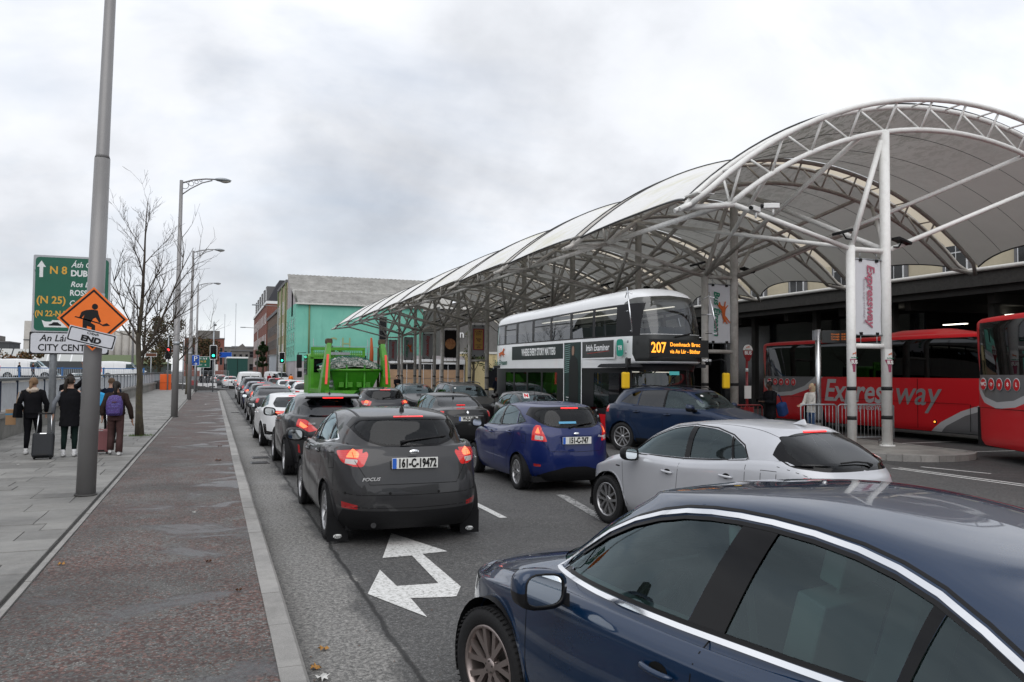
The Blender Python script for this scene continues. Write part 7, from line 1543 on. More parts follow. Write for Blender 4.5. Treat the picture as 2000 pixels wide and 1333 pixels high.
# far bank buildings
hb2 = MB(); rnd2 = random.Random(5); g = []
for i in range(60):
    a = lerp(radians(-28), radians(-200), i/59); row = []
    for j, (d, f) in enumerate(((260, 0), (300, .35), (350, .75), (430, 1), (600, .9))): row.append((d*sin(a), d*cos(a), -1+f*(46+16*sin(i*.35)+9*sin(i*1.1))))
    g.append(row)
hb2.sheet(g); hb2.build('hills', mat('hill_green_grey', (.05, .06, .045), .95, noise=.4, nscale=.02))['kind'] = 'structure'
for i in range(15):
    y = -110+i*11.5; z = rnd2.choice((9, 11, 13, 12)); t_ = thing('quay_house', 'quayside house on the opposite bank, '+['first', 'second', 'third', 'fourth', 'fifth', 'sixth', 'seventh', 'eighth', 'ninth', 'tenth', 'eleventh', 'twelfth', 'thirteenth', 'fourteenth', 'fifteenth'][i]+' from the south', 'house', (-92, y, 0), 0, 'houses on the opposite quay'); MB().box(-8, 0, 0, 11.2, 0, z).build('wall', [m_cream, m_fbr_, m_gwall][i % 3], t_)
    mb = MB(); mb.add([(-8, 0, z), (0, 0, z), (0, 11.2, z), (-8, 11.2, z), (-4, 0, z+3), (-4, 11.2, z+3)], [(1, 2, 5, 4), (3, 0, 4, 5), (0, 1, 4), (2, 3, 5)]); mb.build('roof', m_surr, t_)
    for zz in range(2, int(z)-1, 3):
        for yy in (2.5, 5.6, 8.7): window(t_, 0, yy, zz+.4, 1.2, 1.7, 'x+')
def block(label, x0, x1, y, z, m, nwx=0, nwz=0, depth=14, name='far_building', cat='building', extra=None, z0=0):
    t_ = thing(name, label, cat, (0, 0, 0)); MB().box(x0, x1, y, y+depth, z0, z).build('wall', m, t_); MB().box(x0-.2, x1+.2, y-.2, y+depth, z, z+.35).build('roof', m_surr, t_)
    for i in range(nwx):
        for j in range(nwz):
            x = lerp(x0, x1, (i+.5)/nwx); zz = lerp(z0+1, z, (j+.5)/nwz); w_ = (x1-x0)/nwx*.5; hh = (z-z0-1)/nwz*.5
            window(t_, x, y, zz, w_, hh, 'y-', m_surr)
    if extra: extra(t_)
    return t_
m_fbr = mat('far_red_brick', (.22, .09, .07), .9, noise=.2, nscale=.3); m_fgr = mat('far_grey_stone', (.16, .15, .14), .9, noise=.25, nscale=.3); m_fdk = mat('far_dark_cladding', (.08, .085, .09), .8, noise=.2); m_silo = mat('silo_concrete', (.42, .40, .37), .9, noise=.22, nscale=.25)
block('far red brick office with pale vertical ribs behind the traffic light', -9.5, 3.5, 300, 13.2, m_fbr, 7, 1, extra=lambda t_: MB().box(-6, 2, 303, 312, 13.5, 16.2).build('plant_room', m_fgr, t_))
block('far grey stone terrace closing the road beyond the bus', 2.6, 22, 330, 11, m_fgr, 6, 2)
block('low pale flat roofed building right of the far grey terrace', 8, 20, 390, 13, mat('far_pale', (.35, .37, .4), .9), 4, 2)
def gable(t_): 
    mb = MB(); mb.add([(4.8, 235, 7.5), (9.5, 235, 7.5), (7.6, 235, 9.6), (4.8, 247, 7.5), (9.5, 247, 7.5), (7.6, 247, 9.6)], [(0, 1, 2), (0, 2, 5, 3), (1, 4, 5, 2)]); mb.build('gable_roof', m_fgr, t_)
block('dark grey gabled stone building at the end of the right side', 4.8, 9.5, 235, 7.5, m_fgr, 3, 2, extra=gable)
block('long flat dark office with a band of windows on the far left bank', -78, -54, 260, 9.5, m_fdk, 9, 1, extra=lambda t_: MB().box(-70, -57, 263, 270, 9.8, 11.5).build('upper_floor', m_fgr, t_))
si = thing('grain_silos', 'tall ribbed concrete grain silos behind the road signs', 'silo', (0, 0, 0))
for i in range(5): MB().cyl((-38.3+i*2.5, 330, 0), (-38.3+i*2.5, 330, 16.6 if i > 1 else 17.6), 1.32, 20).build('silo', m_silo, si)
MB().box(-40.5, -34.8, 331, 336, 0, 19.4).build('tower', mat('silo_dark', (.22, .21, .2), .9, noise=.2), si)
cm = thing('round_chimney', 'round pale concrete chimney at the left edge of the road sign', 'chimney', (-57, 300, 0)); MB().tube([(0, 0, 0), (0, 0, 4), (0, 0, 6.5), (0, 0, 17.8)], [2.2, 2.0, 1.25, 1.1], 20).build('shaft', m_silo, cm); MB().cyl((0, 0, 11.5), (0, 0, 11.8), 1.3, 20).build('ring', m_surr, cm)
def shed(label, x0, x1, y, ze, zr, mw, mr, d=16):
    t_ = thing('shed', label, 'shed', (0, 0, 0)); MB().box(x0, x1, y, y+d, 0, ze).build('wall', mw, t_); xm = lerp(x0, x1, .35); mb = MB(); mb.add([(x0-.3, y-.4, ze), (x1+.3, y-.4, ze), (x1+.3, y+d, ze), (x0-.3, y+d, ze), (x0+3, y+d/2, zr), (x1-3, y+d/2, zr)], [(0, 1, 5, 4), (1, 2, 5), (2, 3, 4, 5), (3, 0, 4)]); mb.build('roof', mr, t_)
    for i in range(5): MB().box(lerp(x0, x1, (i+.25)/5), lerp(x0, x1, (i+.7)/5), y-.06, y, .4, ze*.7).build('shutter', m_fdk, t_)
    return t_
m_gr = mat('shed_green_roof', (.12, .15, .08), .85, noise=.2); m_dg = mat('shed_dark_green', (.06, .075, .065), .85)
shed('dark green quayside shed with moss green roof left of the bare tree', -27.5, -14, 205, 3.2, 5.6, m_dg, m_gr); shed('second low green quayside shed behind the bare tree', -15.5, -9.5, 195, 3.4, 5.2, m_dg, m_gr)
sw = thing('factory', 'long pale factory with a row of sloped skylights on the left bank', 'building', (0, 0, 0)); MB().box(-55, -30, 240, 255, 0, 4.2).build('wall', m_fdk, sw)
for i in range(9):
    x = -55+i*2.8; mb = MB(); mb.add([(x, 240, 4.2), (x+2.5, 240, 4.2), (x+2.5, 244, 7.4), (x, 244, 7.4)], [(0, 1, 2, 3)]); mb.build('skylight', mat('pale_skylight', (.45, .46, .45), .5), sw)
for i, (x, y, src, pp) in enumerate(((-20.5, 150, kia, p_white), (-17.8, 152, fiesta, p_grey3), (-15.4, 149, corolla, p_white), (-12.9, 151, kia, p_grey2), (-25, 153, fiesta, p_white))):
    o = recar(src, ['white estate parked on the far quay, second from left', 'grey hatchback parked between two white cars on the far quay', 'white hatchback parked on the far quay right of a grey one', 'dark estate at the right end of the far quay parking', 'small white hatchback parked leftmost on the far quay'][i], (x, y), pi/2, P(pp), 'cars parked on the far quay', drop=noid+('number_plate',)); o.location.z = .0
    for ch in o.children: pass
# ---------------------------------------------------------------- street lamps
m_lamp = mat('lamp_post_grey', (.24, .235, .235), .42, .25, noise=.1, nscale=1.5)
def lamp(x, y, label, z0=.12, near=False, h=9.8):
    t_ = thing('street_lamp', label, 'street lamp', (x, y, z0), 0, 'grey street lamps along the cycle track'); t_.rotation_euler = (0, .019 if near else .006, 0)
    n = 20 if near else 12; k = h/9.8
    MB().tube([(0, 0, 0), (0, 0, 5.2*k)], [.138, .112], n).build('pole', m_lamp, t_); MB().tube([(0, 0, 5.2*k), (0, 0, 5.26*k), (0, 0, h)], [.112, .094, .07], n).build('upper_pole', m_lamp, t_)
    MB().cyl((0, 0, 2.95), (0, 0, 3.1), .1285, n).build('band', galv, t_); MB().cyl((0, 0, 0), (0, 0, .03), .16, n).build('base_ring', m_slab2, t_)
    a = MB(); a.tube([(0, 0, h-.12), (.45, 0, h+.06), (.95, 0, h+.15), (1.35, 0, h+.17)], .032, 6); a.tube([(0, 0, h-.62), (.35, 0, h-.32), (.8, 0, h-.03), (1.2, 0, h+.11)], .026, 6)
    for xx, r in ((.14, .14), (.38, .10), (.58, .07), (.75, .045)): a.tube([(xx+r*cos(q), 0, h-.26+xx*.42+r*sin(q)) for q in [i*pi/6 for i in range(13)]], .014, 5, False)
    a.build('arm', m_lamp, t_)
    hd = MB(); g = [[(1.25+.72*u, .17*sin(pi*min(1, u*1.02))**.6*cos(b_), h+.17+.085*sin(pi*min(1, u*1.02))**.6*sin(b_)) for b_ in [j*2*pi/12 for j in range(13)]] for u in [i/10 for i in range(11)]]; hd.sheet(g); hd.build('lamp_head', galv, t_)
    g = [[(1.45+.48*u, .12*sin(pi*(.08+.84*u))*cos(b_), h+.13-.09*sin(pi*(.08+.84*u))*abs(sin(b_))) for b_ in [pi+j*pi/8 for j in range(9)]] for u in [i/6 for i in range(7)]]; MB().sheet(g).build('lamp_bowl', mat('lamp_bowl', (.42, .40, .36), .2), t_)
    return t_
lamp(-1.78, 13.75, 'thick grey lamp post carrying the orange END roadworks sign, nearest the camera', near=True)
lamp(-1.45, 35.56, 'second grey lamp post, just right of the bare tree'); lamp(-1.44, 56.4, 'third grey lamp post along the cycle track'); lamp(-1.49, 78.2, 'fourth grey lamp post near the P sign')
def lamp2(x, y, h, arm, label, z0=0):
    t_ = thing('street_lamp', label, 'street lamp', (x, y, z0)); MB().tube([(0, 0, 0), (0, 0, h-.2)], [.14, .08], 10).build('pole', m_lamp, t_); MB().tube([(0, 0, h-.2), (-.2, 0, h), (-arm, 0, h+.1)], .05, 6).build('arm', m_lamp, t_); MB().cbox((-arm-.35, 0, h+.08), (.9, .3, .16)).build('lamp_head', galv, t_, .04)
lamp2(8.1, 112, 10.8, 2.6, 'plain tall street lamp on the right before the lattice gate'); lamp2(7.4, 150, 9.7, 2.2, 'plain street lamp on the right in front of the red brick block'); lamp2(-8.6, 100, 10.6, -1.0, 'plain street lamp on the bridge left of the bare tree', 1.0)
for x, y, h, l in ((-2.2, 330, 14, 'thin flagpole nearest the road end'), (3.9, 330, 24, 'tall thin mast over the far terrace'), (7.2, 300, 26, 'second thin mast right of the road end')): o = MB().cyl((x, y, 0), (x, y, h), .09, 6).build('mast', galv); tag(o, l, 'mast')
# ---------------------------------------------------------------- signs
m_sgreen = mat('sign_green', (.003, .105, .062), .35, noise=.06, nscale=1.5); m_sgrey = mat('sign_grey_edge', (.40, .41, .43), .5); m_swhite = mat('sign_white', (.60, .61, .65), .4, noise=.05); m_syel = mat('sign_yellow_print', (.65, .36, .06), .5); m_sorg = mat('sign_orange', (.86, .19, .035), .4, noise=.08, nscale=2.5); m_sblk = mat('sign_black', (.012, .012, .013), .5); m_swt = mat('sign_white_print', (.72, .74, .74), .5); m_sbl = mat('sign_blue', (.01, .08, .42), .4)
def rrect(w, h, r, n=5):
    p = []
    for cx_, cz_, a0 in ((w/2-r, h/2-r, 0), (-w/2+r, h/2-r, pi/2), (-w/2+r, -h/2+r, pi), (w/2-r, -h/2+r, 3*pi/2)):
        p += [(cx_+r*cos(a0+pi/2*i/n), cz_+r*sin(a0+pi/2*i/n)) for i in range(n+1)]
    return p
def board(parent, mw, w, h, r, m, name, d0, d1): return MB().prism(rrect(w, h, r), d0, d1, mw).build(name, m, parent)
ds = thing('direction_sign', 'green N8 Dublin direction sign on a grey pole by the quay wall', 'road sign', (-3.40, 23.0, .12), -.035)
F = frame((0, -.12, 3.82), (1, 0, 0), (0, -1, 0)); board(ds, F, 1.76, 1.96, .03, m_sgrey, 'sign_back', -.02, 0); board(ds, F, 1.66, 1.86, .09, m_sgreen, 'sign_face', 0, .004)
def dt(s, x, z, size, m, **k): return text('lettering', s, size, m, ds, F @ Matrix.Translation((x, z, .006)), ext=.001, **k)
dt('N 8', -.32, .60, .27, m_syel, bold=.006, sx=.95); dt('Áth Cliath', -.03, .76, .20, m_swt, shear=.25, bold=.003, sx=.88, align='LEFT'); dt('DUBLIN', -.04, .54, .21, m_swt, bold=.008, sx=.90, align='LEFT'); dt('Ros Láir', -.04, .26, .19, m_swt, shear=.25, bold=.003, sx=.95, align='LEFT'); dt('ROSSLARE', -.05, .04, .20, m_swt, bold=.005, sx=.86, align='LEFT')
dt('(N 25)', -.46, -.16, .26, m_syel, bold=.006, sx=.95); dt('Cuan Phort', -.06, -.22, .19, m_swt, shear=.25, bold=.003, sx=.85, align='LEFT'); dt('SEAPORT', -.06, -.42, .19, m_swt, bold=.005, sx=.88, align='LEFT'); dt('(N 22-N 20)', -.82, -.50, .20, m_syel, bold=.005, sx=.84, align='LEFT')
MB().prism([(-.74, .42), (-.66, .42), (-.66, .68), (-.60, .68), (-.70, .84), (-.80, .68), (-.74, .68)], .004, .007, F).build('arrow', m_swt, ds)
MB().prism([(-.66, -.66), (-.58, -.70), (-.46, -.70), (-.42, -.66), (-.2, -.66), (.0, -.70), (.02, -.84), (-.60, -.84)], .004, .006, F).build('ferry_mark', m_swt, ds)
MB().prism([(-.50, -.77), (-.44, -.75), (-.40, -.71), (-.30, -.71), (-.26, -.75), (-.22, -.77), (-.22, -.80), (-.50, -.80)], .006, .008, F).build('car_mark', m_sblk, ds)
F2 = frame((-.02, -.12, 2.58), (1, 0, 0), (0, -1, 0)); board(ds, F2, 1.80, .56, .03, m_sblk, 'lower_sign_back', -.02, 0); board(ds, F2, 1.74, .50, .07, m_swhite, 'lower_sign_face', 0, .004)
text('lettering', 'An Lár', .24, m_sblk, ds, F2 @ Matrix.Translation((-.36, .12, .006)), .22, .003, sx=.95); text('lettering', 'CITY CENTRE', .235, m_sblk, ds, F2 @ Matrix.Translation((-.06, -.12, .006)), 0, .004, sx=.90)
for x in (-.40, .42): MB().cyl((x, 0, 0), (x, 0, 4.7), .085, 12).build('pole', galv, ds)
for z in (4.4, 3.3, 2.6): MB().box(-.85, .85, -.12, -.085, z-.03, z+.03).build('rail', galv, ds)
rw = thing('roadworks_sign', 'orange diamond sign of a digging worker fixed on the nearest lamp post', 'road sign', (-1.72, 13.55, 2.81)); Fd = frame((0, -.01, 0), (1, 0, 0), (0, -1, 0)) @ Matrix.Rotation(.0, 4, 'Z')
sq = lambda r: [(r, 0), (0, r), (-r, 0), (0, -r)]
MB().prism(sq(.485), -.012, 0, Fd).build('diamond', m_sorg, rw); bd = MB()
for (a, c) in zip(sq(.45), sq(.45)[1:]+sq(.45)[:1]):
    A, Cc = Vector(a), Vector(c); n_ = Vector((-(Cc-A).y, (Cc-A).x)).normalized()*.028
    bd.prism([tuple(A), tuple(Cc), tuple(Cc+n_-(Cc-A).normalized()*.028), tuple(A+n_+(Cc-A).normalized()*.028)], 0, .002, Fd)
weld(bd.build('border', m_sblk, rw))
fg = thing('worker', 'x', 'x') if False else None
k_ = MB(); k_.prism([(.02+.042*cos(a), .185+.045*sin(a)) for a in [i*pi/8 for i in range(16)]], 0, .002, Fd)
k_.prism([(-.10, .13), (-.02, .14), (.06, .13), (.075, .06), (.11, -.04), (.085, -.06), (.035, .02), (.0, .0), (-.03, -.06), (.03, -.10), (.03, -.22), (-.015, -.22), (-.02, -.13), (-.08, -.11), (-.09, -.24), (-.14, -.24), (-.14, -.02), (-.12, .06), (-.16, .0), (-.19, .012), (-.16, .10)], 0, .002, Fd)
k_.prism([(-.25, .02), (-.24, .035), (.08, -.055), (.13, -.085), (.19, -.06), (.235, -.10), (.14, -.11), (.08, -.075)], 0, .002, Fd); k_.build('worker_symbol', m_sblk, rw)
MB().cyl((-.06, .07, .2), (-.06, .07, -.2), .02, 6).build('bracket', galv, rw)
en = thing('end_plate', 'tilted white END plate with black border below the orange diamond', 'road sign', (-1.73, 13.52, 2.52)); Fe = frame((0, 0, 0), (cos(.235), 0, -sin(.235)), (0, -1, 0))
board(en, Fe, .66, .235, .01, m_swhite, 'plate', 0, .006); board(en, Fe, .635, .21, .02, m_sblk, 'border', .006, .0075); board(en, Fe, .60, .178, .02, m_swhite, 'face', .0075, .009)
text('lettering', 'Críoch', .058, m_sblk, en, Fe @ Matrix.Translation((.0, .062, .011)), .2, .001); text('lettering', 'END', .115, m_sblk, en, Fe @ Matrix.Translation((.0, -.032, .011)), 0, .006, sx=1.2)
def small_sign(name, label, x, y, z, w, h, m, txt=(), z0=0, px=0, edge=None):
    t_ = thing(name, label, 'road sign', (x, y, z0)); MB().cyl((px, .05, 0), (px, .05, z+h/2), .045, 8).build('pole', galv, t_); Fm = frame((0, 0, z), (1, 0, 0), (0, -1, 0)); board(t_, Fm, w, h, .04, edge or m_swt, 'sign_edge', 0, .02); board(t_, Fm, w-.06, h-.06, .04, m, 'sign_face', .02, .024)
    for s_, tx, tz, sz, mm in txt: text('lettering', s_, sz, mm, t_, Fm @ Matrix.Translation((tx, tz, .026)), 0, .006)
    return t_
small_sign('parking_sign', 'blue P parking sign with white arrow by the fourth lamp', -1.5, 77.6, 2.95, .68, .95, m_sbl, (('P', 0, .12, .62, m_swt), ('→', 0, -.32, .4, m_swt)))
small_sign('direction_sign', 'small green direction sign in front of the far bus', -.95, 88, 2.9, 1.35, 1.15, m_sgreen, (('↑ N 8', 0, .35, .26, m_swt), ('N 25', 0, .05, .26, m_syel), ('←  →', 0, -.3, .26, m_swt)))
small_sign('tourist_sign', 'brown tourist sign by the red traffic light, left one', -5.6, 84, 3.5, 1.0, .36, mat('sign_brown', (.12, .05, .03), .5), z0=0); small_sign('tourist_sign', 'brown tourist sign by the red traffic light, right one', -3.5, 84.2, 3.9, .9, .32, mat('sign_brown', (.12, .05, .03), .5))
o = small_sign('no_entry_sign', 'small red round sign far down the right side of the road', 5.0, 140, 3.2, .7, .7, m_redc if False else p_redc)
small_sign('blue_sign', 'blue gantry style sign far down the road on the right', 3.2, 235, 6.4, 3.2, 1.5, m_sbl)
# ---------------------------------------------------------------- traffic lights
def tlight(x, y, zc, lit, label, z0=0, top=None, board_=True):
    t_ = thing('traffic_light', label, 'traffic light', (x, y, z0)); MB().cyl((0, .12, 0), (0, .12, top or zc+.5), .06, 8).build('pole', galv, t_)
    if board_: MB().prism(rrect(.62, 1.30, .08), -.02, -.01, frame((0, 0, zc), (1, 0, 0), (0, -1, 0))).build('backing_edge', m_swt, t_); 
    MB().prism(rrect(.54, 1.20, .08), -.01, .0, frame((0, 0, zc), (1, 0, 0), (0, -1, 0))).build('backing_board', m_sblk, t_)
    h_ = MB().box(-.15, .15, -.22, 0, zc-.45, zc+.45).build('signal_head', black, t_, .02)
    for i, c in enumerate(('red', 'amber', 'green')):
        zz = zc+.30-.30*i; on = c == lit; col = {'red': (1, .03, .03), 'amber': (1, .4, .02), 'green': (.03, .85, .50)}[c]
        mm = mat(f'signal_{c}_lit', col, .4, emit=col, es=3.2) if on else mat('signal_off', (.03, .03, .03), .3)
        MB().lathe([(.001, .03), (.07, .024), (.11, 0)], 16, frame((0, -.222, zz), (1, 0, 0), (0, -1, 0))).build('lamp', mm, h_)
        v = MB(); v.sheet([[(.12*cos(a), yy, zz+.12*sin(a)) for a in [lerp(-.3, pi+.3, j/10) for j in range(11)]] for yy in (-.22, -.38)]); v.build('hood', black, h_)
    if top and top > 5: MB().cbox((.12, .1, top-.3), (.2, .12, .14)).build('detector', black, t_)
    return t_
tlight(0.0, 76.3, 3.55, 'green', 'green traffic light at the end of the cycle track', .12, 6.3); tlight(7.35, 94.6, 3.55, 'green', 'green traffic light on the right by the teal warehouse'); tlight(-4.1, 84, 3.7, 'red', 'red traffic light left of the second lamp post', top=5.6, board_=False)
tlight(-2.3, 118, 2.9, 'green', 'far green traffic light low behind the P sign', board_=False); tlight(2.2, 128, 2.8, 'green', 'far green traffic light above the far queue', board_=False); tlight(3.4, 150, 3.1, 'green', 'farthest green traffic light right of the box truck', board_=False)
for x, y, h, l in ((-3.1, 82, 5.6, 'grey signal pole left of the fourth lamp post, nearer one'), (-2.75, 84.5, 5.0, 'grey signal pole left of the fourth lamp post, farther one')): o = MB().cyl((x, y, 0), (x, y, h), .06, 8).build('signal_pole', galv); tag(o, l, 'pole')
# roadworks clutter at the junction
m_obx = mat('barrier_orange', (.75, .13, .03), .5); m_bwh = mat('barrier_white', (.62, .62, .62), .5)
t_ = thing('utility_cabinet', 'orange boarded cabinet at the end of the quay wall', 'cabinet', (-4.3, 84.6, 0)); MB().box(-.5, .5, -.3, .3, .05, 1.65).build('body', m_obx, t_, .02); MB().box(-.45, .45, -.31, -.3, .8, .82).build('door_seam', m_seam, t_)
for i in range(4):
    t_ = thing('plastic_barrier', f'{"white red white white".split()[i]} plastic barrier at the junction, number {["one from the left", "two, the red one", "three beside the red one", "four at the right"][i]}', 'barrier', (-2.9+i*.95, 89+(i % 2)*.3, 0), 0, 'plastic barriers at the junction'); MB().add([(-.45, -.2, 0), (.45, -.2, 0), (.45, .2, 0), (-.45, .2, 0), (-.45, -.08, .7 if i != 1 else 1.0), (.45, -.08, .7 if i != 1 else 1.0), (.45, .08, .7 if i != 1 else 1.0), (-.45, .08, .7 if i != 1 else 1.0)], [(0, 3, 2, 1), (4, 5, 6, 7), (0, 1, 5, 4), (1, 2, 6, 5), (2, 3, 7, 6), (3, 0, 4, 7)]).build('body', m_bwh if i != 1 else p_redc, t_, .03); MB().box(-.3, .3, -.17, -.15, .3, .4).build('slot', m_seam, t_)
for i in range(3):
    t_ = thing('mesh_fence_panel', f'grey temporary mesh fence panel at the junction, {["left", "middle", "right"][i]} one', 'fence', (-4.6+i*2.1, 91.5, 0), .05*i, 'mesh fence panels at the junction'); fr_ = MB(); fr_.tube([(0, 0, .1), (0, 0, 2.0), (2, 0, 2.0), (2, 0, .1), (0, 0, .1)], .025, 6); fr_.build('frame', galv, t_); w_ = MB()
    for j in range(19): w_.box(.1*j+.1, .1*j+.108, -.004, .004, .1, 2)
    for j in range(8): w_.box(0, 2, -.005, .003, .3+.22*j, .308+.22*j)
    w_.build('mesh', galv, t_)
# ---------------------------------------------------------------- stop furniture on the island
t_ = thing('information_pole', 'stainless steel pole with a dark departures display behind the silver hatchback', 'display', (15.55, 17.55, .14)); MB().cyl((0, 0, 0), (0, 0, 3.15), .075, 20).build('pole', mat('stainless', (.55, .55, .56), .22, .9), t_); MB().cyl((0, 0, .6), (0, 0, .68), .08, 16).build('band', black, t_); MB().box(-.15, -.02, -.05, .05, 2.85, 3.12).build('side_box', galv, t_)
MB().box(.10, .95, -.07, .07, 2.78, 3.12, Matrix.Rotation(-.5, 4, 'Z')).build('display_case', m_bl2, t_, .01)
for z in (3.02, 2.95, 2.88): text('lettering', 'Corcaigh  12:05', .06, mat('led_dim', (.3, .08, .02), .5, emit=(.9, .25, .05), es=.35), t_, Matrix.Rotation(-.5, 4, 'Z') @ frame((.52, -.075, z), (1, 0, 0), (0, -1, 0)), 0, 0)
def barrier(label, a, b_, m, z0=0.14, nb=18):
    d = Vector(b_)-Vector(a); t_ = thing('crowd_barrier', label, 'barrier', (a[0], a[1], z0), atan2(d.y, d.x), 'steel crowd barriers at the stop'); L_ = d.length
    f_ = MB(); f_.tube([(0, 0, .15), (0, 0, 1.06), (.06, 0, 1.10), (L_-.06, 0, 1.10), (L_, 0, 1.06), (L_, 0, .15)], .02, 8); f_.tube([(0, 0, .2), (L_, 0, .2)], .016, 6); f_.build('frame', m, t_)
    for i in range(nb): MB().cyl(((i+1)*L_/(nb+1), 0, .2), ((i+1)*L_/(nb+1), 0, 1.1), .008, 5).build('bar', m, t_)
    for x in (.25, L_-.25): MB().tube([(x, -.3, .0), (x, -.28, .1), (x, 0, .18), (x, .28, .1), (x, .3, 0)], .014, 5).build('foot', m, t_)
barrier('grey steel crowd barrier nearest the canopy column, right one', (16.05, 17.35), (17.75, 17.1), galv, nb=14); barrier('grey steel crowd barrier behind the stainless pole, left one', (14.95-.0, 17.55), (16.0, 17.38), galv, nb=9); barrier('low red crowd barrier behind the man with the phone', (13.95, 20.9), (15.9, 20.4), p_redc, .0, 14)
bs = thing('bus_stop_sign', 'round topped red and white BUS stop sign on a red pole beside the second column', 'sign', (17.75, 23.6, .14))
MB().cyl((0, 0, 0), (0, 0, 2.4), .045, 10).build('pole', p_redc, bs); MB().cyl((0, 0, 2.0), (0, 0, 2.12), .048, 10).build('band', m_swt, bs); Fb = frame((0, -.05, 2.68), (1, 0, 0), (0, -1, 0))
MB().prism([(.2*cos(a), .08+.2*sin(a)) for a in [i*pi/12 for i in range(13)]], 0, .02, Fb).build('head_top', m_stw, bs); MB().prism([(-.2, .08), (-.17, -.10), (-.06, -.30), (.06, -.30), (.17, -.10), (.2, .08)], 0, .02, Fb).build('head_base', p_redc, bs); text('lettering', 'BUS', .17, m_swt, bs, Fb @ Matrix.Translation((0, -.02, .024)), 0, .006); dog(bs, Fb @ Matrix.Translation((0, .19, .022)), .09); text('lettering', 'Bus Éireann', .055, m_green, bs, Fb @ Matrix.Translation((0, .11, .024)), .2, 0)
MB().box(-.14, .14, -.06, -.04, 1.05, 1.5).build('timetable', m_stw, bs); MB().box(-.2, .2, -.1, .1, 0, .75).build('base_box', p_redc, bs)
for i, (x, y) in enumerate(((17.6, 30.1), (16.4, 43.6))): pass
# litter and leaves on the ground
def leaf(x, y, z, s, col, rz, label, name='fallen_leaf'):
    s *= .6; return leaf_(x, y, z, s, col, rz, label, name)
def leaf_(x, y, z, s, col, rz, label, name='fallen_leaf'):
    mb = MB(); pts = [(0, -1), (.25, -.55), (.8, -.7), (.55, -.2), (1, .15), (.45, .25), (.35, .8), (0, .55), (-.3, .95), (-.4, .3), (-1, .2), (-.5, -.2), (-.75, -.65), (-.25, -.5)]
    n = len(pts); mb.add([(0, 0, .012)]+[(px*s, py*s*.8, .004+.012*((i*7) % 3)) for i, (px, py) in enumerate(pts)], [(0, i+1, (i+1) % n+1) for i in range(n)]); o = mb.build(name, mat('leaf_'+col[0], col[1], .7)); o.location = (x, y, z); o.rotation_euler = (0, 0, rz); tag(o, label, 'leaf' if name == 'fallen_leaf' else 'litter', 'leaves and litter on the ground')
LB, LY, LW = ('brown', (.10, .045, .025)), ('yellow', (.38, .20, .06)), ('paper', (.6, .6, .58))
rr_ = random.Random(9)
for x, y, z, s, c_, l, nm in ((.8, 6.02, .004, .075, LY, 'yellow brown leaf in the gutter at the bottom of the picture', 'fallen_leaf'), (.70, 5.66, .004, .085, LY, 'tan crumpled leaf against the kerb', 'fallen_leaf'), (.72, 5.46, .004, .10, LW, 'crumpled grey paper by the kerb at the picture edge', 'paper_scrap'), (.15, 18.2, .124, .16, LB, 'curled brown leaf in the middle of the cycle track', 'fallen_leaf'), (.2, 21.5, .124, .10, LB, 'small brown leaf farther up the cycle track', 'fallen_leaf'), (-.2, 11.6, .124, .035, LW, 'small white scrap on the cycle track', 'paper_scrap'), (-1.35, 8.95, .124, .08, LY, 'pinkish leaf by the edging stones', 'fallen_leaf'), (-2.35, 8.0, .126, .03, LW, 'white scrap on the paving slabs', 'paper_scrap'), (-3.6, 19.9-1.5, .126, .04, LW, 'white scrap near the walking women', 'paper_scrap'), (.0, 8.6, .124, .06, LB, 'brown leaf on the wet patch of the track', 'fallen_leaf'), (.25, 7.4, .124, .05, LB, 'curled leaf close to the kerb', 'fallen_leaf'), (-.35, 48, .124, .12, LW, 'pale scrap far up the track', 'paper_scrap')): leaf(x, y, z, s, c_, rr_.uniform(0, 6), l, nm)
fl_ = MB()
for i in range(1500):
    y = 5+rr_.random()**1.6*26; x = rr_.uniform(.66, 3.4) if rr_.random() < .25 else rr_.uniform(-1.4, .4); z = .004 if x > .6 else .124
    s = rr_.uniform(.004, .012); a = rr_.uniform(0, 6); fl_.add([(x+s*cos(a), y+s*sin(a), z+.001), (x+s*.7*cos(a+2), y+s*.7*sin(a+2), z+.004), (x+s*.9*cos(a+4), y+s*.9*sin(a+4), z+.002)], [(0, 1, 2)])
tag(fl_.build('leaf_litter', mat('leaf_crumb', (.16, .09, .06), .8, noise=.5, nscale=2)), 'tiny leaf crumbs and grit scattered over track and road', 'litter', kind='stuff')
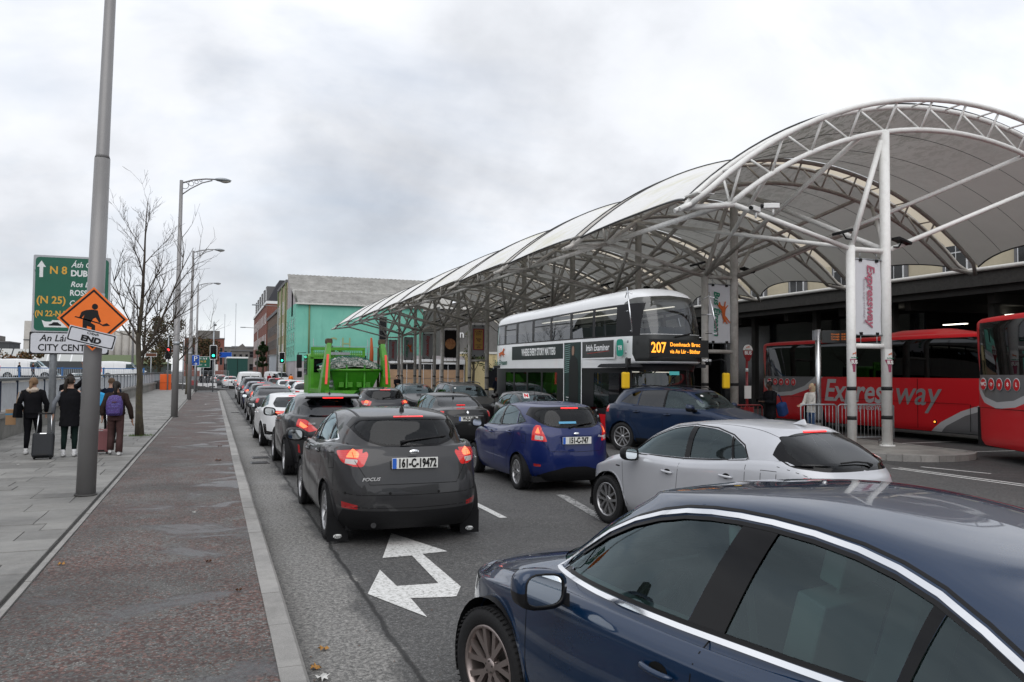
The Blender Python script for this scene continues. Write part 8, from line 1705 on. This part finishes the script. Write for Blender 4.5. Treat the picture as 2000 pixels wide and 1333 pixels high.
# ---------------------------------------------------------------- trees
m_bark, t, b = nodes_mat('mossy_bark'); co = N_(t, 'ShaderNodeTexCoord').outputs['Object']
c = ramp(t, noise_(t, co, 9, 8, .75, mscale=(1, 1, .3)), [(.3, (.030, .024, .018)), (.55, (.075, .062, .045)), (.75, (.13, .115, .085))]); c = mixc(t, ramp(t, noise_(t, co, 5, 6, .7), [(.5, (0, 0, 0)), (.7, (.7,)*3)]), c, (.12, .11, .035)); t.links.new(c, b.inputs['Base Color']); b.inputs['Roughness'].default_value = .9; bump_(t, b, noise_(t, co, 40, 5), .6, .01)
m_twig = mat('twig_dark', (.065, .052, .042), .9)
def tree(label, loc, H, seed, spread=1.0, dens=1.0, extra=(), lean=(0, 0)):
    t_ = thing('bare_tree', label, 'tree', loc, 0); r = random.Random(seed); tr = MB(); cr_ = MB()
    lead = []; x = y = 0
    for i in range(13):
        z = H*i/12; lead.append(Vector((x, y, z))); x += r.uniform(-.05, .05)+lean[0]/12; y += r.uniform(-.05, .05)+lean[1]/12
    R0 = .105*H/7; rad = [R0*(1.25 if i == 0 else 1)*(1-i/12.5)**1.05+.006 for i in range(13)]
    tr.tube(lead[:8], rad[:8], 10); cr_.tube(lead[7:], rad[7:], 6)
    def branch(p, d, l, rd, lv):
        n = 5 if lv < 2 else 3; pts = [p]; q = p.copy(); dd_ = d.copy(); buds = []
        for i in range(n):
            dd_ = (dd_+Vector((r.uniform(-.16, .16), r.uniform(-.16, .16), r.uniform(-.04, .17)))).normalized(); q = q+dd_*(l/n); pts.append(q.copy()); buds.append((q.copy(), dd_.copy()))
        cr_.tube(pts, [max(.0030, rd*(1-.85*i/n)) for i in range(n+1)], 6 if lv == 0 else (4 if lv == 1 else 3), False)
        if lv < 3:
            k = int((7, 5, 3)[lv]*dens+r.random())
            for _ in range(k):
                bp, bd = r.choice(buds[:-1] if lv < 2 else buds); a = r.uniform(0, 2*pi); side = bd.orthogonal().normalized(); side = side*cos(a)+bd.cross(side)*sin(a)
                nd = (bd*r.uniform(.7, 1.1)+side*r.uniform(.5, .9)+Vector((0, 0, .25))).normalized(); branch(bp, nd, l*r.uniform(.35, .6), max(.0035, rd*.5), lv+1)
    nb = int(17*dens)
    for i in range(nb):
        f = lerp(.33, .93, i/nb); z = H*f; k = int(f*12); p = lead[k].lerp(lead[min(12, k+1)], f*12-k); a = i*2.4+r.uniform(-.4, .4); up = r.uniform(.9, 1.5)
        branch(p, Vector((cos(a), sin(a), up)).normalized(), H*r.uniform(.22, .38)*(1.15-f*.62)*spread, R0*.42*(1.1-f), 0)
    for (z, d, l, rd) in extra: k = int(z/H*12); branch(lead[k], Vector(d).normalized(), l, rd, 0)
    tr.build('trunk', m_bark, t_); cr_.build('crown', m_twig, t_)
    return t_
tree('bare young street tree with mossy trunk and upswept twigs in the pavement', (-1.97, 25.7, .11), 6.9, 3, .92, .74, extra=((2.4, (.75, .1, 1.35), 3.6, .045), (2.9, (-.6, 0, 1.2), 2.2, .03), (2.2, (.3, .3, 1.3), 3.4, .04)))
tree('second bare street tree seen beside the third lamp post', (-1.9, 47, .11), 6.6, 8, 1.2, .72, extra=((2.4, (.9, .1, .9), 3.4, .04),)); tree('third bare street tree in line before the junction', (-1.95, 69, .11), 6.2, 12, 1.1, .6)
gb_ = MB(); rg_ = random.Random(2)
for i in range(260):
    a = rg_.uniform(0, 2*pi); d = rg_.uniform(.1, .42); x, y = -1.97+d*cos(a), 25.7+d*sin(a)*.8; h = rg_.uniform(.02, .07); l = rg_.uniform(-.03, .03); gb_.add([(x, y, .115), (x+.008, y, .115), (x+l, y+l, .12+h)], [(0, 1, 2)])
tag(gb_.build('grass_tuft', mat('grass_green', (.07, .13, .02), .8)), 'ring of short grass round the foot of the bare tree', 'grass', kind='stuff')
def leafy(label, loc, H, rx, seed, cols, n=2600, ls=.16, name='autumn_tree'):
    t_ = thing(name, label, 'tree', loc); r = random.Random(seed); tr = MB(); tr.tube([(0, 0, 0), (.1, 0, H*.35), (0, .1, H*.75)], [.03*H, .022*H, .008*H], 8)
    for i in range(9): a = i*2.4; tr.tube([(0.05, 0, H*lerp(.3, .6, i/9)), (rx*.5*cos(a), rx*.5*sin(a), H*lerp(.5, .85, i/9))], [.01*H, .003*H], 5)
    tr.build('trunk', m_bark, t_); cl = [(Vector((r.gauss(0, .42)*rx, r.gauss(0, .42)*rx, H*r.uniform(.38, .95))), r.uniform(.18, .42)*rx) for _ in range(16)]
    for ci, c_ in enumerate(cols):
        mb = MB()
        for _ in range(n//len(cols)):
            p, s = r.choice(cl); d = Vector((r.gauss(0, 1), r.gauss(0, 1), r.gauss(0, 1))).normalized()*s*r.uniform(.4, 1.1); q = p+d; u = Vector((r.uniform(-1, 1), r.uniform(-1, 1), r.uniform(-1, 1))).normalized()*ls*r.uniform(.6, 1.2); v = u.orthogonal().normalized()*ls*.7
            mb.add([q-u, q+v, q+u, q-v], [(0, 1, 2, 3)], False)
        mb.build('crown', mat(c_[0], c_[1], .8), t_)
    return t_
AU = [('leaf_olive', (.06, .055, .022)), ('leaf_russet', (.10, .058, .028)), ('leaf_dark', (.032, .036, .018))]
leafy('autumn tree with thinning olive leaves behind the red traffic light', (-6.9, 118, 0), 9.2, 4.2, 5, AU, 4200, .15); leafy('second autumn tree right of the red traffic light', (-1.9, 175, 0), 9, 3.6, 6, AU, 2600, .2)
leafy('ivy covered shrub at the foot of the red brick block', (8.3, 150, 0), 7.5, 1.3, 7, [('ivy_dark', (.018, .035, .014)), ('ivy_green', (.03, .06, .02))], 2600, .2, 'ivy_shrub')
for i in range(4): leafy(['russet tree leftmost on the far bank', 'russet tree second along the far bank', 'olive tree near the round chimney', 'brown tree in front of the pale factory'][i], (-66+i*7.5, 205+i*6, 0), 6.2, 4.5, 20+i, [('leaf_rust', (.16, .08, .035)), ('leaf_olive', (.06, .055, .022))], 1500, .3)
leafy('scrubby tree beside the cream low building under the canopy', (27.5, 86, 0), 6.6, 1.6, 31, [('ivy_green', (.03, .06, .02)), ('leaf_olive', (.06, .055, .022))], 1200, .12); leafy('small dark shrub on the yard wall before the teal warehouse', (13.4, 95.6, 3.3), 1.6, 1.0, 33, [('ivy_dark', (.018, .035, .014))], 900, .09, 'wall_shrub')
# ---------------------------------------------------------------- people
def skin_mesh(name, V, E, m, parent, sub=1):
    me = bpy.data.meshes.new(name); me.from_pydata([v[0] for v in V], E, []); me.materials.append(m)
    o = bpy.data.objects.new(name, me); C.objects.link(o); o.modifiers.new('skin', 'SKIN').use_smooth_shade = True
    if sub: s_ = o.modifiers.new('sub', 'SUBSURF'); s_.levels = s_.render_levels = sub
    if not me.skin_vertices: bpy.context.view_layer.objects.active = o; 
    for i, v in enumerate(V): me.skin_vertices[0].data[i].radius = v[1] if isinstance(v[1], tuple) else (v[1], v[1])
    me.skin_vertices[0].data[0].use_root = True
    dg = bpy.context.evaluated_depsgraph_get(); nm = bpy.data.meshes.new_from_object(o.evaluated_get(dg)); bpy.data.objects.remove(o)
    if not nm.materials: nm.materials.append(m)
    nm.polygons.foreach_set('use_smooth', [True]*len(nm.polygons))
    return link(name, nm, parent)
def ell(mb, rings, n=14):
    """rings of (centre, half depth x, half width y)"""
    g = [[(c[0]+a*cos(2*pi*j/n), c[1]+b_*sin(2*pi*j/n), c[2]) for j in range(n+1)] for c, a, b_ in rings]; mb.sheet([r[::-1] for r in g]); 
    for r, f in ((g[0], 1), (g[-1], 0)): mb.add(r[:-1], [tuple(range(n))[::-1] if f else tuple(range(n))], False)
SK = {k: mat('skin_'+k, c, .55) for k, c in (('light', (.50, .30, .22)), ('dark', (.06, .032, .022)), ('tan', (.34, .19, .13)))}
def cloth(name, c, rough=.85, bump=.3): return mat(name, c, rough, noise=.3, nscale=9, bump=bump, bscale=30, spec=.08)
DEF = dict(stepL=.0, stepR=.0, armL=((.02, .24, 1.12), (.08, .22, .87)), armR=((.02, -.24, 1.12), (.08, -.22, .87)), headturn=0, headpitch=0, slim=1.0)
def person(label, loc, heading, h=1.7, pose=None, skin='light', hair=None, hairc=(.05, .03, .02), top=None, topm=None, legm=None, shoem=None, long=False, hood=None, simple=False, group=None, lenz=.86, sleevem=None, puffy=False, flare=False):
    p = dict(DEF); p.update(pose or {}); t_ = thing('person', label, 'person', loc, pi/2-heading, group); k = h/1.72; sl = p['slim']
    def lg(s, st):
        fx_, lift = st if isinstance(st, tuple) else (st, 0); hip = (0, s*.09, .90); knee = (fx_*.45+.05+abs(lift)*.5, s*.10, .50+lift*.3); ank = (fx_, s*.10, .09+lift); toe = (fx_+.15-lift*.3, s*.115, .035+lift*.35); return hip, knee, ank, toe
    LL, LR = lg(1, p['stepL']), lg(-1, p['stepR']); bob = -.02*min(1, abs(LL[2][0]-LR[2][0])*2)
    V = [((0, 0, .95), .115), ((0, 0, 1.12), .10), ((.01, 0, 1.32), .125), ((0, 0, 1.45), .06), ((.012, 0, 1.54), (.055, .055))]; E = [(0, 1), (1, 2), (2, 3), (3, 4)]
    ht, hp = p['headturn'], p['headpitch']; hf = Vector((cos(ht)*cos(hp), sin(ht)*cos(hp), -sin(hp))); hu = Vector((sin(hp), 0, cos(hp))); hc = Vector((.012, 0, 1.54))+hu*.085
    def a(v, r, par): V.append((tuple(v), r)); E.append((par, len(V)-1)); return len(V)-1
    i = a(hc-hu*.01+hf*.012, (.080, .078), 4); i2 = a(hc+hu*.075-hf*.005, (.062, .062), i)
    if not simple: a(hc+hf*.105-hu*.005, .014, i); 
    for s, L_ in ((1, LL), (-1, LR)):
        i = 0
        for q, r in zip(L_, (.088, .055, .036, .036)): i = a(q, r*sl, i)
        el, wr = p['armL'] if s > 0 else p['armR']; i = a((0, s*.165, 1.40), .052, 2); i = a(el, .040, i); i = a(wr, .026, i)
        d = (Vector(wr)-Vector(el)).normalized(); sd_ = d.cross(Vector((1, 0, 0))).normalized() if abs(d.x) < .9 else d.cross(Vector((0, 0, 1))).normalized(); pm_ = a(Vector(wr)+d*.07, (.030, .02), i)
        if not simple:
            fwd = Vector((1, 0, 0))-d*d.x; fwd = fwd.normalized() if fwd.length > .1 else sd_
            for j, ln in ((-1.5, .07), (-.5, .082), (.5, .078), (1.5, .06)):
                b0 = Vector(wr)+d*.095+fwd*j*.017; q1 = a(b0, .009, pm_); q2 = a(b0+d*ln*.5, .0085, q1); a(b0+d*ln*.85-sd_*s*.02, .007, q2)
            th = a(Vector(wr)+d*.04+fwd*.036, .010, i); a(Vector(wr)+d*.075+fwd*.055, .008, th)
    V = [((v[0]*k, v[1]*k, (v[2]+bob)*k), (tuple(x*k for x in r) if isinstance(r, tuple) else r*k)) for v, r in V]
    body = skin_mesh('body', V, E, SK[skin], t_, 1)
    Z = lambda q: Vector((q[0]*k, q[1]*k, (q[2]+bob)*k))
    # trousers: one closed garment
    tm = MB(); ell(tm, [(Z((0, 0, .82)), .13*k*sl, .165*k*sl), (Z((0, 0, .92)), .135*k*sl, .175*k*sl), (Z((0, 0, 1.02)), .115*k*sl, .15*k*sl)])
    for L_ in (LL, LR):
        kn, an = Vector(L_[1]), Vector(L_[2]); w0 = .095*sl; tm.tube([Z(Vector((L_[0][0], L_[0][1]*.95, .90))), Z(Vector(L_[0]).lerp(kn, .5)), Z(kn), Z(kn.lerp(an, .35)), Z(an+Vector((0, 0, .05 if not flare else 0)))], [w0*k, .084*sl*k, .062*sl*k*(1.15 if flare else 1), .060*sl*k*(1.2 if flare else 1), (.042 if not flare else .075)*sl*k], 10)
    tm.build('trousers', legm, t_)
    for L_ in (LL, LR):
        an, to = Vector(L_[2]), Vector(L_[3]); sh = MB(); d = (to-an); hl = an-Vector((.05, 0, .03)); dn = Vector((d.x, d.y*.3, d.z))
        sh.tube([Z(hl-Vector((.02, 0, .0))), Z(hl+Vector((.02, 0, .0))), Z(an.lerp(to, .5)), Z(to), Z(to+dn.normalized()*.05)], [.030*k, .046*k, .050*k, .046*k, .025*k], 10); sh.tube([Z(an+Vector((-.01, 0, .06))), Z(an+Vector((-.005, 0, -.03)))], [.038*k, .044*k], 10)
        sh.build('shoe', shoem or mat('shoe_white', (.60, .60, .60), .6), t_)
    # jacket: torso shell with sleeves
    jm = MB(); zl = lenz; n = 15 if puffy else 9; rings = []
    for i in range(n+1):
        f = i/n; z = lerp(zl, 1.47, f); w_ = interp([(0, .178 if not long else .185), (.35, .165), (.7, .195), (.88, .185), (.95, .13), (1, .075)], f)*(1.06 if puffy else 1); dp = interp([(0, .145), (.4, .135), (.75, .150), (.92, .115), (1, .07)], f)
        if puffy: e_ = .010*abs(sin(i*pi/2)); w_ += e_; dp += e_
        rings.append((Z((-.005, 0, z)), dp*k*sl, w_*k*sl))
    ell(jm, rings, 18)
    if sleevem is None:
        for s, (el, wr) in ((1, p['armL']), (-1, p['armR'])):
            S0 = Vector((0, s*.155, 1.395)); jm.tube([Z(S0+Vector((0, -s*.04, .02))), Z(S0+Vector((0, s*.025, 0))), Z(S0.lerp(Vector(el), .5)), Z(el), Z(Vector(el).lerp(Vector(wr), .5)), Z(Vector(wr)-(Vector(wr)-Vector(el)).normalized()*.015)], [x*k*(1.12 if puffy else 1) for x in (.06, .072, .066, .058, .052, .042)], 10)
    o = jm.build('jacket', topm, t_)
    if sleevem is not None:
        for s, (el, wr) in ((1, p['armL']), (-1, p['armR'])):
            S0 = Vector((0, s*.165, 1.385)); MB().tube([Z(S0), Z(S0.lerp(Vector(el), .5)), Z(el), Z(Vector(wr))], [.056*k, .050*k, .044*k, .036*k], 10).build('sleeve', sleevem, t_)
    if hood: hm = MB(); g = [[Z((-.06-.05*sin(pi*v), .13*cos(u), 1.45+.06*sin(u)-.02*v+.03*sin(pi*v))) if 0 else Z((-.055+(.075+.03*sin(pi*v))*cos(u)*1.0-.02, (.085+.045*sin(pi*v))*sin(u), 1.40+.11*v)) for u in [j*2*pi/14 for j in range(15)]] for v in (0, .3, .6, 1)]; hm.sheet(g); hm.build('hood', hood, t_)
    # hair
    if hair:
        hmt = mat('hair_%02d_%02d' % (int(hairc[0]*100), int(hairc[1]*100)), hairc, .55, noise=.3, nscale=30); hm = MB(); c0 = Z(hc); rr = .098*k
        g = []
        for i in range(9):
            th = lerp(0, 2.05 if hair != 'short' else 1.75, i/8); row = []
            for j in range(17):
                ph = 2*pi*j/16; fr_ = max(0, cos(ph)); t2 = th*(1-.52*fr_**1.3); row.append(tuple(c0+(hf*(cos(ph)*sin(t2)*1.0-.10)+Vector((0, 0, 1))*cos(t2)*1.16+Vector((-hf.y, hf.x, 0))*sin(ph)*sin(t2)*.94)*rr))
            g.append(row)
        hm.sheet([r[::-1] for r in g]); ob = hm.build('hair', hmt, t_); bk_ = -hf; bk_.z = 0
        if hair in ('ponytail', 'plait'):
            z0 = .045 if hair == 'ponytail' else -.03; q = c0+bk_*.10*k+Vector((0, 0, z0*k)); ln = .34 if hair == 'ponytail' else .26
            MB().tube([q-bk_*.03, q+bk_*.035, q+bk_*.05+Vector((0, 0, -ln*.35)), q+bk_*.045+Vector((.0, .01, -ln*.7)), q+bk_*.03+Vector((0, 0, -ln))], [.018, .034, .038, .03, .008], 10).build('ponytail', hmt, t_)
        if hair == 'long':
            MB().tube([c0+bk_*.04+Vector((0, 0, .02)), c0+bk_*.06+Vector((0, 0, -.08)), c0+bk_*.07+Vector((0, 0, -.2))], [.085, .095, .06], 12).build('long_hair', hmt, t_)
    if not simple:
        for s in (1, -1):
            q = Z(hc)+Vector((-hf.y, hf.x, 0))*s*.082*k-Vector((0, 0, .005)); MB().lathe([(.001, -.008), (.02, -.006), (.024, 0), (.018, .008), (.001, .01)], 8, Matrix.Translation(q) @ Matrix.Rotation(pi/2, 4, 'X')).build('ear', SK[skin], body); q = Z(hc)+hf*.083*k+Vector((-hf.y, hf.x, 0))*s*.030*k+Vector((0, 0, .012)); MB().lathe([(.001, .008), (.008, .005), (.011, 0)], 8, frame(q, (-hf.y, hf.x, 0), hf)).build('eye', mat('eye_dark', (.02, .015, .012), .2), body)
        q = Z(hc)+hf*.086*k-Vector((0, 0, .05)); MB().cbox(q, (.01, .04, .008)).build('mouth', mat('lip_red', (.28, .09, .08), .5), body)
    return t_, Z
blk = cloth('cloth_black', (.010, .010, .012)); blk2 = cloth('leggings_black', (.008, .008, .010)); dgr = cloth('leggings_green_black', (.010, .020, .018)); brn = cloth('jacket_brown', (.035, .024, .020)); brt = cloth('trousers_brown', (.075, .042, .040)); crm = cloth('hood_cream', (.55, .46, .38)); gry = cloth('knit_grey', (.16, .17, .19)); nvy = cloth('jacket_navy', (.012, .016, .03)); wht = cloth('jacket_white', (.62, .60, .56)); jean = cloth('jeans_blue', (.05, .09, .18)); red = cloth('jacket_red', (.35, .02, .03)); shw = mat('shoe_white', (.60, .60, .60), .6); shb = mat('shoe_black', (.015, .015, .015), .6); hiv = mat('hi_vis_orange', (.9, .22, .03), .6)
# woman with tote bag
g1, Z1 = person('woman in black hooded jacket with cream lining and plaited fair hair, leftmost walker', (-3.80, 20.75, .12), .05, 1.73, dict(stepL=-.06, stepR=(.14, .02), armL=((-.05, .27, 1.15), (.12, .24, 1.02)), armR=((.02, -.27, 1.13), (.12, -.24, .95)), headturn=-.15, slim=1.05), hair='plait', hairc=(.18, .11, .06), topm=blk, legm=blk2, hood=crm, lenz=.93)
tb_ = thing('tote_bag', 'black tote bag hanging from the shoulder of the leftmost woman', 'bag', (-4.07, 20.62, .98), 1.2); MB().add([(-.14, -.05, -.02), (.12, -.05, -.04), (.12, .05, -.04), (-.12, .05, -.02), (-.10, -.035, .30), (.11, -.035, .28), (.11, .035, .28), (-.10, .035, .30)], [(0, 3, 2, 1), (4, 5, 6, 7), (0, 1, 5, 4), (1, 2, 6, 5), (2, 3, 7, 6), (3, 0, 4, 7)]).build('body', blk, tb_, .02); MB().tube([(-.07, 0, .28), (.02, .0, .54), (.10, 0, .54), (.08, 0, .27)], .010, 6).build('strap', mat('strap_tan', (.35, .25, .17), .7), tb_)
pb = thing('paper_bag', 'brown paper bag carried behind the black tote bag', 'bag', (-4.26, 20.9, .88), .2); MB().box(-.1, .1, -.06, .06, -.1, .25).build('body', mat('kraft_paper', (.36, .22, .12), .8), pb, .005); MB().box(-.101, .101, -.061, .061, .12, .16).build('band', mat('band_blue', (.08, .25, .4), .7), pb)
g2, Z2 = person('woman in long black quilted vest with grey sleeves pulling a black suitcase', (-2.93, 19.9, .12), 0, 1.76, dict(stepL=-.05, stepR=(-.02, .0), armL=((-.08, .29, 1.16), (-.10, .30, .93)), armR=((.05, -.26, 1.15), (.16, -.22, 1.0)), headturn=-.55, slim=1.02), hair='ponytail', hairc=(.025, .018, .014), topm=blk, legm=dgr, sleevem=gry, puffy=True, long=True, lenz=.66)
for s, x in ((1, -.10), (-1, .10)): 
    MB().tube([(-.05 if s > 0 else -.02, .175*s*.6, .17), (-.05 if s > 0 else -.02, .175*s*.6, .07)], .046, 10).build('sock', mat('sock_white', (.6, .6, .62), .8), g2)
def suitcase(label, loc, rz, m, w, h, d, hl, tilt):
    t_ = thing('suitcase', label, 'suitcase', loc, rz); t_.rotation_euler = (tilt, 0, rz)
    b_ = MB().box(-w/2, w/2, -d/2, d/2, .05, h).build('shell', m, t_, .035)
    for i in range(7): MB().box(-w/2+.05+i*(w-.1)/6-.006, -w/2+.05+i*(w-.1)/6+.006, -d/2-.005, -d/2, .1, h-.06).build('rib', m, b_)
    for sx_ in (1, -1):
        MB().cyl((sx_*(w/2-.06), 0, h), (sx_*(w/2-.06)*.85, 0, h+hl), .010, 8).build('handle_rod', mat('bright_alloy', (.75, .76, .78), .25, .9), t_)
        for sy in (1, -1): q = MB().cyl((sx_*(w/2-.05)-.012, sy*(d/2-.05), .03), (sx_*(w/2-.05)+.012, sy*(d/2-.05), .03), .03, 12).build('caster', black, t_)
    MB().cyl((-(w/2-.06)*.85-.02, 0, h+hl), ((w/2-.06)*.85+.02, 0, h+hl), .018, 8).build('grip', black, t_); MB().box(-.06, .06, -d/2-.008, -d/2+.01, h-.03, h-.015).build('badge', chrome, t_); MB().box(-.10, .10, -d/2-.012, -d/2, .07, .10).build('foot_bar', black, t_)
    return t_
suitcase('black hard shell suitcase pulled on its bright telescopic handle', (-3.36, 19.45, .12), .05, mat('case_charcoal', (.022, .024, .028), .5), .40, .56, .24, .44, -.28)
g3, Z3 = person('woman in brown padded jacket with a purple backpack and dark ponytail', (-2.03, 20.0, .12), .02, 1.66, dict(stepL=(.02, .04), stepR=(-.14, .0), armL=((-.06, .27, 1.12), (-.08, .27, .92)), armR=((-.03, -.30, 1.10), (.02, -.34, .84)), slim=1.06), hair='ponytail', hairc=(.018, .014, .012), topm=brn, legm=brt, puffy=True, flare=True, lenz=.95, skin='tan')
m_pur, t, b = nodes_mat('backpack_purple'); co = N_(t, 'ShaderNodeTexCoord').outputs['Object']; c = ramp(t, noise_(t, co, 60, 3, .7), [(.4, (.04, .018, .11)), (.55, (.09, .045, .22)), (.64, (.05, .12, .32)), (.70, (.45, .40, .6))]); t.links.new(c, b.inputs['Base Color']); b.inputs['Roughness'].default_value = .7
bp = thing('backpack', 'purple speckled backpack on the back of the woman in brown', 'backpack', (-2.04, 19.80, 1.02), 0)
mb = MB(); g = []
for i, (z, w_, d_) in enumerate(((0, .13, .05), (.02, .165, .085), (.16, .175, .10), (.32, .165, .09), (.42, .12, .07), (.455, .05, .03))): g.append([(w_*(abs(cos(a))**.6)*(1 if cos(a) > 0 else -1), -d_*(abs(sin(a))**.7)*(1 if sin(a) > 0 else -1), z) for a in [j*2*pi/20 for j in range(21)]])
mb.sheet(g); mb.build('bag', m_pur, bp); MB().box(-.12, .12, -.135, -.07, .04, .20).build('pocket', m_pur, bp, .02); MB().box(-.11, .11, -.139, -.135, .175, .182).build('zip', black, bp); MB().box(-.045, .045, -.108, -.10, .29, .315).build('label_patch', mat('patch_brown', (.10, .05, .06), .7), bp)
for s in (1, -1): MB().tube([(s*.10, .02, .42), (s*.13, .16, .40), (s*.15, .24, .2), (s*.13, .06, .05)], .018, 6).build('strap', m_pur, bp)
suitcase('rose pink hard shell suitcase beside the woman in brown', (-2.37, 20.4, .12), 0, mat('case_rose', (.24, .10, .105), .45), .38, .56, .24, .35, 0.0)
person('boy in black jacket raising his right arm behind the women', (-3.70, 25.0, .12), .0, 1.80, dict(stepL=.1, stepR=-.1, armR=((.02, -.36, 1.60), (.04, -.30, 1.88))), hair='short', hairc=(.012, .01, .01), topm=blk, legm=blk2, shoem=shb, skin='tan')
person('boy in short black puffer seen between the vest and the lamp post', (-3.08, 24.2, .12), .0, 1.70, dict(stepL=.05, stepR=-.12), hair='short', hairc=(.012, .01, .01), topm=blk, legm=cloth('camo_grey', (.16, .16, .17)), shoem=shb, puffy=True, skin='tan')
person('person with a bright blue bag half hidden by the nearest lamp post', (-2.86, 22.9, .12), .0, 1.62, dict(stepL=.05, stepR=-.1), hair='short', hairc=(.03, .02, .015), topm=nvy, legm=blk2, shoem=shb)
bb_ = thing('shoulder_bag', 'bright blue sling bag just right of the nearest lamp post', 'bag', (-2.70, 22.75, 1.18)); MB().box(-.12, .12, -.1, .06, -.05, .28, Matrix.Rotation(.35, 4, 'Y')).build('bag', mat('bag_cyan', (.03, .32, .62), .6), bb_, .04); MB().tube([(.0, .0, .25), (-.05, .05, .4)], .02, 6).build('strap', mat('bag_cyan', (.03, .32, .62), .6), bb_)
person('boy with brown hair in a navy and red jacket beyond the purple backpack', (-2.50, 23.4, .12), .0, 1.70, dict(stepL=.1, stepR=-.08, headturn=.5), hair='short', hairc=(.10, .06, .035), topm=nvy, legm=blk2, shoem=shb)
# at the stop
pm1, Zm = person('man in black coat looking down at his phone by the coach', (15.7, 19.75, 0), -pi/2, 1.84, dict(stepL=.05, stepR=-.08, armL=((.05, .22, 1.14), (.30, .10, 1.16)), armR=((.05, -.22, 1.14), (.30, -.10, 1.16)), headpitch=.45), skin='dark', hair='short', hairc=(.01, .008, .008), topm=blk, legm=blk2, shoem=shb, lenz=.72, long=True)
ph = MB().box(-.04, .04, -.005, .005, -.075, .075, Matrix.Rotation(.3, 4, 'X')).build('phone', m_gloss); ph.location = (15.22, 19.75, 1.27); tag(ph, 'black phone held by the man in the black coat', 'phone')
bg_ = thing('holdall', 'blue shoulder bag on the back of the man with the phone', 'bag', (16.02, 19.6, .95), .3); MB().box(-.14, .16, -.12, .12, -.14, .26, Matrix.Rotation(-.4, 4, 'Y')).build('bag', mat('bag_navy', (.02, .05, .16), .7), bg_, .06); MB().tube([(-.02, 0, .25), (-.18, -.02, .46), (-.3, -.05, .5)], .018, 6).build('strap', mat('bag_navy', (.02, .05, .16), .7), bg_)
person('fair haired woman in white hooded jacket leaning on the barrier', (15.95, 18.25, .14), -pi/2-.2, 1.66, dict(stepL=.06, stepR=-.1, armL=((.16, .20, 1.14), (.38, .16, 1.12)), armR=((.14, -.20, 1.12), (.36, -.14, 1.08)), headpitch=.3), hair='long', hairc=(.50, .38, .24), topm=wht, legm=jean, hood=wht, lenz=.88, puffy=False)
# standing beyond the cars
person('young man in black standing alone on the island by the lorry', (12.6, 57.5, .0), pi, 1.78, dict(armL=((.02, .2, 1.14), (.22, .06, 1.12)), armR=((.02, -.2, 1.14), (.22, -.06, 1.12))), hair='short', hairc=(.02, .015, .01), topm=blk, legm=blk2, shoem=shb, lenz=.75)
for i, (x, y, z, hd_, tp, lab) in enumerate(((19.4, 55, .0, 0, nvy, 'person with red brown hair standing left of the double decker tail'), (21.4, 55.5, .0, 0, blk, 'person in dark clothes nearest the double decker tail'), (-1.15, 96, .0, 0, blk, 'pedestrian in black crossing at the junction, left of a pair'), (-.55, 97, .0, 0, blk, 'pedestrian in black with a pale bag at the junction, right of a pair'), (6.6, 104, 0, 0, red, 'pedestrian in a red jacket near the pale cabinet'), (7.3, 106, 0, 0, blk, 'pedestrian in black right of the red jacket'), (8.9, 100.5, 0, 0, hiv, 'worker in hi vis orange by the lattice gate'), (-17.6, 89.2, 1.0, pi/2, blk, 'pedestrian in black on the bridge in front of the white van'), (-16.4, 89.0, 1.0, pi/2, cloth('jacket_dark_red', (.05, .02, .02)), 'second pedestrian in dark brown on the bridge'))):
    person(lab, (x, y, z), hd_, 1.7, dict(stepL=.18, stepR=-.15), hair='short' if i else 'long', hairc=(.02, .015, .01) if i else (.16, .04, .03), topm=tp, legm=blk2, shoem=shb, simple=True)
